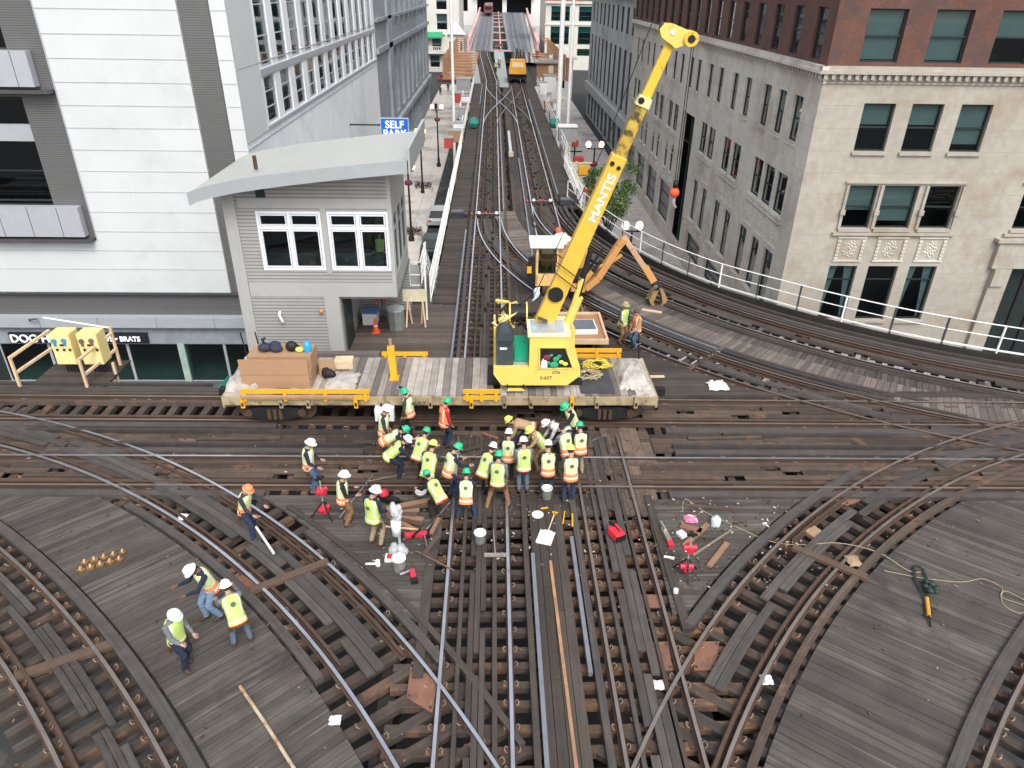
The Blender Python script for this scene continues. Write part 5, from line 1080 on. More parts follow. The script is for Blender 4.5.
# ================================================================== people
import numpy as np
SKIN = mat('skin', (.42, .24, .17), .6, var=.05); SKIND = mat('dark_skin', (.14, .075, .05), .6, var=.05)
PC = {'navy': (.014, .020, .042), 'black': (.014, .014, .016), 'grey': (.15, .155, .17), 'red': (.48, .02, .035), 'pink': (.55, .30, .32), 'tan': (.38, .26, .15), 'jean': (.06, .105, .19), 'brown': (.22, .12, .06), 'darkjean': (.016, .030, .066), 'greyblue': (.09, .115, .17), 'palejean': (.16, .24, .34), 'white': (.6, .6, .6), 'khaki': (.30, .22, .14), 'olive': (.05, .055, .04), 'charcoal': (.03, .032, .035)}
def cl(c): return mat('cloth_'+c, PC[c], .85, var=.15, scale=14, bump=.3)
LIM = mat('lime_vest_fabric', (.48, .62, .17), .65, var=.16, scale=9, stain=(.34, .42, .14), stain_at=.6, stain_scale=5); LIM2 = mat('pale_lime_vest_fabric', (.58, .65, .33), .65, var=.16, scale=9, stain=(.42, .46, .22), stain_at=.58, stain_scale=5); ORV = mat('orange_vest_fabric', (.80, .25, .09), .65, var=.06); REDV = mat('red_vest_hem', (.72, .07, .04), .65, var=.06); SILV = mat('silver_reflective_tape', (.78, .78, .74), .45, var=.05)
HATS = {'white': mat('white_hard_hat', (.86, .86, .87), .35, var=.03), 'green': mat('green_hard_hat', (.02, .42, .20), .35, var=.03), 'lime': mat('lime_hard_hat', (.66, .82, .16), .35, var=.03), 'orange': mat('orange_hard_hat', (.90, .26, .10), .35, var=.03), 'tanhat': mat('tan_hat', (.40, .33, .15), .8), 'cap': mat('brown_cap', (.10, .06, .05), .8)}
BOOT = mat('work_boot', (.05, .035, .025), .7, var=.2); BOOTT = mat('tan_work_boot', (.26, .15, .08), .7, var=.2); EYE = mat('eye', (.02, .015, .01), .3); GLOVE = mat('work_glove', (.45, .36, .20), .8, var=.2)
def rotx(a): return Matrix.Rotation(-radians(a), 3, 'X')       # positive = lean forward (+y)
def person(x, y, face, label, lean=8, crouch=0., spread=.11, step=0., arms=((12, 15), (12, 15)), vest='lime_orange', hat='white', sleeve='navy', pants='darkjean', head=20, twist=0, skin=None, boot=None, z=-.09, scale=1., glove=False, group='workers on the tracks', headturn=0, out=.12):
    sk = skin or SKIN; bt = boot or BOOT; rnd = random.Random(int(abs(x*131+y*717)*10))
    Rl = rotx(lean); Rl = Matrix.Rotation(radians(twist), 3, 'Z') @ Rl
    H0 = .93-crouch; P = Vector((0, -.30*sin(radians(max(lean, 0))), H0)); segs = []
    def T(v): return P+Rl @ Vector(v)
    mb = MB(); K = cl(sleeve)
    def seg(a, b, m2): segs.append((np.array(a), np.array(b), m2))
    tor, leg_, = cl(sleeve), cl(pants)
    for h, w_, d_ in ((-.02, .165, .125), (.08, .155, .12), (.18, .15, .115), (.28, .165, .12), (.38, .185, .125), (.46, .175, .115)):
        mb.ball(T((0, 0, h)), 1, K, 14, (w_, d_, .10), Rl)
    seg(T((0, 0, .02)), T((0, 0, .48)), tor); seg(T((-.12, 0, .47)), T((.12, 0, .47)), tor)
    nk = T((0, .01, .53)); Rh = Matrix.Rotation(radians(twist+headturn), 3, 'Z') @ rotx(lean*.75+head); hc = T((0, .015, .56))+Rh @ Vector((0, .02, .13))
    mb.tube([T((0, 0, .46)), T((0, .01, .60))], .056, K, 10); mb.ball(hc, 1, K, 14, (.077, .095, .118), Rh); mb.ball(hc+Rh @ Vector((0, .055, -.055)), .055, K, 10); mb.ball(hc+Rh @ Vector((0, .10, -.012)), 1, K, 8, (.015, .02, .026), Rh)
    for s in (-1, 1): mb.ball(hc+Rh @ Vector((s*.078, 0, -.01)), 1, K, 8, (.016, .022, .033), Rh)
    seg(T((0, .01, .57)), hc, sk); seg(hc, hc+Rh @ Vector((0, .05, -.06)), sk)
    hands = []
    for s, (a1, a2) in zip((-1, 1), arms):
        S = T((s*.185, 0, .45)); ov = out*s
        d1 = Vector((ov, sin(radians(a1)), -cos(radians(a1)))).normalized(); E = S+Matrix.Rotation(radians(twist), 3, 'Z') @ d1*.29
        d2 = Vector((-ov*.6, sin(radians(a1+a2)), -cos(radians(a1+a2)))).normalized(); d2 = Matrix.Rotation(radians(twist), 3, 'Z') @ d2; W = E+d2*.25
        mb.tube([S-(E-S)*.05, S.lerp(E, .5), E], [.068, .056, .048], K, 10); mb.ball(S, .07, K, 10); mb.tube([E, E.lerp(W, .4), W], [.048, .046, .033], K, 10); mb.ball(E, .048, K, 10)
        seg(S, E, tor); seg(E, W-d2*.03, tor); seg(W-d2*.01, W+d2*.05, GLOVE if glove else sk); mb.tube([W-d2*.03, W+d2*.03], [.031, .03], K, 8); hands.append((s, W, d2))
    for s in (-1, 1):
        Hp = P+Matrix.Rotation(radians(twist), 3, 'Z') @ Vector((s*.095, 0, -.03)); A = Vector((s*spread, s*step, .10)); v = A-Hp; d_ = min(v.length, .865); m_ = Hp+v.normalized()*(d_/2)
        hk = sqrt(max(0, .435**2-(d_/2)**2)); fw_ = Vector((0, 1, 0)); fw_ = (fw_-v.normalized()*fw_.dot(v.normalized())).normalized(); Kn = m_+fw_*hk; A = Hp+v.normalized()*d_ if v.length > .87 else A
        mb.tube([Hp+(Hp-Kn)*.08, Hp.lerp(Kn, .4), Kn], [.098, .09, .068], K, 12); mb.ball(Kn, .068, K, 10); mb.tube([Kn, Kn.lerp(A, .4), A], [.067, .066, .058], K, 12)
        mb.tube([A, A+Vector((0, 0, -.05))], [.055, .05], K, 10); mb.ball(A+Vector((0, .06, -.05)), 1, K, 12, (.052, .135, .052)); mb.ball(A+Vector((0, -.02, -.05)), 1, K, 10, (.047, .07, .052))
        seg(Hp, Kn, leg_); seg(Kn, A+Vector((0, 0, .04)), leg_); seg(A+Vector((0, -.03, -.04)), A+Vector((0, .14, -.06)), bt)
    seg(P+Vector((-.08, 0, -.06)), P+Vector((.08, 0, -.06)), leg_)
    me = mb.mesh('person'); o = bpy.data.objects.new('person', me); COL.objects.link(o)
    rm = o.modifiers.new('r', 'REMESH'); rm.mode = 'VOXEL'; rm.voxel_size = .017; sm = o.modifiers.new('s', 'SMOOTH'); sm.factor = .5; sm.iterations = 2
    dg = bpy.context.evaluated_depsgraph_get(); ev = o.evaluated_get(dg).to_mesh(); n = len(ev.vertices)
    V = np.empty(n*3); ev.vertices.foreach_get('co', V); V = V.reshape(-1, 3); F = [tuple(p.vertices) for p in ev.polygons]
    o.evaluated_get(dg).to_mesh_clear(); bpy.data.objects.remove(o); bpy.data.meshes.remove(me)
    # cloth wrinkles
    V += (np.sin(V[:, [2, 0, 1]]*31+y*3)*1.1+np.sin(V[:, [2, 0, 1]]*55+x*7)+np.sin(V[:, [1, 2, 0]]*83+y*5))*.0030*np.where(V[:, 2:3] < hc.z-.12 if lean < 40 else V[:, 2:3] > -9, 1, 0)
    C_ = np.array([V[list(f)].mean(0) for f in F]) if len(F) else V
    D = np.array([np.linalg.norm(C_-(a+np.clip(((C_-a)@(b-a))/max((b-a)@(b-a), 1e-9), 0, 1)[:, None]*(b-a)), axis=1)/(1.0 if m2 is not tor else 1.25) for a, b, m2 in segs])
    best = D.argmin(0); out_ = MB(); out_.v = [tuple(v) for v in V]; out_.f = F; out_.m = [out_.mi(segs[k][2]) for k in best]; out_.uv = [[(0, 0)]*len(f) for f in F]
    for s, W, d2 in hands:     # palm, four fingers and a thumb
        gm = GLOVE if glove else sk; sd = Vector((s, 0, 0)); sd = (sd-d2*sd.dot(d2)).normalized(); nn = d2.cross(sd).normalized(); cu = (Vector((0, 1, 0))-d2*d2.y); cu = cu.normalized() if cu.length > .1 else nn
        ax = d2.cross(cu).normalized(); out_.tube([W-d2*.01, W+d2*.03, W+d2*.085], [.027, .038, .036], gm, 8, sq=(1, .62) if True else None)
        for k, (l, off) in enumerate(((.060, -.027), (.070, -.009), (.065, .009), (.052, .026))):
            b0 = W+d2*.08+ax*off; b1 = b0+(d2*.8+cu*.35)*l*.55; b2 = b1+(d2*.45+cu*.8)*l*.5; out_.tube([b0, b1, b2], [.010, .0095, .008], gm, 6)
        b0 = W+d2*.03-ax*.03; b1 = b0-ax*.022+d2*.03+cu*.012; b2 = b1+d2*.03+cu*.014; out_.tube([b0, b1, b2], [.013, .011, .009], gm, 6)
    for s in (-1, 1): out_.ball(hc+Rh @ Vector((s*.03, .087, .015)), .012, EYE, 6)
    out_.tube([hc+Rh @ Vector((-.022, .094, -.052)), hc+Rh @ Vector((.022, .094, -.052))], .005, mat('lips', (.25, .09, .07), .6), 5)
    o = out_.build('person', None, smooth=False); o.data.polygons.foreach_set('use_smooth', [True]*len(o.data.polygons))
    # hair
    hb = MB(); hb.ball(hc+Rh @ Vector((0, -.012, .018)), 1, mat('dark_hair', (.025, .017, .012), .8), 14, (.083, .093, .112), Rh); hb.build('hair', o, smooth=True)
    if vest:
        vb = MB(); n = 28; base, low, hem = {'lime_orange': (LIM2, ORV, ORV), 'lime_red': (LIM, LIM, REDV), 'orange': (ORV, ORV, ORV), 'lime': (LIM, LIM, LIM), 'pale': (LIM2, LIM2, ORV), 'tan': (cl('tan'), cl('tan'), REDV)}[vest]
        R_ = [(-.13, .212, .165), (-.105, .21, .162), (-.055, .205, .158), (-.015, .20, .155), (.045, .195, .15), (.085, .19, .148), (.16, .19, .148), (.26, .198, .15), (.34, .208, .152), (.42, .208, .146), (.485, .185, .128), (.52, .12, .10), (.535, .085, .08)]
        for h, w_, d_ in R_:
            for j in range(n):
                a = 2*pi*j/n; wob = 1+.018*sin(a*5+h*30+x)+.012*sin(a*9+y*3)
                c_ = cos(a); s_ = sin(a); vb.v.append(tuple(T((.93*w_*wob*abs(c_)**.85*(1 if c_ > 0 else -1), .96*d_*wob*s_, h))))
        for i in range(len(R_)-1):
            for j in range(n):
                am = (j+.5)/n*2*pi; stripe = i >= 5 and any(abs(((am-q_+pi) % (2*pi))-pi) < .17 for q_ in (pi/2-.75, pi/2+.75, -pi/2-.75, -pi/2+.75))
                m2 = (hem if i == 0 else low if i in (1, 4) else SILV if i in (2,) else low if i == 3 else base)
                if i == 6: m2 = base
                if stripe and vest != 'tan': m2 = SILV if i < 10 else base
                vb.f.append((i*n+j, i*n+(j+1) % n, (i+1)*n+(j+1) % n, (i+1)*n+j)); vb.m.append(vb.mi(m2)); vb.uv.append([(0, 0)]*4)
        vo = vb.build('vest' if vest != 'tan' else 'jacket', o); vo.data.polygons.foreach_set('use_smooth', [True]*len(vo.data.polygons)); so_ = vo.modifiers.new('s', 'SOLIDIFY'); so_.thickness = .012
        if vest != 'tan':
            eb = MB(); c_ = T((0, -.158, .33)); U_ = Rl @ Vector((1, 0, 0)); V_ = Rl @ Vector((0, 0, 1)); N_ = Rl @ Vector((0, -1, 0))
            eb.face([c_+U_*.055*cos(a)+V_*.055*sin(a)+N_*.008 for a in [2*pi*k/14 for k in range(14)]], mat('dark_round_emblem', (.06, .12, .09), .7)); eb.build('emblem', vo)
    if hat:
        hm = HATS[hat]; h_ = MB(); n = 20
        if hat == 'cap': prof = [(.098, -.01), (.1, .03), (.085, .08), (.045, .115), (0, .122)]
        else: prof = [(.142, -.012), (.138, -.004), (.110, .002), (.112, .035), (.102, .078), (.070, .112), (.03, .127), (0, .130)]
        for r, zz in prof:
            for j in range(n):
                a = 2*pi*j/n; rr = r*(1.0 if sin(a) < .3 or zz > 0 else 1+.22*(sin(a)-.3)); h_.v.append(tuple(hc+Rh @ Vector((rr*cos(a)*.93, rr*sin(a)*1.08-.005, zz+.045))))
        for i in range(len(prof)-1):
            for j in range(n): h_.f.append((i*n+j, i*n+(j+1) % n, (i+1)*n+(j+1) % n, (i+1)*n+j)); h_.m.append(h_.mi(hm)); h_.uv.append([(0, 0)]*4)
        for xx in (-.03, 0, .03): h_.tube([hc+Rh @ Vector((xx, -.10, .12)), hc+Rh @ Vector((xx, -.05, .163)), hc+Rh @ Vector((xx, .05, .166)), hc+Rh @ Vector((xx, .10, .122))], .009, hm, 6)
        ho = h_.build('hard_hat' if hat not in ('cap', 'tanhat') else 'cap', o); ho.data.polygons.foreach_set('use_smooth', [True]*len(ho.data.polygons)); so_ = ho.modifiers.new('s', 'SOLIDIFY'); so_.thickness = .006
    if vest and rnd.random() < .6:
        tb = MB(); BL_ = mat('brown_leather_belt', (.07, .04, .02), .7)
        ring = [T((.185*cos(a), .145*sin(a), -.15)) for a in [2*pi*k/16 for k in range(17)]]; tb.tube(ring, .022, BL_, 6)
        for a in (.1, 2.6): c_ = T((.2*cos(a), .15*sin(a), -.2)); tb.box(c_, (.08, .06, .13), BL_)
        tb.build('tool_belt', o)
    scale *= rnd.uniform(.96, 1.04)
    o.location = (x, y, z); o.rotation_euler = (0, 0, radians(face-90)); o.scale = (scale*rnd.uniform(.97, 1.06), scale*rnd.uniform(.97, 1.06), scale)
    return tag(o, label, 'person', group)
WORK = ((40, 25), (35, 30)); DOWN = ((5, 12), (8, 15)); FWD = ((30, 40), (30, 40))
person(-5.1, 16.3, 0, 'worker in white hard hat, orange hemmed vest and jeans standing alone on the far rails', pants='jean', lean=4, arms=((10, 45), (10, 45)), boot=BOOTT, step=.03)
person(-6.25, 14.4, -20, 'worker in orange hard hat gripping a steel bar beside the curved rail', hat='orange', vest='lime_orange', pants='darkjean', sleeve='charcoal', lean=14, step=.16, arms=((35, 20), (25, 30)), spread=.16)
person(-3.9, 14.85, 15, 'worker in white hard hat with brown trousers watching beside the red lamp stand', pants='brown', sleeve='black', lean=4, vest='lime_orange', arms=((10, 70), (10, 75)), head=10)
person(-3.0, 14.05, 60, 'worker in pale lime vest and tan trousers seen from behind near the plastic wrapped stand', pants='khaki', sleeve='navy', vest='lime', lean=4, arms=((5, 40), (5, 60)), spread=.14, headturn=-30)
person(-6.45, 10.35, -25, 'worker in white hard hat and grey hood standing on the planks looking down', pants='navy', sleeve='grey', vest='lime_red', lean=5, arms=((10, 30), (25, 60)), head=25, step=.1)
person(-6.3, 11.65, 225, 'worker in navy jacket and jeans looking at his hands beside the man in lime', pants='palejean', sleeve='navy', vest='lime_orange', lean=16, arms=((40, 60), (40, 60)), head=30, step=.1, skin=SKIND)
person(-5.45, 10.95, 115, 'worker seen from behind in bright lime vest with red hem and grey trousers', pants='greyblue', sleeve='grey', vest='lime_red', lean=30, arms=((40, 30), (60, 20)), spread=.17, head=0, twist=10)
person(-3.25, 18.0, 0, 'worker with white hard hat and pale jeans beside the flatcar equipment box', pants='jean', sleeve='charcoal', vest='lime_orange', lean=6, arms=DOWN, head=15)
person(-2.65, 19.1, 160, 'worker in dark clothes and green hard hat close against the flatcar', hat='green', pants='black', sleeve='olive', vest='lime_orange', lean=6, arms=DOWN, head=10)
person(-1.5, 18.55, 30, 'worker with bright red sleeves and green hard hat in front of the flatcar', hat='green', pants='darkjean', sleeve='red', vest='orange', lean=4, arms=DOWN, head=25)
person(-2.95, 17.7, 5, 'stooping worker in green hard hat and orange hemmed vest behind the man in navy sleeves', hat='green', pants='brown', sleeve='navy', vest='lime_orange', lean=58, crouch=.12, arms=WORK, head=5)
person(-2.75, 16.9, 10, 'stooping worker in white hard hat and navy sleeves nearest the square hole', hat='white', pants='navy', sleeve='navy', vest='lime', lean=48, crouch=.10, arms=WORK, head=5)
person(-2.05, 16.9, 60, 'worker with pink sleeves leaning over the rail', hat='green', pants='black', sleeve='pink', vest='lime_red', lean=38, crouch=.05, arms=WORK, head=10)
person(-1.75, 16.15, 70, 'worker with a lime hard hat bending among the crowd', hat='lime', pants='olive', sleeve='olive', vest='lime', lean=30, crouch=.08, arms=WORK, head=10)
person(-1.55, 15.15, 130, 'worker in dark jacket and green hard hat bending over the white bucket', hat='green', pants='black', sleeve='black', vest='lime_red', lean=52, crouch=.12, arms=WORK, head=0)
person(-1.15, 16.0, 30, 'worker in green hard hat with orange lower vest and navy arms looking into the work', hat='green', pants='darkjean', sleeve='navy', vest='lime_orange', lean=16, arms=FWD, head=25)
person(-.72, 15.1, 88, 'worker seen squarely from behind in lime and orange vest and dark jeans, crouching slightly', hat='green', pants='darkjean', sleeve='navy', vest='lime_orange', lean=26, crouch=.16, spread=.24, arms=WORK, head=10)
person(-.2, 16.15, 65, 'worker in black trousers leaning forward in a lime vest with a wide red hem', hat='white', pants='black', sleeve='black', vest='lime_red', lean=40, crouch=.06, arms=WORK, head=5, twist=-8)
person(.12, 15.6, 80, 'worker in brown trousers striding with legs apart, green hard hat', hat='green', pants='brown', sleeve='grey', vest='lime_red', lean=12, spread=.27, step=.1, arms=((10, 20), (10, 20)), head=15, boot=BOOTT)
person(.42, 16.75, 85, 'worker in white hard hat half hidden behind the man in brown trousers', hat='white', pants='black', sleeve='navy', vest='lime_orange', lean=12, arms=FWD, head=15)
person(.84, 16.25, 95, 'worker in grey sleeves and blue grey trousers standing upright at the centre of the crowd', hat='white', pants='greyblue', sleeve='grey', vest='lime_red', lean=6, arms=((10, 25), (8, 15)), head=25)
person(.85, 18.35, 175, 'worker in tan jacket bent double in front of the flatcar', hat='lime', pants='darkjean', sleeve='tan', vest='tan', lean=78, crouch=.05, arms=((15, 10), (20, 10)), head=-15, step=.12)
person(1.3, 17.25, 190, 'worker with lime hard hat and bare forearms facing along the rail', hat='lime', pants='brown', sleeve='tan', vest='lime', lean=35, crouch=.05, arms=WORK, head=5)
person(1.5, 16.05, 92, 'worker in white hard hat and lime vest with broad orange band, seen from behind', hat='white', pants='darkjean', sleeve='black', vest='lime_orange', lean=10, spread=.15, arms=((12, 30), (12, 30)), head=22)
person(1.95, 18.15, 190, 'worker in white shirt bending low behind the man with grey sleeves', hat='white', pants='black', sleeve='white', vest='tan' if False else None, lean=68, crouch=.08, arms=((20, 10), (20, 10)), head=-10)
person(2.05, 17.0, 120, 'worker with grey sleeves standing by the man in the lime hard hat', hat=None, pants='olive', sleeve='grey', vest='lime_orange', lean=20, arms=FWD, head=20)
person(2.35, 18.35, 200, 'worker in green hard hat and black jacket nearest the flatcar wheels', hat='green', pants='black', sleeve='black', vest='pale', lean=22, arms=FWD, head=20)
person(2.5, 17.1, 100, 'worker in tan trousers and green hard hat nearest the pale brown timbers', hat='green', pants='khaki', sleeve='black', vest='lime_orange', lean=10, arms=((10, 25), (10, 20)), head=20, boot=BOOTT)
person(2.1, 15.8, 95, 'worker in lime hard hat and orange banded vest at the near corner of the crowd', hat='lime', pants='darkjean', sleeve='olive', vest='lime_orange', lean=10, spread=.13, arms=((12, 25), (12, 30)), head=22)
person(5.15, 25.9, -60, 'bearded worker in a tan hat and green shirt standing behind the flatcar', hat='tanhat', pants='brown', sleeve='olive', vest='lime', lean=2, arms=((8, 20), (8, 50)), head=5, group='men standing behind the flatcar')
person(5.62, 25.45, 200, 'worker in a cap with pale sleeves and jeans standing behind the flatcar', hat='cap', pants='jean', sleeve='tan', vest='orange', lean=3, arms=((10, 40), (8, 15)), head=10, group='men standing behind the flatcar')
person(-4.35, 26.6, -90, 'operator in a lime vest sitting behind the tower window', hat='cap', pants='black', sleeve='black', vest='lime', lean=5, arms=FWD, head=5, z=2.55, group='people inside the tower')
for px, py, lb, pn, sl in ((-9.9, 130, 'pedestrian in black walking up the far pavement, nearest of the three', 'black', 'black'), (-10.6, 152, 'pedestrian in dark clothes far up the pavement close to the dark building', 'black', 'charcoal'), (-9.4, 158, 'pedestrian in dark coat far up the pavement towards the kerb', 'black', 'black')):
    person(px, py, 90, lb, hat=None, vest=None, pants=pn, sleeve=sl, z=-6.8, group='people on the pavement')
person(.3, 128, -90, 'distant worker in a lime vest standing between the far street tracks', hat='white', vest='lime', sleeve='grey', pants='black', group='distant track workers')
person(.9, 134, -60, 'distant worker in an orange vest just beyond the one in lime', hat='white', vest='orange', sleeve='black', pants='black', group='distant track workers')
person(-4.75, 28.3, -90, 'person in dark red standing on the deck under the tower corner', hat=None, vest=None, pants='grey', sleeve='red', group='people inside the tower')

# ================================================================== railings, lamps, street clutter
WP = mat('white_railing_paint', (.78, .78, .76), .5, var=.08, stain=(.5, .42, .34), stain_at=.66, stain_scale=2)
def catmull(P, n=8):
    out = []; Q = [P[0]]+list(P)+[P[-1]]
    for i in range(1, len(Q)-2):
        p0, p1, p2, p3 = Q[i-1:i+3]
        for k in range(n):
            t = k/n; out.append(tuple(.5*((2*b)+(-a+c)*t+(2*a-5*b+4*c-d_)*t*t+(-a+3*b-3*c+d_)*t**3) for a, b, c, d_ in zip(p0, p1, p2, p3)))
    out.append(tuple(Q[-2])); return out
base = catmull([(5.0, 48.5), (5.9, 44.4), (7.05, 39.6), (8.6, 35.75), (10.5, 32.6), (12.53, 30.45), (15.05, 28.2), (17.7, 26.35), (21.0, 24.75), (25, 23.4), (31, 22.3)], 6)
RL = empty('white_railing', (12.5, 30.5, 0), 0, 'long curved white pipe railing along the outer walkway', 'railing')
for zz, r, nm in ((1.08, .027, 'top_rail'), (.58, .023, 'middle_rail')):
    q = MB(); q.tube([(x, y, zz) for x, y in base], r, WP, 8); pb(q, nm, RL)
q = MB()
for a, b in zip(base[:-1], base[1:]): q.bar((*a, .02), (*b, .02), .05, .07, WP)
pb(q, 'kick_board', RL)
P_, N_, S_ = resample(base, 1.95); DKP = mat('dark_railing_post', (.07, .075, .08), .5, .3)
for i, p in enumerate(P_): q = MB(); q.bar((p.x, p.y, -.1), (p.x, p.y, 1.07), .06, .07, DKP if i % 3 else WP); pb(q, 'post', RL)
# white stair and platform railings by the street, left of the tracks
def picket(lbl, pts, z0, h=1.1, step=.32, name='white_railing', lattice=False, grp='white railings by the stairs'):
    o = empty(name, (*pts[0], z0[0]), 0, lbl, 'railing', grp); tot = sum((Vector(b)-Vector(a)).length for a, b in zip(pts[:-1], pts[1:]))
    Z = lambda i: z0[min(i, len(z0)-1)]
    for zz in (h, h*.5, .08):
        q = MB()
        for i in range(len(pts)-1): q.bar((*pts[i], Z(i)+zz), (*pts[i+1], Z(i+1)+zz), .05, .05, WP)
        pb(q, 'rail', o)
    q = MB()
    for i in range(len(pts)-1):
        a = Vector((*pts[i], Z(i))); b = Vector((*pts[i+1], Z(i+1))); n = max(1, int((b-a).length/step))
        for k in range(n+1):
            c = a.lerp(b, k/n); q.bar(c, c+Vector((0, 0, h)), .04, .04, WP)
            if lattice and k < n: e = a.lerp(b, (k+1)/n); q.bar(c+Vector((0, 0, .08)), e+Vector((0, 0, h)), .03, .03, WP)
    pb(q, 'pickets', o); return o
picket('white lattice railing running beside the long straight track up the street', [(-2.85, 30.2), (-2.85, 46)], [-.1], 1.25, .8, lattice=True)
picket('white railing farther up the street beyond the lattice one', [(-2.85, 47), (-2.85, 66)], [-.1], 1.2, .9, lattice=True)
picket('white railing round the landing beside the tower', [(-4.9, 31.5), (-3.4, 31.5), (-3.4, 34.5)], [.1], 1.2, .5)
picket('white sloping rail of the stairs going down to the pavement', [(-4.6, 34.6), (-4.6, 45)], [.1, -6.8], 1.1, .8)
picket('white inner rail of the same stairs, nearer the track', [(-3.5, 34.6), (-3.5, 45)], [.1, -6.8], 1.1, .8)
picket('white lattice railing on the curve side of the street track behind the boom', [(5.7, 46), (5.6, 58)], [-.1], 1.3, .8, lattice=True)
st = empty('stairs', (-4.05, 40, -6.8), 0, 'grey steel stairs from the landing down to the pavement', 'stairs'); q = MB(); q.bb(-4.95, -3.4, 31.5, 34.6, -.05, .06, mat('grey_landing', (.28, .28, .27), .8, var=.2)); pb(q, 'landing', st)
for k in range(26): q = MB(); q.bb(-4.55, -3.55, 34.7+k*.4, 35.0+k*.4, -.15-k*.265, -.10-k*.265, MAT['grey_landing']); pb(q, 'tread', st)
q = MB(); q.bar((-3.95, 31.6, -.1), (-3.95, 31.6, -6.9), .1, .1, WP); q.bar((-4.9, 31.6, -.1), (-4.9, 31.6, -6.9), .1, .1, WP); pb(q, 'support_post', st)
# street lamps
LAMPM = mat('lamp_globe', (1, .66, .36), .4, emit=1.9, var=0); IRON = mat('black_lamp_iron', (.02, .018, .018), .5, .3); PLT = mat('purple_flowers', (.12, .03, .06), .9, var=.6, scale=12); LEAFG = mat('planter_leaves', (.05, .08, .035), .9, var=.5, scale=10)
def lamp(x, y, z, h, sep, lbl, planter=True):
    t = empty('street_lamp', (x, y, z), 0, lbl, 'street lamp', 'twin globe street lamps')
    q = MB(); q.lathe((x, y, z), [(.26, 0), (.26, .3), (.17, .45), (.14, 1.0), (.1, 1.1), (.085, h*.6), (.07, h-.1), (.0, h)], IRON, 12); q.bar((x-sep/2, y, z+h-.15), (x+sep/2, y, z+h-.15), .07, .07, IRON); pb(q, 'post', t, smooth=True)
    for s in (-1, 1):
        q = MB(); q.lathe((x+s*sep/2, y, z+h-.15), [(.05, 0), (.14, .08), (.16, .14)], IRON, 10); pb(q, 'lamp_holder', t)
        q = MB(); q.ball((x+s*sep/2, y, z+h+.2), .23, LAMPM, 12, (1, 1, 1.25)); pb(q, 'globe', t, smooth=True)
    q = MB(); q.lathe((x, y, z+h*.78), [(.05, 0), (.3, .1), (.34, .3), (.2, .45), (0, .5)], PLT, 10); pb(q, 'hanging_basket', t)
def planter(x, y, z, w_, lbl):
    t = empty('planter', (x, y, z), 0, lbl, 'planter', 'flower planters'); q = MB(); q.bb(x-w_/2, x+w_/2, y-w_/2, y+w_/2, z, z+.4, CONC); pb(q, 'tub', t); q = MB(); rnd = random.Random(int(y*10))
    for k in range(420):
        p = Vector((x+rnd.uniform(-w_, w_)*.47, y+rnd.uniform(-w_, w_)*.47, z+.4+rnd.random()*.45)); a = Vector((rnd.uniform(-1, 1), rnd.uniform(-1, 1), rnd.uniform(-.3, 1))).normalized(); b = a.cross(Vector((rnd.random(), rnd.random(), .3))).normalized(); s = .09
        q.face([p-a*s, p+b*s*.5, p+a*s, p-b*s*.5], PLT if rnd.random() < .6 else LEAFG)
    pb(q, 'flowers', t)
lamp(-7.05, 59.8, -6.8, 6.0, .75, 'lit twin globe street lamp nearest the tower corner'); planter(-7.05, 60.6, -6.8, 1.7, 'planter of purple flowers at the foot of the nearest pavement lamp')
lamp(-7.5, 76, -6.8, 6.0, .75, 'lit street lamp standing behind the tower roof edge on the pavement'); planter(-7.5, 76.8, -6.8, 1.9, 'planter of purple flowers behind the tower roof edge')
lamp(-6.65, 88.5, -6.8, 6.6, 1.1, 'lit twin globe street lamp farthest up the pavement'); 
lamp(8.5, 62, -6.8, 7.5, 1.1, 'lit twin globe street lamp on the opposite pavement behind the boom')
lamp(8.45, 42.5, -6.8, 6.4, .85, 'lit amber street lamp beside the little tree outside the white railing'); 
# small street tree
def tree(x, y, z, h, r, lbl, seed=3, n=9500):
    t = empty('street_tree', (x, y, z), 0, lbl, 'tree'); rnd = random.Random(seed); BK = mat('bark', (.08, .06, .045), .9, var=.3); q = MB(); tips = []
    q.tube([(x, y, z), (x+.05, y, z+h*.3), (x-.03, y+.05, z+h*.55)], [.12, .09, .07], BK, 8)
    for k in range(13):
        a = k*2.4; zz = z+h*(.4+.15*rnd.random()); e = Vector((x+cos(a)*r*rnd.uniform(.4, .9), y+sin(a)*r*rnd.uniform(.4, .9), z+h*rnd.uniform(.6, 1))); s = Vector((x, y, zz)); m = s.lerp(e, .5)+Vector((0, 0, .2)); q.tube([s, m, e], [.045, .03, .012], BK, 5); tips += [m.lerp(e, .5), e]
    pb(q, 'trunk', t); q = MB(); L1 = [mat('leaf_green_a', (.075, .13, .035), .7, var=.3), mat('leaf_green_b', (.12, .19, .06), .7, var=.3), mat('pale_blossom', (.45, .50, .38), .8)]
    cs = [(p, rnd.uniform(.35, .62)) for p in tips]
    for k in range(n):
        c, rr = rnd.choice(cs); d_ = Vector((rnd.gauss(0, 1), rnd.gauss(0, 1), rnd.gauss(0, .8))).normalized()*rr*rnd.random()**.45; p = c+d_
        a = Vector((rnd.uniform(-1, 1), rnd.uniform(-1, 1), rnd.uniform(-1, 1))).normalized(); b = a.cross(Vector((rnd.random(), rnd.random(), rnd.random()))).normalized(); s = rnd.uniform(.05, .09)
        u = rnd.random(); q.face([p-a*s, p+b*s*.55, p+a*s, p-b*s*.55], L1[0] if u < .5 else L1[1] if u < .94 else L1[2])
    pb(q, 'crown', t)
tree(7.7, 47.0, -6.8, 9.2, 1.8, 'small green street tree between the lamp and the shop windows, seen past the boom')
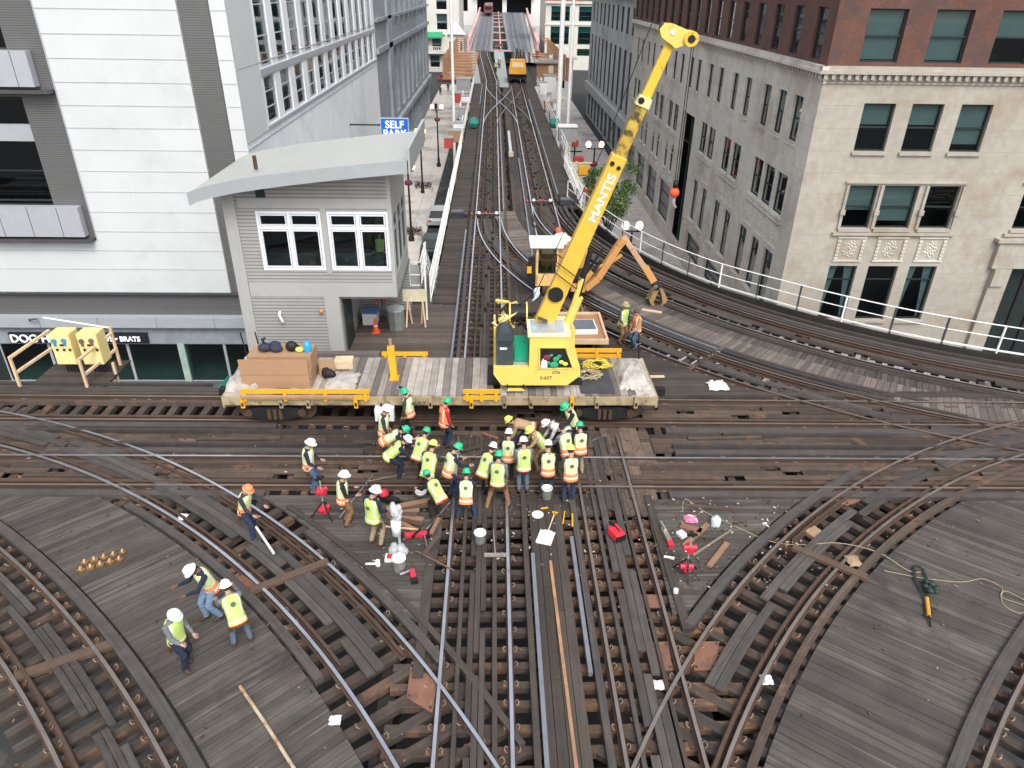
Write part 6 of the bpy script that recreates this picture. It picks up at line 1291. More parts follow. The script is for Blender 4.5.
# parked cars below, left of the tracks
GLC = mat('car_window_black', (.015, .018, .02), .08, spec=.6); TYR = mat('tyre_rubber', (.02, .02, .02), .8); CHR = mat('chrome', (.6, .6, .62), .2, .9); TL = mat('tail_light_red', (.5, .02, .02), .3); HL = mat('headlight_glass', (.8, .8, .82), .15)
def car(x, y, rz, col, lbl, L=4.6, W2=1.85, Hh=1.45, z=-6.945):
    t = empty('parked_car', (x, y, z), rz, lbl, 'car', 'vehicles parked beside the tracks'); m2 = col
    q = MB(); pr = [(-L/2, .3), (-L/2, .78), (-L/2+.15, .9), (-L*.18, .95), (L*.24, .95), (L/2-.1, .82), (L/2, .65), (L/2, .3)]
    n = len(pr); 
    for s in (-1, 1): q.face([(a, s*W2/2, b) for a, b in (pr if s < 0 else pr[::-1])], m2)
    for i in range(n): a, b = pr[i], pr[(i+1) % n]; q.face([(a[0], -W2/2, a[1]), (a[0], W2/2, a[1]), (b[0], W2/2, b[1]), (b[0], -W2/2, b[1])], m2)
    q.build('body', t, bevel=.07, weld=True)
    q = MB(); b4 = [(-L*.44, .9), (L*.24, .93)]; t4 = [(-L*.32, Hh), (L*.06, Hh)]; wb, wt = W2/2-.08, W2/2-.26
    Bq = [(b4[0][0], -wb, .9), (b4[1][0], -wb, .9), (b4[1][0], wb, .9), (b4[0][0], wb, .9)]; Tq = [(t4[0][0], -wt, Hh-.02), (t4[1][0], -wt, Hh-.02), (t4[1][0], wt, Hh-.02), (t4[0][0], wt, Hh-.02)]
    q.faces(Bq+Tq, [(0, 1, 5, 4), (1, 2, 6, 5), (2, 3, 7, 6), (3, 0, 4, 7)], GLC); q.uv = [[(0, 0)]*4 for _ in q.f]; q.build('windows', t)
    q = MB(); q.bb(t4[0][0]-.02, t4[1][0]+.02, -wt-.02, wt+.02, Hh-.04, Hh+.02, m2)
    for a, b in zip(Bq, Tq): q.bar(a, b, .07, .07, m2)
    q.bar(((b4[0][0]+b4[1][0])/2, -wb, .9), ((t4[0][0]+t4[1][0])/2, -wt, Hh), .06, .06, m2); q.bar(((b4[0][0]+b4[1][0])/2, wb, .9), ((t4[0][0]+t4[1][0])/2, wt, Hh), .06, .06, m2); q.build('roof', t, bevel=.02)
    for sx in (-1, 1):
        for sy in (-1, 1):
            q = MB(); yy = sy*(W2/2-.1); q.tube([(sx*L*.31, yy-.11, .33), (sx*L*.31, yy+.11, .33)], .33, TYR, 18); wo_ = q.build('wheel', t); q = MB(); q.tube([(sx*L*.31, yy-.12, .33), (sx*L*.31, yy+.12, .33)], .19, CHR, 12); q.build('rim', wo_)
    for sy in (-1, 1):
        q = MB(); q.bb(L/2-.06, L/2+.012, sy*W2*.36-.18, sy*W2*.36+.18, .6, .72, HL); q.build('headlight', t); q = MB(); q.bb(-L/2-.012, -L/2+.05, sy*W2*.38-.15, sy*W2*.38+.15, .65, .8, TL); q.build('tail_light', t)
def paint(n, c): return mat(n, c, .25, .2, var=.03, spec=.6)
car(-5.0, 40.6, pi/2, paint('black_car_paint', (.02, .022, .025)), 'dark parked car glimpsed below the lattice railing, nearest the tower')
car(-5.0, 49.5, pi/2, paint('white_car_paint', (.75, .75, .76)), 'white car parked ahead of the dark one below the lattice railing')
car(-5.0, 57.5, pi/2, paint('dark_green_car_paint', (.02, .05, .045)), 'dark green car parked beyond the white one')
car(-5.1, 66, pi/2, paint('silver_car_paint', (.45, .46, .48)), 'silver car parked below the wooden cabinets')
car(8.0, 128, pi/2, paint('white_car_paint', (.75, .75, .76)), 'white car at the far end of the opposite pavement')
car(12.5, 176, pi, paint('grey_car_paint', (.2, .21, .22)), 'grey car crossing the far junction past the hipped bridge house')
car(-10.5, 177, 0, paint('red_car_paint', (.5, .03, .04)), 'red car crossing the far junction beside the dark building')
# hanging sign
SP = empty('parking_sign', (-7.9, 60.5, 2), 0, 'blue sign with white letters sticking up behind the tower roof', 'sign')
q = MB(); q.bb(-9.0, -6.85, 60.0, 60.25, .6, 3.1, mat('sign_blue', (.01, .10, .42), .4, emit=.25)); pb(q, 'panel', SP); q = MB(); q.bb(-9.05, -6.8, 60.02, 60.23, .55, 3.15, mat('sign_edge', (.5, .55, .6), .4)); q.bar((-11.5, 60.12, 1.6), (-9.0, 60.12, 1.6), .1, .1, IRON); q.bar((-11.5, 60.12, 2.6), (-9.0, 60.12, 2.6), .1, .1, IRON); pb(q, 'frame', SP)
for s, zz in (('SELF', 2.40), ('PARK', 1.72)): text_mesh(s, .78, mat('sign_white_letters', (.9, .9, .9), .5, emit=.4), 'lettering', SP, (-7.92+7.9, 59.98-60.5, zz-2), (pi/2, 0, 0), .01, 'CENTER', .012, 1.0)
# tall white masts
def mast(x, y, z0, z1, r, lbl, cap=None):
    t = empty('mast', (x, y, z0), 0, lbl, 'mast', 'tall white masts'); q = MB(); q.tube([(x, y, z0), (x, y, z1)], [r, r*.8], WP, 10); pb(q, 'pole', t)
    q = MB(); q.tube([(x, y, z0), (x, y, z0+.5)], r*1.7, cap or mat('grey_mast_base', (.35, .35, .35), .7), 10); pb(q, 'base', t)
mast(-4.25, 80, -6.8, 18, .16, 'slim white mast rising beside the lattice railing on the tower side')
mast(6.6, 77, -6.8, 18, .27, 'thick white mast rising beside the colonnaded building, nearer the tracks')
mast(7.6, 77, -6.8, 12, .18, 'second thick white mast standing to the outside of the taller one')
# signal cabinets, relay boxes and works clutter beside the street tracks
def boxes(name, label, cat, parts, loc, group=None, rz=0, bevel=.01):
    t = empty(name, loc, rz, label, cat, group)
    for nm, prs in parts:
        q = MB()
        for p in prs:
            if p[0] == 'b': q.bb(*p[1:7], p[7])
            elif p[0] == 'r': q.bar(p[1], p[2], p[3], p[4], p[5])
            elif p[0] == 't': q.tube(p[1], p[2], p[3], 8)
            elif p[0] == 's': q.ball(p[1], p[2], p[3], 8)
        q.build(nm, t)
    return t
GB = mat('teal_green_cabinet', (.03, .22, .17), .5, var=.15); OW = mat('orange_brown_timber', (.36, .20, .11), .8, var=.25, grain=.2); RB = mat('red_barrier', (.42, .06, .05), .5, var=.1); GRB = mat('grey_cabinet', (.30, .31, .31), .6, var=.1); DSM = mat('dark_switch_machine', (.05, .055, .07), .5, .4, var=.3)
for x, y, z, lb in ((-2.0, 75, -.05, 'round teal signal box beside the left street track'), (6.1, 75.5, -.05, 'round teal signal box outside the opposite street track')):
    boxes('signal_box', lb, 'signal box', [('case', [('s', (0, 0, .5), .55, GB)]), ('bracket', [('b', -.3, .3, -.2, .2, 0, .2, IRON)])], (x, y, z), 'teal signal boxes')
for x, y, s, lb in ((-2.1, 43.8, 1, 'dark switch machine beside the left rail at the first turnout'), (4.9, 46.9, 1, 'dark switch machine outside the turnout behind the boom')):
    boxes('switch_machine', lb, 'switch machine', [('case', [('b', -.55, .25, -.35, .35, .0, .32, DSM), ('b', .25, .5, -.18, .18, .05, .2, DSM)]), ('lid', [('b', -.5, .2, -.3, .3, .32, .37, mat('machine_lid', (.10, .11, .13), .4, .4))])], (x, y, -.08), 'switch machines')
for x, y, lb in ((-.37, 43.9, 'switch rods with red joints across the left street track'), (3.2, 47.0, 'switch rods with red joints across the track behind the boom')):
    boxes('switch_rod', lb, 'switch rod', [('rod', [('r', (-1.1, 0, -.03), (.75, 0, -.03), .06, .05, DSM), ('r', (-.7, .25, -.03), (.7, .25, -.03), .05, .05, CHR)]), ('red_joint', [('s', (-1.0, 0, .02), .1, RB), ('s', (-.1, .1, .02), .11, RB), ('s', (.1, .1, .02), .09, RB)]), ('pale_joint', [('s', (-.55, .1, .04), .12, WP), ('s', (.55, .1, .04), .12, WP)])], (x, y, .05), 'switch rods')
boxes('bumping_post', 'pale boxed stub lying between the street tracks', 'box', [('body', [('b', -.12, .12, 0, 11, .0, .1, mat('pale_grey_strip', (.5, .5, .48), .7))]), ('end', [('b', -.2, .2, -.7, 0, .0, .3, mat('beige_end', (.45, .40, .30), .7))])], (1.45, 62, -.02))
boxes('equipment_cabinet', 'white and grey equipment cabinet on the stage beside the thick masts', 'cabinet', [('case', [('b', -.8, .8, -.6, .6, 0, 1.3, GRB)]), ('roof', [('b', -.9, .9, -.7, .7, 1.3, 1.4, WP)])], (6.8, 69, -.1))
boxes('beige_column', 'beige box column with a red top beside the equipment cabinet', 'column', [('shaft', [('b', -.4, .4, -.4, .4, 0, 3.0, mat('beige_paint', (.66, .58, .38), .6))]), ('red_top', [('b', -.42, .42, -.42, .42, 3.0, 3.5, RB)])], (7.4, 64, -4.0))
boxes('orange_barrier_stack', 'salmon coloured barrier stack with red ends beside the little tree', 'barrier', [('panel', [('b', -.35, .35, -.2, .2, 0, 3.2, mat('salmon_plastic', (.75, .28, .17), .6))]), ('red_end', [('b', -.38, .38, -.24, .24, 1.5, 2.0, RB), ('b', -1.1, .0, -.1, .1, 2.7, 2.95, RB)])], (7.3, 52.5, -3.4))
boxes('scaffold_stage', 'pale wooden stage with a yellow box and cross braces outside the track behind the boom', 'stage', [('planks', [('b', -1.1, 1.1, -1.2, 1.2, 0, .12, mat('pale_stage_wood', (.50, .44, .32), .8, var=.2))]), ('yellow_box', [('b', .0, .9, -1.3, -.6, .12, .7, YEL)]), ('brace', [('r', (-1, -1.2, .1), (-.2, -1.2, 1.1), .08, .08, WP), ('r', (1, -1.2, -1.2), (-.6, -1.2, .0), .08, .08, WP), ('r', (-1, -1.2, 1.0), (1, -1.2, 1.0), .08, .08, mat('pale_yellow_rail', (.7, .6, .3), .6))])], (6.6, 57.5, -.4))
for k, (x, y, z, sx, sy, sz, c, lb) in enumerate(((-3.6, 71, -.6, .7, .6, 1.0, OW, 'rust coloured wooden cabinet beyond the white railing'), (-4.2, 69, -.8, .4, .5, .9, RB, 'red brown crate beside the rust coloured cabinet'), (-4.3, 104, -1.5, 1.3, 1.2, 1.2, RB, 'red platform lift far up the street on the tower side'), (-4.3, 110, -.8, 1.0, 1.2, 1.6, GRB, 'grey site box behind the red platform lift'), (8.0, 100, -4, 1.6, 4, 1.0, mat('pale_blue_tarp', (.42, .50, .52), .7), 'pale blue tarpaulin stack far up the street'), (8.4, 116, -1.5, .9, .9, 2.2, WP, 'white site box beside the far shed'))):
    boxes('site_box', lb, 'site box', [('body', [('b', -sx, sx, -sy, sy, 0, sz, c)]), ('lid', [('b', -sx-.05, sx+.05, -sy-.05, sy+.05, sz, sz+.08, GRB)])], (x, y, z), 'site boxes along the street tracks')
# wooden platforms under construction at the far end
for x0, x1, lb in ((-7.6, -3.1, 'stepped brown timber platform framework beside the far track, cream building side'), (7.4, 11.2, 'stepped brown timber platform framework beside the far track, teal window side')):
    t = empty('timber_platform', (x0, 118, -.2), 0, lb, 'platform', 'timber platform frames')
    for k in range(9):
        q = MB(); y = 118+k*5.6; z = -.2
        q.bb(x0+(0 if x0 < 0 else .3), x1, y, y+1.6, z, z+.35, OW); pb(q, 'deck_panel', t)
        q = MB(); xx = x0 if x0 < 0 else x1; q.bb(xx-.15, xx+.15, y-.6, y+1.2, z, z+3.2, OW); q.bar((xx, y, z+3.2), (xx+(2.5 if x0 < 0 else -1.5), y, z+3.2), .2, .2, OW); pb(q, 'frame_post', t)
boxes('site_shed', 'orange brown shed with a grey roof and pale door beside the far track', 'shed', [('wall', [('b', -1.6, 1.6, -1.5, 1.5, 0, 2.3, OW)]), ('roof', [('b', -2.0, 2.0, -1.9, 1.9, 2.3, 2.55, GRB), ('b', -1.2, 1.2, -1.2, 1.2, 2.55, 2.75, GRB)]), ('door', [('b', .3, 1.1, -1.56, -1.5, .2, 2.0, mat('pale_door', (.66, .62, .48), .6))])], (8.6, 128, -.8))
# white decking strips at the far kink
for x0, x1, y0, y1, nm in ((-2.9, -1.9, 112, 150, 'w'), (.6, 2.1, 108, 150, 'w')):
    q = MB(); q.face([(x0, y0, -.05), (x1, y0, -.05), (x1-2.1, y1+20, -.05), (x0-2.1, y1+20, -.05)] if x0 < 0 else [(x0, y0, -.05), (x1, y0, -.05), (x1, y1+20, -.05), (x0-.6, y1+20, -.05)], mat('pale_new_walkway', (.30, .33, .32), .8, var=.15)); tag(q.build('walkway'), kind='structure')
# far orange hi-rail truck on the track
FT = empty('maintenance_truck', (3.45, 113, 0), 0, 'distant orange maintenance truck standing on the street track', 'truck')
q = MB(); q.bb(2.1, 4.8, 113, 119, .5, 1.3, BLK); pb(q, 'chassis', FT); q = MB(); q.prism([(2.2, 1.2), (4.7, 1.2), (4.5, 3.1), (2.4, 3.1)], 112.6, 114.4, mat('amber_paint', (.72, .33, .04), .4), 'xz'); pb(q, 'cab', FT, bevel=.1); q = MB(); q.bb(2.6, 4.3, 112.55, 112.6, 2.1, 2.8, mat('pale_windscreen', (.75, .60, .35), .3)); pb(q, 'windscreen', FT)
q = MB(); rnd = random.Random(5)
for k in range(16): x = rnd.uniform(2.2, 4.8); y = rnd.uniform(115, 119); q.tube([(x, y, 1.3), (x+rnd.uniform(-.5, .5), y+rnd.uniform(-.5, .5), rnd.uniform(2.5, 4.6))], .08, CHR if k % 3 else BLK, 5)
pb(q, 'load', FT)
for x in (2.4, 4.5): q = MB(); q.tube([(x-.15, 113.4, .42), (x+.15, 113.4, .42)], .42, TYR, 14); pb(q, 'wheel', FT)
# distant train on the bridge
TRN = empty('train', (-2.5, 380, 0), 0, 'distant dark red train standing at the station end of the bridge', 'train'); q = MB(); q.bb(-4.6, -.6, 372, 425, 1, 4.4, mat('train_dark_red', (.18, .06, .07), .5, var=.3)); pb(q, 'body', TRN, bevel=.3); q = MB(); q.bb(-4.2, -1.0, 371.8, 372, 2.5, 3.8, GLC); pb(q, 'front_window', TRN)
# signals with small red lights along the line
for k, (x, y, z, lb) in enumerate(((1.3, 170, -.1, 'red signal lantern at the mouth of the bridge between the tracks'), (8.0, 145, .4, 'red signal beside the orange brown shed'), (7.8, 71, -2, 'red and black signal arm above the beige column'), (8.6, 66, -3.4, 'small red signal arm hanging beside the pavement lamp'))):
    boxes('signal', lb, 'signal', [('post', [('t', [(0, 0, -2 if z < 0 else -.5), (0, 0, 1.3)], .07, IRON)]), ('red_head', [('b', -.3, .3, -.15, .15, 1.0, 1.6, RB), ('b', -.7, .7, -.05, .05, .5, .62, IRON)])], (x, y, z), 'red signals')

# ================================================================== things on the decks
# yellow electrical cabinets on their own stage, far left
PYL = mat('pale_yellow_cabinet', (.72, .60, .25), .5, var=.1, stain=(.5, .38, .15), stain_at=.68, stain_scale=3); TAN = mat('pale_tan_timber', (.62, .45, .28), .8, grain=.15)
stg = empty('timber_stage', (-14.9, 23, 0), 0, 'small plank stage carrying the yellow cabinets outside the deck edge', 'stage'); q = MB(); clip_planks(q, [(-16.35, 22.1), (-13.7, 22.1), (-13.7, 24.3), (-16.35, 24.3)], 0, .2, -.06, .08, WDD); pb(q, 'planks', stg)
q = MB()
for p in (((-16.6, 22.2, -.1), (-16.6, 22.2, 1.15)), ((-14.25, 22.15, -.1), (-14.25, 22.15, 1.1)), ((-13.75, 23.2, -.4), (-13.75, 23.2, .4)), ((-13.9, 23.9, -.1), (-13.9, 23.9, 1.5)), ((-16.6, 22.2, 1.1), (-16.1, 23.9, 1.35)), ((-16.6, 22.2, .5), (-16.1, 23.9, .7)), ((-14.25, 22.15, 1.05), (-13.9, 23.9, 1.25)), ((-14.25, 22.15, .45), (-13.9, 23.9, .6))): q.bar(*p, .085, .085, TAN)
q.tube([(-16.1, 23.8, 1.9), (-13.9, 23.9, 1.45)], .03, WP, 6); pb(q, 'guard_frame', stg)
for k, (x, lb) in enumerate(((-15.6, 'pale yellow electrical cabinet with blue gauges farther from the signal tower'), (-14.65, 'pale yellow electrical cabinet with dark smears beside the sloping guard rail'))):
    t = empty('electrical_cabinet', (x, 23.1, 0), 0, lb, 'cabinet', 'yellow electrical cabinets'); q = MB(); q.bb(x, x+.7, 23.0, 23.6, .42, 1.62, PYL); pb(q, 'case', t, bevel=.02)
    q = MB()
    for zz in (.45, 1.1): q.bb(x+.03, x+.67, 22.985, 23.0, zz-.0, zz+.54, mat('cabinet_door_yellow', (.74, .64, .29), .5, var=.05))
    pb(q, 'door', t); q = MB(); bl = mat('blue_gauge', (.05, .25, .42), .4) if k == 0 else mat('brown_gauge', (.16, .09, .10), .5)
    for dx, dz in ((.16, 1.36), (.5, 1.38)): q.tube([(x+dx, 22.985, dz), (x+dx, 22.94, dz)], .09, bl, 12); q.bb(x+dx-.05, x+dx+.05, 22.96, 22.984, dz-.2, dz-.1, bl)
    for dx in (.18, .42, .62): q.bb(x+dx-.04, x+dx+.04, 22.96, 22.984, .98, 1.06, BLK)
    q.bb(x+.32, x+.46, 22.965, 22.984, 1.17, 1.24, IRON); pb(q, 'gauge', t); q = MB()
    for j in range(6): q.tube([(x+.1+j*.1, 23.3, .42), (x+.1+j*.11, 23.35, -.05)], .03, IRON, 6)
    pb(q, 'conduit', t)
# green street stands seen through the storefront side
boxes('bench', 'green bench and stand in the street behind the end of the flatcar', 'bench', [('seat', [('b', -.6, .6, -.3, .3, .5, .6, mat('bright_green_paint', (.02, .38, .22), .5))]), ('back', [('r', (-.6, .3, .6), (.5, .5, 1.5), .08, .5, GB)]), ('leg', [('b', -.7, -.5, -.3, .3, 0, 1.2, GRB), ('b', .5, .6, -.3, .3, 0, .5, GRB)])], (-13.7, 31.8, -6.8), rz=.3)
# under the tower corner
boxes('trash_can', 'silver round trash can on the deck beside the tower', 'trash can', [('can', [('t', [(0, 0, 0), (0, 0, .85)], .34, mat('galvanised_steel', (.35, .38, .38), .4, .6, var=.2))]), ('lid', [('t', [(0, 0, .85), (0, 0, .93)], .37, mat('pale_lid', (.50, .54, .55), .4, .3))])], (-4.05, 27.3, -.09))
q = MB(); q.bb(-.17, .17, -.17, .17, 0, .03, mat('cone_orange', (.85, .12, .04), .5)); q.lathe((0, 0, .03), [(.13, 0), (.03, .62), (0, .62)], MAT['cone_orange'], 14); q.lathe((0, 0, .28), [(.092, 0), (.065, .13)], WP, 14); single('traffic_cone', 'orange traffic cone by the tower doorway', 'cone', q, (-4.85, 26.9, -.09))
boxes('saw_horse', 'tan wooden sawhorse with a striped board beside the trash can', 'sawhorse', [('leg', [('r', (-.3, -.2, 0), (-.2, 0, 1.2), .06, .06, TAN), ('r', (-.1, .2, 0), (-.2, 0, 1.2), .06, .06, TAN), ('r', (.5, -.2, 0), (.4, 0, 1.2), .06, .06, TAN), ('r', (.3, .2, 0), (.4, 0, 1.2), .06, .06, TAN)]), ('board', [('b', -.4, .6, -.05, .05, 1.1, 1.6, mat('cream_board', (.6, .55, .40), .7))])], (-3.35, 27.6, -.09))
q = MB(); q.bar((0, 0, 0), (0, 0, 3.2), .07, .07, WP); single('white_post', 'thin white post standing on the deck between the tower and the track', 'post', q, (-2.85, 28.2, -.09))
q = MB(); q.tube([(.45*cos(a), .2*sin(a), .02) for a in [i*.5 for i in range(14)]], .03, mat('pink_white_hose', (.6, .45, .42), .7), 6); single('coiled_hose', 'pale pink hose coiled on the deck behind the flatcar', 'hose', q, (-4.0, 24.0, -.08))
boxes('white_box', 'low white ice box on the deck behind the tower doorway', 'box', [('body', [('b', -.3, .3, -.3, .3, 0, .5, WP)]), ('lid', [('b', -.32, .32, -.32, .32, .5, .56, mat('blue_lid', (.1, .25, .5), .5))])], (-5.2, 27.9, -.09))
# buckets
BKT = mat('white_bucket_plastic', (.80, .80, .78), .4, var=.03)
def bucket(x, y, lbl, s=1.0, inside=True):
    t = empty('bucket', (x, y, -.08), 0, lbl, 'bucket', 'white plastic buckets'); q = MB(); q.lathe((0, 0, 0), [(0, 0), (.125*s, 0), (.15*s, .36*s), (.16*s, .36*s), (.16*s, .33*s), (.152*s, .33*s)], BKT, 20); q.lathe((0, 0, .015), [(.142*s, .345*s), (.115*s, .0), (0, .0)], BKT, 20); q.build('pail', t, smooth=True)
    q = MB(); q.tube([(.155*s*cos(a), .155*s*sin(a)-.03*sin(a), .30*s-.08*sin(a)) for a in [pi+i*pi/8 for i in range(9)]], .006, CHR, 5); q.build('handle', t); q = MB(); q.cyl((0, 0, .05), .1*s, .10*s, mat('bucket_contents', (.12, .10, .09), .9, var=.5), 12); q.build('contents', t)
bucket(-.34, 14.1, 'white bucket standing alone on the boards between the nearest rails'); bucket(1.5, 15.95, 'white bucket at the feet of the men at the near corner of the crowd'); bucket(-2.0, 15.8, 'white bucket beside the bending man in dark clothes'); bucket(-2.3, 13.15, 'white bucket with its lid half off at the foot of the plastic wrapped stand', 1.1)
q = MB(); q.lathe((0, 0, 0), [(.16, 0), (.16, .02), (0, .024)], BKT, 20); single('bucket_lid', 'round white bucket lid lying on the boards near the shovel', 'lid', q, (1.2, 15.15, -.03))  # the lid of a bucket, lying flat
# shovel
t = empty('shovel', (1.45, 14.5, -.03), radians(-18), 'white square shovel with a yellow grip lying on the boards', 'shovel'); q = MB(); q.prism([(-.19, -.55), (.19, -.55), (.17, -.05), (.08, .0), (-.08, .0), (-.17, -.05)], .0, .02, mat('white_shovel_blade', (.80, .80, .80), .4)); q.bb(-.20, -.18, -.55, -.05, .0, .05, MAT['white_shovel_blade']); q.bb(.18, .20, -.55, -.05, .0, .05, MAT['white_shovel_blade']); q.build('blade', t); q = MB(); q.tube([(0, -.02, .03), (0, .62, .06)], .017, TAN, 8); q.build('shaft', t); q = MB(); q.tube([(-.07, .72, .06), (.07, .72, .06), (0, .6, .06), (-.07, .72, .06)], .02, YEL, 6); q.build('grip', t)
boxes('folding_rule', 'yellow and black angled tool lying right of the shovel', 'tool', [('arm', [('r', (0, 0, .02), (.10, .55, .02), .03, .02, YEL), ('r', (.25, -.1, .02), (.3, .45, .02), .04, .02, YEL)]), ('brace', [('r', (0, 0, .03), (.25, -.12, .03), .03, .02, IRON)])], (1.85, 14.75, -.05))
q = MB(); q.bar((0, 0, .02), (.2, .05, .02), .06, .03, YEL); single('glove', 'small yellow glove lying above the bucket lid', 'glove', q, (1.3, 15.4, -.05))
# broom between the rails
t = empty('broom', (.05, 13.55, -.02), 0, 'push broom lying across the inner beams', 'broom'); q = MB(); q.bb(-.28, .28, -.04, .04, 0, .07, mat('broom_head', (.25, .22, .19), .9, var=.3)); q.build('head', t); q = MB(); q.tube([(0, 0, .06), (-.05, .95, .03)], .013, mat('grey_shaft', (.3, .28, .26), .7), 6); q.build('shaft', t)
# plastic wrapped work light stand and clutter
CLR = mat('clear_plastic_wrap', (.55, .57, .59), .25, var=.5, scale=8, alpha=.6); REDP = mat('red_tool_paint', (.55, .03, .05), .4, var=.1)
t = empty('work_light_stand', (-2.35, 13.75, -.08), 0, 'tall work light stand wrapped in clear plastic', 'light stand'); rnd = random.Random(9)
q = MB(); q.tube([(0, 0, 0), (0, .05, 1.25)], .035, CLR, 8); q.build('pole', t); q = MB()
for k in range(9): q.ball((rnd.uniform(-.1, .1), rnd.uniform(-.05, .1), 1.2+rnd.uniform(-.1, .35)), rnd.uniform(.07, .13), CLR, 8, (1, 1, 1.3))
q.build('wrapped_head', t, smooth=True); q = MB(); q.lathe((-.05, -.02, .62), [(0, 0), (.11, 0), (.13, .42), (.06, .46), (0, .46)], BKT, 14); q.build('white_drum', t, smooth=True); q = MB()
for k in range(7): q.ball((rnd.uniform(-.15, .15), rnd.uniform(-.12, .12), .12+rnd.uniform(-.05, .15)), rnd.uniform(.09, .16), CLR, 8)
q.build('wrapped_base', t, smooth=True); q = MB(); q.bb(-.35, -.05, -.35, -.1, 0, .08, BKT); q.bb(-.3, -.12, -.3, -.16, .08, .12, REDP); q.build('foot_tray', t)
boxes('cordless_drill', 'red cordless drill lying below the white bucket', 'drill', [('body', [('b', -.06, .06, -.14, .14, 0, .14, REDP)]), ('chuck', [('t', [(-.02, .14, .08), (-.3, .1, .08)], .035, CHR)]), ('battery', [('b', -.08, .08, -.26, -.14, 0, .12, IRON)])], (-1.95, 12.9, -.08), rz=.3)
boxes('impact_wrench', 'black and white impact wrench lying beside the wrapped stand', 'tool', [('body', [('t', [(-.3, 0, .05), (0, 0, .06)], .03, BKT), ('t', [(0, 0, 0), (0, 0, .16)], .06, BKT)])], (-2.85, 13.3, -.08))
boxes('red_jack', 'long red floor jack lying among the timber scraps', 'jack', [('frame', [('r', (-.3, 0, .06), (.3, .03, .06), .15, .08, REDP), ('r', (-.1, -.12, .1), (.1, .15, .1), .06, .06, IRON)]), ('handle', [('t', [(.2, 0, .1), (.3, -.75, .05)], .02, CHR)]), ('wheel', [('t', [(-.4, -.12, .05), (-.4, .14, .05)], .06, IRON), ('t', [(.3, -.12, .05), (.3, .14, .05)], .06, IRON)])], (-2.0, 14.35, -.08), rz=.1)
boxes('rail_drill', 'dark rail drill with red housing beside the white hard hat man', 'drill', [('body', [('r', (-.5, .1, .12), (.3, -.05, .12), .2, .16, IRON)]), ('housing', [('s', (-.15, .05, .25), .14, REDP)]), ('handle', [('t', [(-.5, .1, .15), (-.75, .3, .3)], .03, IRON), ('t', [(.3, 0, .15), (.9, -.1, .1)], .04, IRON)])], (-2.9, 15.75, -.08), rz=-.3)
boxes('timber_pile', 'stack of rust brown timber offcuts behind the wrapped stand', 'timber', [('plank', [('r', (-.5, .3, .05+.04*k), (.45+rnd.uniform(-.2, .2), -.3+.16*k, .05+.04*k), .14, .06, WB if k % 2 else mat('fresh_brown_timber', (.25, .14, .08), .8, grain=.2)) for k in range(7)])], (-2.35, 14.85, -.08))
for k, (a, b, w_, m2, lb) in enumerate((((-1.75, 14.5), (-1.2, 15.6), .04, CHR, 'long pale steel bar leaning over the timber scraps'), ((-1.95, 13.7), (-.95, 13.0), .03, mat('brown_rod', (.16, .10, .07), .8), 'thin brown rod running from the stand to the rail'), ((-1.75, 13.55), (-1.45, 14.2), .12, WB, 'short brown plank left of the near rails'), ((-1.62, 14.35), (-1.45, 14.95), .10, MAT['fresh_brown_timber'], 'tan brown offcut with rusty sides beside the red jack'), ((-2.9, 14.65), (-1.9, 14.5), .035, TAN, 'pale wooden handle lying across the timber pile'),
                                        ((-4.1, 15.0), (-3.5, 16.9), .03, CHR, 'long silver bar lying between the two lone workers'), ((-3.6, 16.6), (-2.6, 16.95), .03, mat('tarnished_bar', (.3, .26, .2), .5, .5), 'tarnished bar pointing to the bending workers'), ((-6.05, 14.25), (-5.35, 13.3), .05, WP, 'white bar held by the worker in the orange hard hat'))):
    q = MB(); q.bar((*a, .0), (*b, .0 if k != 7 else -.02), w_, w_ if w_ < .06 else .07, m2); o = single('bar' if w_ < .06 else 'plank', lb, 'bar' if w_ < .06 else 'plank', q, (0, 0, .02 if k != 7 else .35))
    # put the origin on the object
    me = o.data; c = Vector((*a, 0)); me.transform(Matrix.Translation(-c)); o.location = (a[0], a[1], o.location.z)
def lampstand(x, y, lbl, rz=0):
    t = empty('tripod_lamp', (x, y, -.08), rz, lbl, 'tripod', 'red tripod tools')
    for k in range(3):
        a = k*2.1+.5; q = MB(); q.tube([(0, 0, .5), (.36*cos(a), .36*sin(a), 0)], .02, IRON, 6); q.build('leg', t)
    q = MB(); q.tube([(0, 0, .1), (0, 0, 1.25)], .022, GRB, 8); q.build('pole', t)
    for zz in (.25, .85): q = MB(); q.tube([(-.16, 0, zz), (.16, 0, zz)], .07, REDP, 10); q.tube([(0, -.12, zz-.04), (0, .12, zz-.02)], .09, REDP, 10); q.build('red_clamp', t)
    q = MB(); q.bar((-.12, 0, 1.25), (.12, 0, 1.25), .06, .06, IRON); q.bar((0, -.1, 1.27), (0, .1, 1.27), .05, .05, IRON); q.build('head', t)
lampstand(4.72, 12.95, 'red and black tripod jack on the planks right of the near rails'); lampstand(-4.55, 15.2, 'red tripod jack at the feet of the worker in brown trousers', .8)
boxes('track_jack', 'red footed steel jack lying on the planks beside the tripod', 'jack', [('body', [('r', (0, -.2, .08), (-.08, .25, .12), .12, .12, mat('tarnished_bar', (.3, .26, .2)))]), ('red_foot', [('r', (.02, -.4, .06), (0, -.18, .07), .14, .1, REDP)]), ('cylinder', [('t', [(-.05, .1, .2), (-.1, .42, .2)], .04, CHR)])], (4.55, 14.25, -.08))
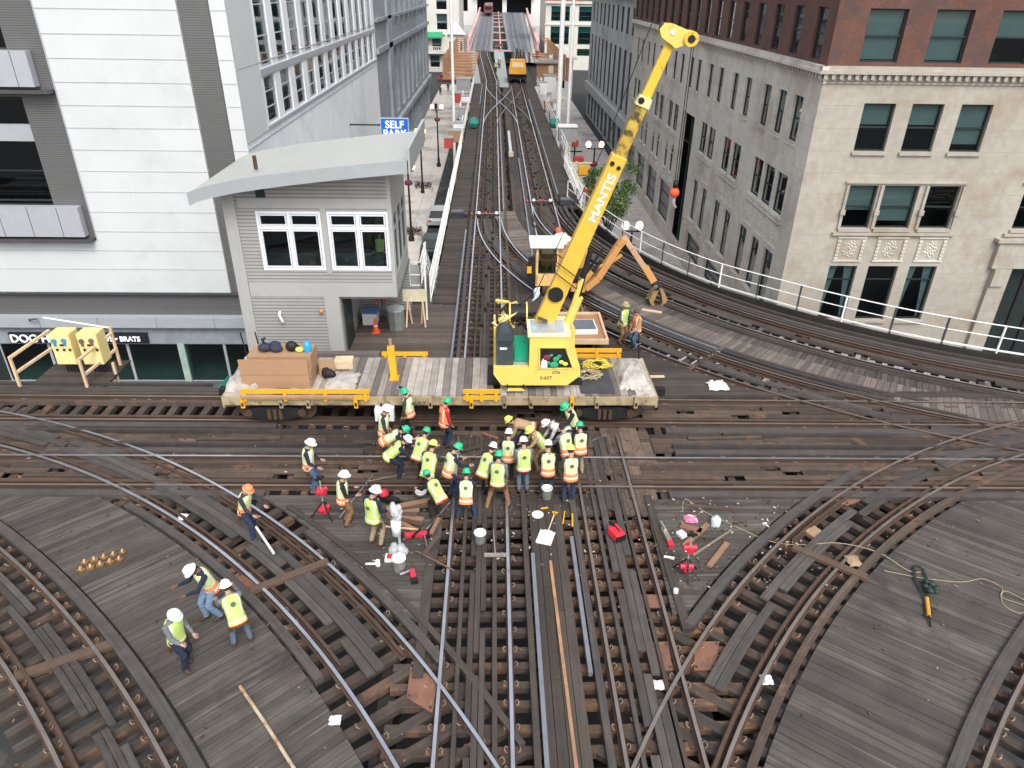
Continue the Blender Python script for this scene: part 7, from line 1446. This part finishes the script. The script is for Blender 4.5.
t = empty('generator', (3.18, 14.2, -.03), radians(25), 'bright red portable generator on the boards between the rails', 'generator'); q = MB(); q.bb(-.14, .14, -.22, .22, .04, .30, mat('bright_red_plastic', (.75, .03, .05), .35)); q.build('case', t, bevel=.05); q = MB(); q.bb(-.145, .145, -.235, -.215, .08, .24, IRON); q.bb(-.04, .04, .16, .3, .29, .36, IRON); q.build('panel', t); q = MB(); q.tube([(0, -.15, .34), (0, -.12, .36), (0, .12, .36), (0, .13, .29)], .018, IRON, 6); q.build('handle', t)
for a, b, w_, m2, lb in (((4.9, 13.9), (5.75, 14.75), .13, MAT['fresh_brown_timber'], 'grooved tan timber lying beside the red tripod'), ((5.05, 13.55), (6.3, 14.5), .05, mat('tarnished_bar', (.3, .26, .2)), 'long crooked steel bar crossing the planks behind the tripod'), ((5.35, 13.15), (6.05, 14.0), .13, mat('fresh_brown_timber', (.25, .14, .08)), 'short brown timber lying alone at the centre of the right planks'), ((5.3, 15.55), (6.7, 15.35), .08, WB, 'dark timber strip along the top of the right planks'), ((5.0, 14.7), (5.5, 14.45), .2, mat('brown_red_board', (.22, .10, .07), .8), 'brown red board scrap above the tripod')):
    q = MB(); q.bar((0, 0, .04), (b[0]-a[0], b[1]-a[1], .04), w_, .07 if w_ > .06 else .04, m2); single('bar' if w_ < .06 else 'plank', lb, 'bar' if w_ < .06 else 'plank', q, (*a, -.08), 'timber scraps on the right planks' if w_ > .06 else None)
crumple('rag', 'pink and white rag lying on the planks beyond the tripod', 'rag', (5.35, 15.0, -.08), .18, .16, .12, mat('pink_rag', (.62, .16, .28), .8, var=.7, scale=9, stain=(.75, .65, .65), stain_at=.5, stain_scale=6), 7, seed=8)
q = MB(); q.lathe((0, 0, 0), [(0, 0), (.12, 0), (.13, .03), (.13, .22), (.1, .26), (.05, .27), (.05, .32), (0, .32)], mat('pale_blue_jug', (.55, .68, .72), .25), 14); single('water_jug', 'pale blue plastic jug on the right planks', 'jug', q, (5.95, 14.75, -.08), smooth=True)
q = MB(); q.bar((0, 0, .03), (.25, -.06, .03), .06, .05, WP); single('bottle', 'small white bottle lying left of the tripod feet', 'bottle', q, (3.95, 13.75, -.06)) if False else single('bottle', 'small white bottle lying left of the tripod feet', 'bottle', q, (4.3, 13.5, -.06))
q = MB(); q.lathe((0, 0, 0), [(0, 0), (.06, 0), (.06, .14), (0, .16)], WP, 10); single('cup', 'white cup on the point of the right planks', 'cup', q, (4.33, 12.3, -.08))
q = MB(); q.bar((0, 0, .02), (.12, -.28, .02), .03, .02, WP); q.bar((-.05, 0, .02), (.07, .02, .02), .03, .02, WP); single('white_marker', 'thin white marker lying near the corner of the right planks', 'marker', q, (7.3, 14.8, -.08))
q = MB(); q.bb(-.1, .1, -.12, .12, 0, .08, BKT); single('paper_cup_box', 'small white carton on the planks above the tripod', 'carton', q, (4.95, 14.35, -.08), rz=.5)
def ropeo(name, label, pts, r, m2, z=-.06):
    P = catmull([(x, y, z+(p[0] if p else 0)) for x, y, *p in pts], 6); o_ = P[0]; q = MB(); q.tube([tuple(a-b for a, b in zip(p, o_)) for p in P], r, m2, 5); return single(name, label, 'rope' if 'rope' in name else 'cable', q, o_)
ropeo('rope', 'tan rope snaking from the planks across the beam and curved rails', [(5.2, 15.3), (5.4, 15.85), (5.8, 15.3), (6.4, 14.75), (7.2, 14.1), (8.0, 13.95), (8.9, 13.9, .1), (9.8, 13.6, .06), (10.3, 13.0), (10.6, 12.95)], .009, ROPE2)
ropeo('rope', 'loose yellow cord with small loops on the wide planked deck', [(9.7, 13.0), (10.5, 12.75), (11.4, 12.6), (12.0, 12.7), (12.3, 12.4), (12.1, 12.1), (12.5, 11.8), (12.2, 11.6), (12.0, 11.9), (12.3, 12.3), (12.6, 12.0)], .008, ROPE2)
CAB = mat('dark_green_cable', (.02, .035, .03), .6)
t = empty('cable_bundle', (10.4, 12.2, -.08), 0, 'bundle of dark cables with an orange handle lying on the wide planked deck', 'cable bundle'); rnd = random.Random(4)
for k in range(5):
    q = MB(); a = rnd.uniform(-.06, .06); P = catmull([(-.45+a*.5, -.7, .03), (-.2, -.1+a, .05), (-.05+a, .5, .05), (.18+a, .95, .04), (.28, .9+a, .03), (.12-a, .4, .06), (-.1, -.1, .05), (-.3-a, -.6, .03)], 6); q.tube(P, .014, CAB, 5); q.build('cable', t)
q = MB(); 
for k in range(14): q.ball((rnd.uniform(-.05, .28), rnd.uniform(-.1, .35), rnd.uniform(.04, .16)), rnd.uniform(.05, .1), CAB, 8, (1, 1, .7))
q.build('clamps', t, smooth=True); q = MB(); q.tube([(-.15, -.15, .06), (-.38, -.68, .05)], .045, mat('amber_handle', (.60, .27, .03), .5), 10); q.build('orange_handle', t); q = MB(); q.tube([(-.38, -.68, .05), (-.5, -.98, .04)], .022, IRON, 8); q.build('tip', t)
# brass fittings laid out in rows
t0 = None
for r_ in range(2):
    for k in range(5):
        x = -10.05+k*.19+r_*.03; y = 13.42+k*.09-r_*.25; lb = 'brass rail fitting in the two rows laid out on the planks'
        if t0 is None:
            t0 = empty('rail_fitting', (0, 0, 0), 0, lb, 'fitting', 'brass fittings in two rows on the planks'); q = MB(); q.bb(-.08, .08, -.06, .06, 0, .05, mat('brass_brown', (.32, .17, .06), .5, .4, var=.4)); q.build('base', t0); q = MB(); q.tube([(0, -.02, .05), (0, .02, .13)], .03, mat('pale_brass', (.55, .42, .25), .4, .5), 8); q.build('stud', t0); t0.location = (x, y, -.08)
        else: clone(t0, (x, y, -.08), random.uniform(-.5, .5))
        
# loose pipe and rusty pipe
q = MB(); q.tube([(0, 0, .05), (.75, -.85, .05), (1.55, -1.8, .05)], .035, mat('cream_rusty_pipe', (.42, .36, .26), .7, var=.3, stain=(.32, .13, .05), stain_at=.5, stain_scale=2.5), 8); single('pipe', 'long cream and rust stained pipe lying on the planks at the near edge', 'pipe', q, (-5.15, 9.8, -.08))
q = MB(); q.bar((0, 0, .02), (.12, -6.0, .02), .07, .05, mat('orange_stained_rail', (.30, .17, .10), .7, var=.3, stain=(.50, .25, .10), stain_at=.48, stain_scale=.9)); single('rusty_rail', 'thin rusty orange rail lying along the centre boards between the near tracks', 'rail', q, (1.42, 13.35, -.03))
crumple('plastic_bag', 'crumpled white bag on the planks beyond the end of the flatcar', 'bag', (8.1, 22.3, -.05), .35, .28, .22, mat('white_plastic_bag', (.82, .80, .80), .6, var=.1), 9, seed=11)
q = MB(); q.bar((0, 0, .02), (1.1, -.9, .02), .1, .04, WP); single('white_strip', 'white strip lying on the planks beside the excavator grapple', 'strip', q, (7.05, 30.6, -.03)); q = MB(); q.bar((0, 0, .02), (.8, -.35, .02), .12, .06, TAN); single('plank', 'tan board under the excavator grapple', 'plank', q, (6.6, 29.2, -.03))
q = MB(); q.bar((0, 0, .04), (.7, .02, .04), .1, .06, TAN); single('plank', 'short tan board beside the stained sheet at the flatcar end', 'plank', q, (5.6, 23.0, -.08))
# tools in the middle of the work area
for a, b, w_, m2, lb in (((-.35, 19.2), (.15, 18.9), .1, mat('brown_red_board', (.22, .10, .07)), 'short red brown board in front of the flatcar'), ((2.9, 18.6), (3.6, 19.1), .04, mat('tarnished_bar', (.3, .26, .2)), 'thin bar lying by the flatcar wheels'), ((3.1, 17.6), (3.9, 18.2), .05, WB, 'dark bar right of the crowd'), ((.6, 18.1), (-.1, 18.2), .03, TAN, 'wooden handle held under the man in tan'), ((-1.9, 17.1), (-2.3, 17.9), .04, TAN, 'wooden pick handle beside the pink sleeved worker')):
    q = MB(); q.bar((0, 0, .04), (b[0]-a[0], b[1]-a[1], .04), w_, .04, m2); single('bar' if w_ < .06 else 'board', lb, 'bar' if w_ < .06 else 'board', q, (*a, -.08))
# rust plates and crossing castings: real plates bolted under the crossings
def plate(pts, lbl, m2=None, z=-.135):
    c = Vector((sum(p[0] for p in pts)/len(pts), sum(p[1] for p in pts)/len(pts))); q = MB(); q.prism([(a-c.x, b-c.y) for a, b in pts], 0, .035, m2 or mat('salmon_rust_plate', (.20, .098, .062), .85, var=.35, scale=4, stain=(.11, .06, .045), stain_at=.52, stain_scale=2)); 
    for a, b in pts: q.tube([((a-c.x)*.8, (b-c.y)*.8, .03), ((a-c.x)*.8, (b-c.y)*.8, .06)], .03, RUSTD, 6)
    return single('steel_plate', lbl, 'plate', q, (c.x, c.y, z), 'rusty plates under the crossings')
plate([(-1.75, 10.3), (-1.15, 10.0), (-1.2, 9.2), (-1.75, 9.55)], 'rusty plate left of the nearest crossing of polished rails')
plate([(3.3, 10.9), (3.85, 10.9), (3.8, 10.15), (3.5, 10.15)], 'salmon rust plate inside the brown rails crossing'); plate([(4.45, 10.9), (5.0, 10.9), (4.7, 10.15), (4.25, 10.15)], 'salmon rust plate outside the brown rails crossing')
for k, (pts, lb) in enumerate((([(9.4, 16.0), (10.7, 16.6), (10.6, 15.9), (9.9, 15.6)], 'rusty plate where the brown curve meets the near cross track'), ([(11.4, 18.6), (14.5, 18.0), (14.3, 17.7), (11.6, 18.2)], 'rusty plate between the two cross tracks'), ([(13.2, 16.5), (15.2, 17.0), (15.1, 16.6), (13.5, 16.1)], 'rusty plate by the wide planked deck corner'), ([(10.5, 20.9), (12.6, 20.5), (12.5, 20.2), (10.6, 20.5)], 'rusty plate inside the far cross track near the curve'), ([(-13.8, 17.1), (-11.3, 16.9), (-11.4, 16.6), (-13.6, 16.75)], 'rusty plate inside the near cross track at the far left'), ([(-9.9, 19.0), (-8.0, 18.9), (-7.9, 18.4), (-9.6, 18.6)], 'rusty plate between the cross tracks at the left'), ([(-10.4, 17.8), (-8.3, 17.3), (-8.6, 17.0), (-10.6, 17.5)], 'rusty plate under the far left crossing'), ([(-6.2, 13.1), (-5.5, 12.6), (-5.7, 12.3), (-6.4, 12.9)], 'rusty plate on the bright curve'), ([(3.3, 12.3), (4.0, 12.3), (4.0, 11.9), (3.3, 11.9)], 'rusty plate near the point of the right planks'))): plate(pts, lb)
q = MB(); q.bb(-.2, .2, -.25, .25, 0, .12, mat('fresh_tan_block', (.33, .22, .13), .8, grain=.2)); single('timber_block', 'tan timber block sitting on the brown railed curve', 'block', q, (8.55, 14.35, -.15), rz=.5)
crumple('cardboard_scrap', 'torn tan cardboard scrap on the boards of the brown railed curve', 'cardboard', (9.05, 13.3, -.02), .17, .2, .08, mat('tan_scrap', (.34, .24, .14), .8, var=.3), 7, seed=2)
for k, (x, y, lb) in enumerate(((3.42, 9.8, 'crumpled white scrap caught beside the brown rail'), (-3.1, 9.05, 'crumpled pale scrap beside the bright curve'), (5.72, 9.9, 'white scrap lying on the brown curve'), (-10.0, 18.35, 'small white scrap between the tracks far left'), (-8.35, 15.2, 'white scrap caught on the bright curve'), (14.6, 17.4, 'pale scrap between the rails far right'))):
    crumple('litter', lb, 'litter', (x, y, -.12), .12, .12, .1, MAT['white_plastic_bag'], 6, seed=20+k)
for k in range(5): pass
q = MB(); q.bb(-1.0, 1.0, -.12, .12, 0, .1, mat('rust_tinted_tie', (.105, .068, .048), .85, grain=.2, var=.3)); single('timber', 'rust tinted cross timber with a pink mark on the corner curve', 'timber', q, (-8.95, 10.55, -.12), rz=radians(28))
q = MB(); q.bb(-.95, .95, -.1, .1, 0, .1, MAT['rust_tinted_tie']); single('timber', 'rust tinted cross timber laid over the bright curve', 'timber', q, (-4.9, 12.9, -.08), rz=radians(31))
q = MB(); q.bb(-.9, .9, -.1, .1, 0, .1, MAT['rust_tinted_tie']); single('timber', 'pale cross timber with a red end on the brown railed curve', 'timber', q, (8.4, 13.25, -.06), rz=radians(-38))
# loose chips, spikes and washers strewn over the work area: nobody could count them
rnd = random.Random(77); q = MB(); PCH = mat('pale_chip', (.5, .46, .4), .8); 
for k in range(1500):
    u = rnd.random()
    if u < .45: x, y = rnd.gauss(0, 2.6), rnd.uniform(13.2, 19.2)
    elif u < .7: x, y = rnd.uniform(4.3, 8.5), rnd.uniform(12.4, 16)
    else: x, y = rnd.uniform(-12, 14), rnd.uniform(8, 19.5)
    far_ = u >= .7
    s = rnd.uniform(.012, .035); a = rnd.uniform(0, 6.3); c, d_ = cos(a)*s, sin(a)*s; z = -.045+rnd.uniform(-.03, .02); m2 = (RUSTD, WB, CLIP, PCH, RUST)[int(rnd.random()**.8*5) % 5]
    if m2 is PCH and (far_ or rnd.random() < .5): m2 = WB
    q.box((x, y, z), (s*2.4, s, .02), m2, (Vector((cos(a), sin(a), 0)), Vector((-sin(a), cos(a), 0)), Vector((0, 0, 1))))
tag(q.build('debris'), kind='stuff', label='scattered wood chips, spikes and washers over the timbers of the work area', cat='debris')
# short boards and bars around the crew
for k, (x, y, a, l, w_, lb) in enumerate(((-1.0, 18.2, .4, .9, .12, 'dark board on the ground left of the red sleeved worker'), (-.3, 18.0, -.5, .7, .09, 'dark offcut at the feet of the red sleeved worker'), (.2, 17.2, 1.2, .8, .1, 'dark upright looking board behind the white hard hats'), (3.1, 16.4, .2, 1.2, .14, 'dark board lying flat to the outer side of the crowd'), (3.9, 15.9, 1.5, .9, .12, 'brown board across the pale timbers near the right planks'), (-3.6, 17.0, .05, 1.4, .12, 'brown board between the rails left of the stooping pair'), (-4.4, 18.7, .0, 2.2, .14, 'long brown board between the cross tracks behind the lone worker'), (6.2, 18.9, .03, 2.4, .13, 'long brown board between the cross tracks right of the flatcar'), (6.9, 16.4, -.02, 1.5, .1, 'dark board on the near cross track above the right planks'), (-9.3, 18.9, .02, 2.6, .16, 'long black plank between the cross tracks at the left'))):
    q = MB(); q.bar((0, 0, .03), (l*cos(a), l*sin(a), .03), w_, .05, WB if k % 2 else WDD); single('board', lb, 'board', q, (x, y, -.07))
# dark edge girders closing the outer side of the curved walkway and the far cross track
q = MB(); P_, N_, S_ = resample([(x, y) for x, y in base], 1.2)
for a, b in zip(P_[:-1], P_[1:]): q.bar((a.x, a.y, -.75), (b.x, b.y, -.75), .08, 1.25, STL)
tag(q.build('steel_girder'), 'dark curved edge girder under the outer walkway and its white railing', 'girder')
q = MB(); P_, N_, S_ = resample(arcpath(NOc, 26.8, 182, 268), 1.2)
for a, b in zip(P_[:-1], P_[1:]): q.bar((a.x, a.y, -.95), (b.x, b.y, -.95), .3, .9, STL)
tag(q.build('steel_girder'), 'dark curved girder beneath the outermost curve', 'girder')
# further works clutter along the street structure
rnd = random.Random(31)
for k, (x, y, z, c, h, lb) in enumerate(((-3.4, 84, -.6, GRB, 1.2, 'grey tool chest beside the slim mast'), (-3.3, 90, -.6, OW, .9, 'brown timber bin up the street on the tower side'), (-3.6, 96, -.8, WP, 1.1, 'white tank between the brown bin and the red lift'), (6.7, 84, -.6, GRB, 1.0, 'grey crate behind the thick masts'), (6.6, 92, -.5, OW, .8, 'brown timber bin beside the pale blue tarpaulin'), (6.8, 106, -.6, WP, 1.5, 'white cabinet near the distant orange truck'), (7.0, 72.5, -.4, YEL, .5, 'small yellow crate under the masts'), (-3.5, 75.5, -.5, WP, .9, 'white lattice crate under the slim mast'))):
    boxes('site_box', lb, 'site box', [('body', [('b', -.5, .5, -.7, .7, 0, h, c)]), ('lid', [('b', -.55, .55, -.75, .75, h, h+.06, GRB)]), ('pipe', [('t', [(rnd.uniform(-.4, .4), -.8, .1), (rnd.uniform(-.4, .4), .9, h+.5)], .05, WP)])], (x, y, z), 'site boxes along the street tracks')
for x0, y0, y1, lb in ((6.2, 60, 112, 'low white railing along the outer side of the street track behind the boom'), (-2.9, 68, 112, 'low white railing farther up the tower side of the street track')):
    t = empty('white_railing', (x0, y0, -.1), 0, lb, 'railing', 'low white railings up the street'); q = MB()
    for zz in (1.05, .55): q.bar((x0, y0, zz-.1), (x0, y1, zz-.1), .05, .05, WP)
    pb(q, 'rail', t); q = MB(); y = y0
    while y < y1: q.bar((x0, y, -.1), (x0, y, .95), .05, .05, WP); y += 1.8
    pb(q, 'pickets', t)
# longitudinal boards on the bridge
q = MB(); PGW = mat('pale_bridge_walkway', (.20, .21, .22), .8, var=.2)
for xa, xb in ((-4.5, -6.8), (-.6, -.2), (3.5, 4.9), (7.9, 14.5)): q.face([(xa-.35, 172, -.26), (xa+.35, 172, -.26), (xb+.5, 431, -.26), (xb-.5, 431, -.26)], PGW)
o = q.build('bridge_walkway', BR); o.location = (-BR.location[0], -BR.location[1], -BR.location[2])
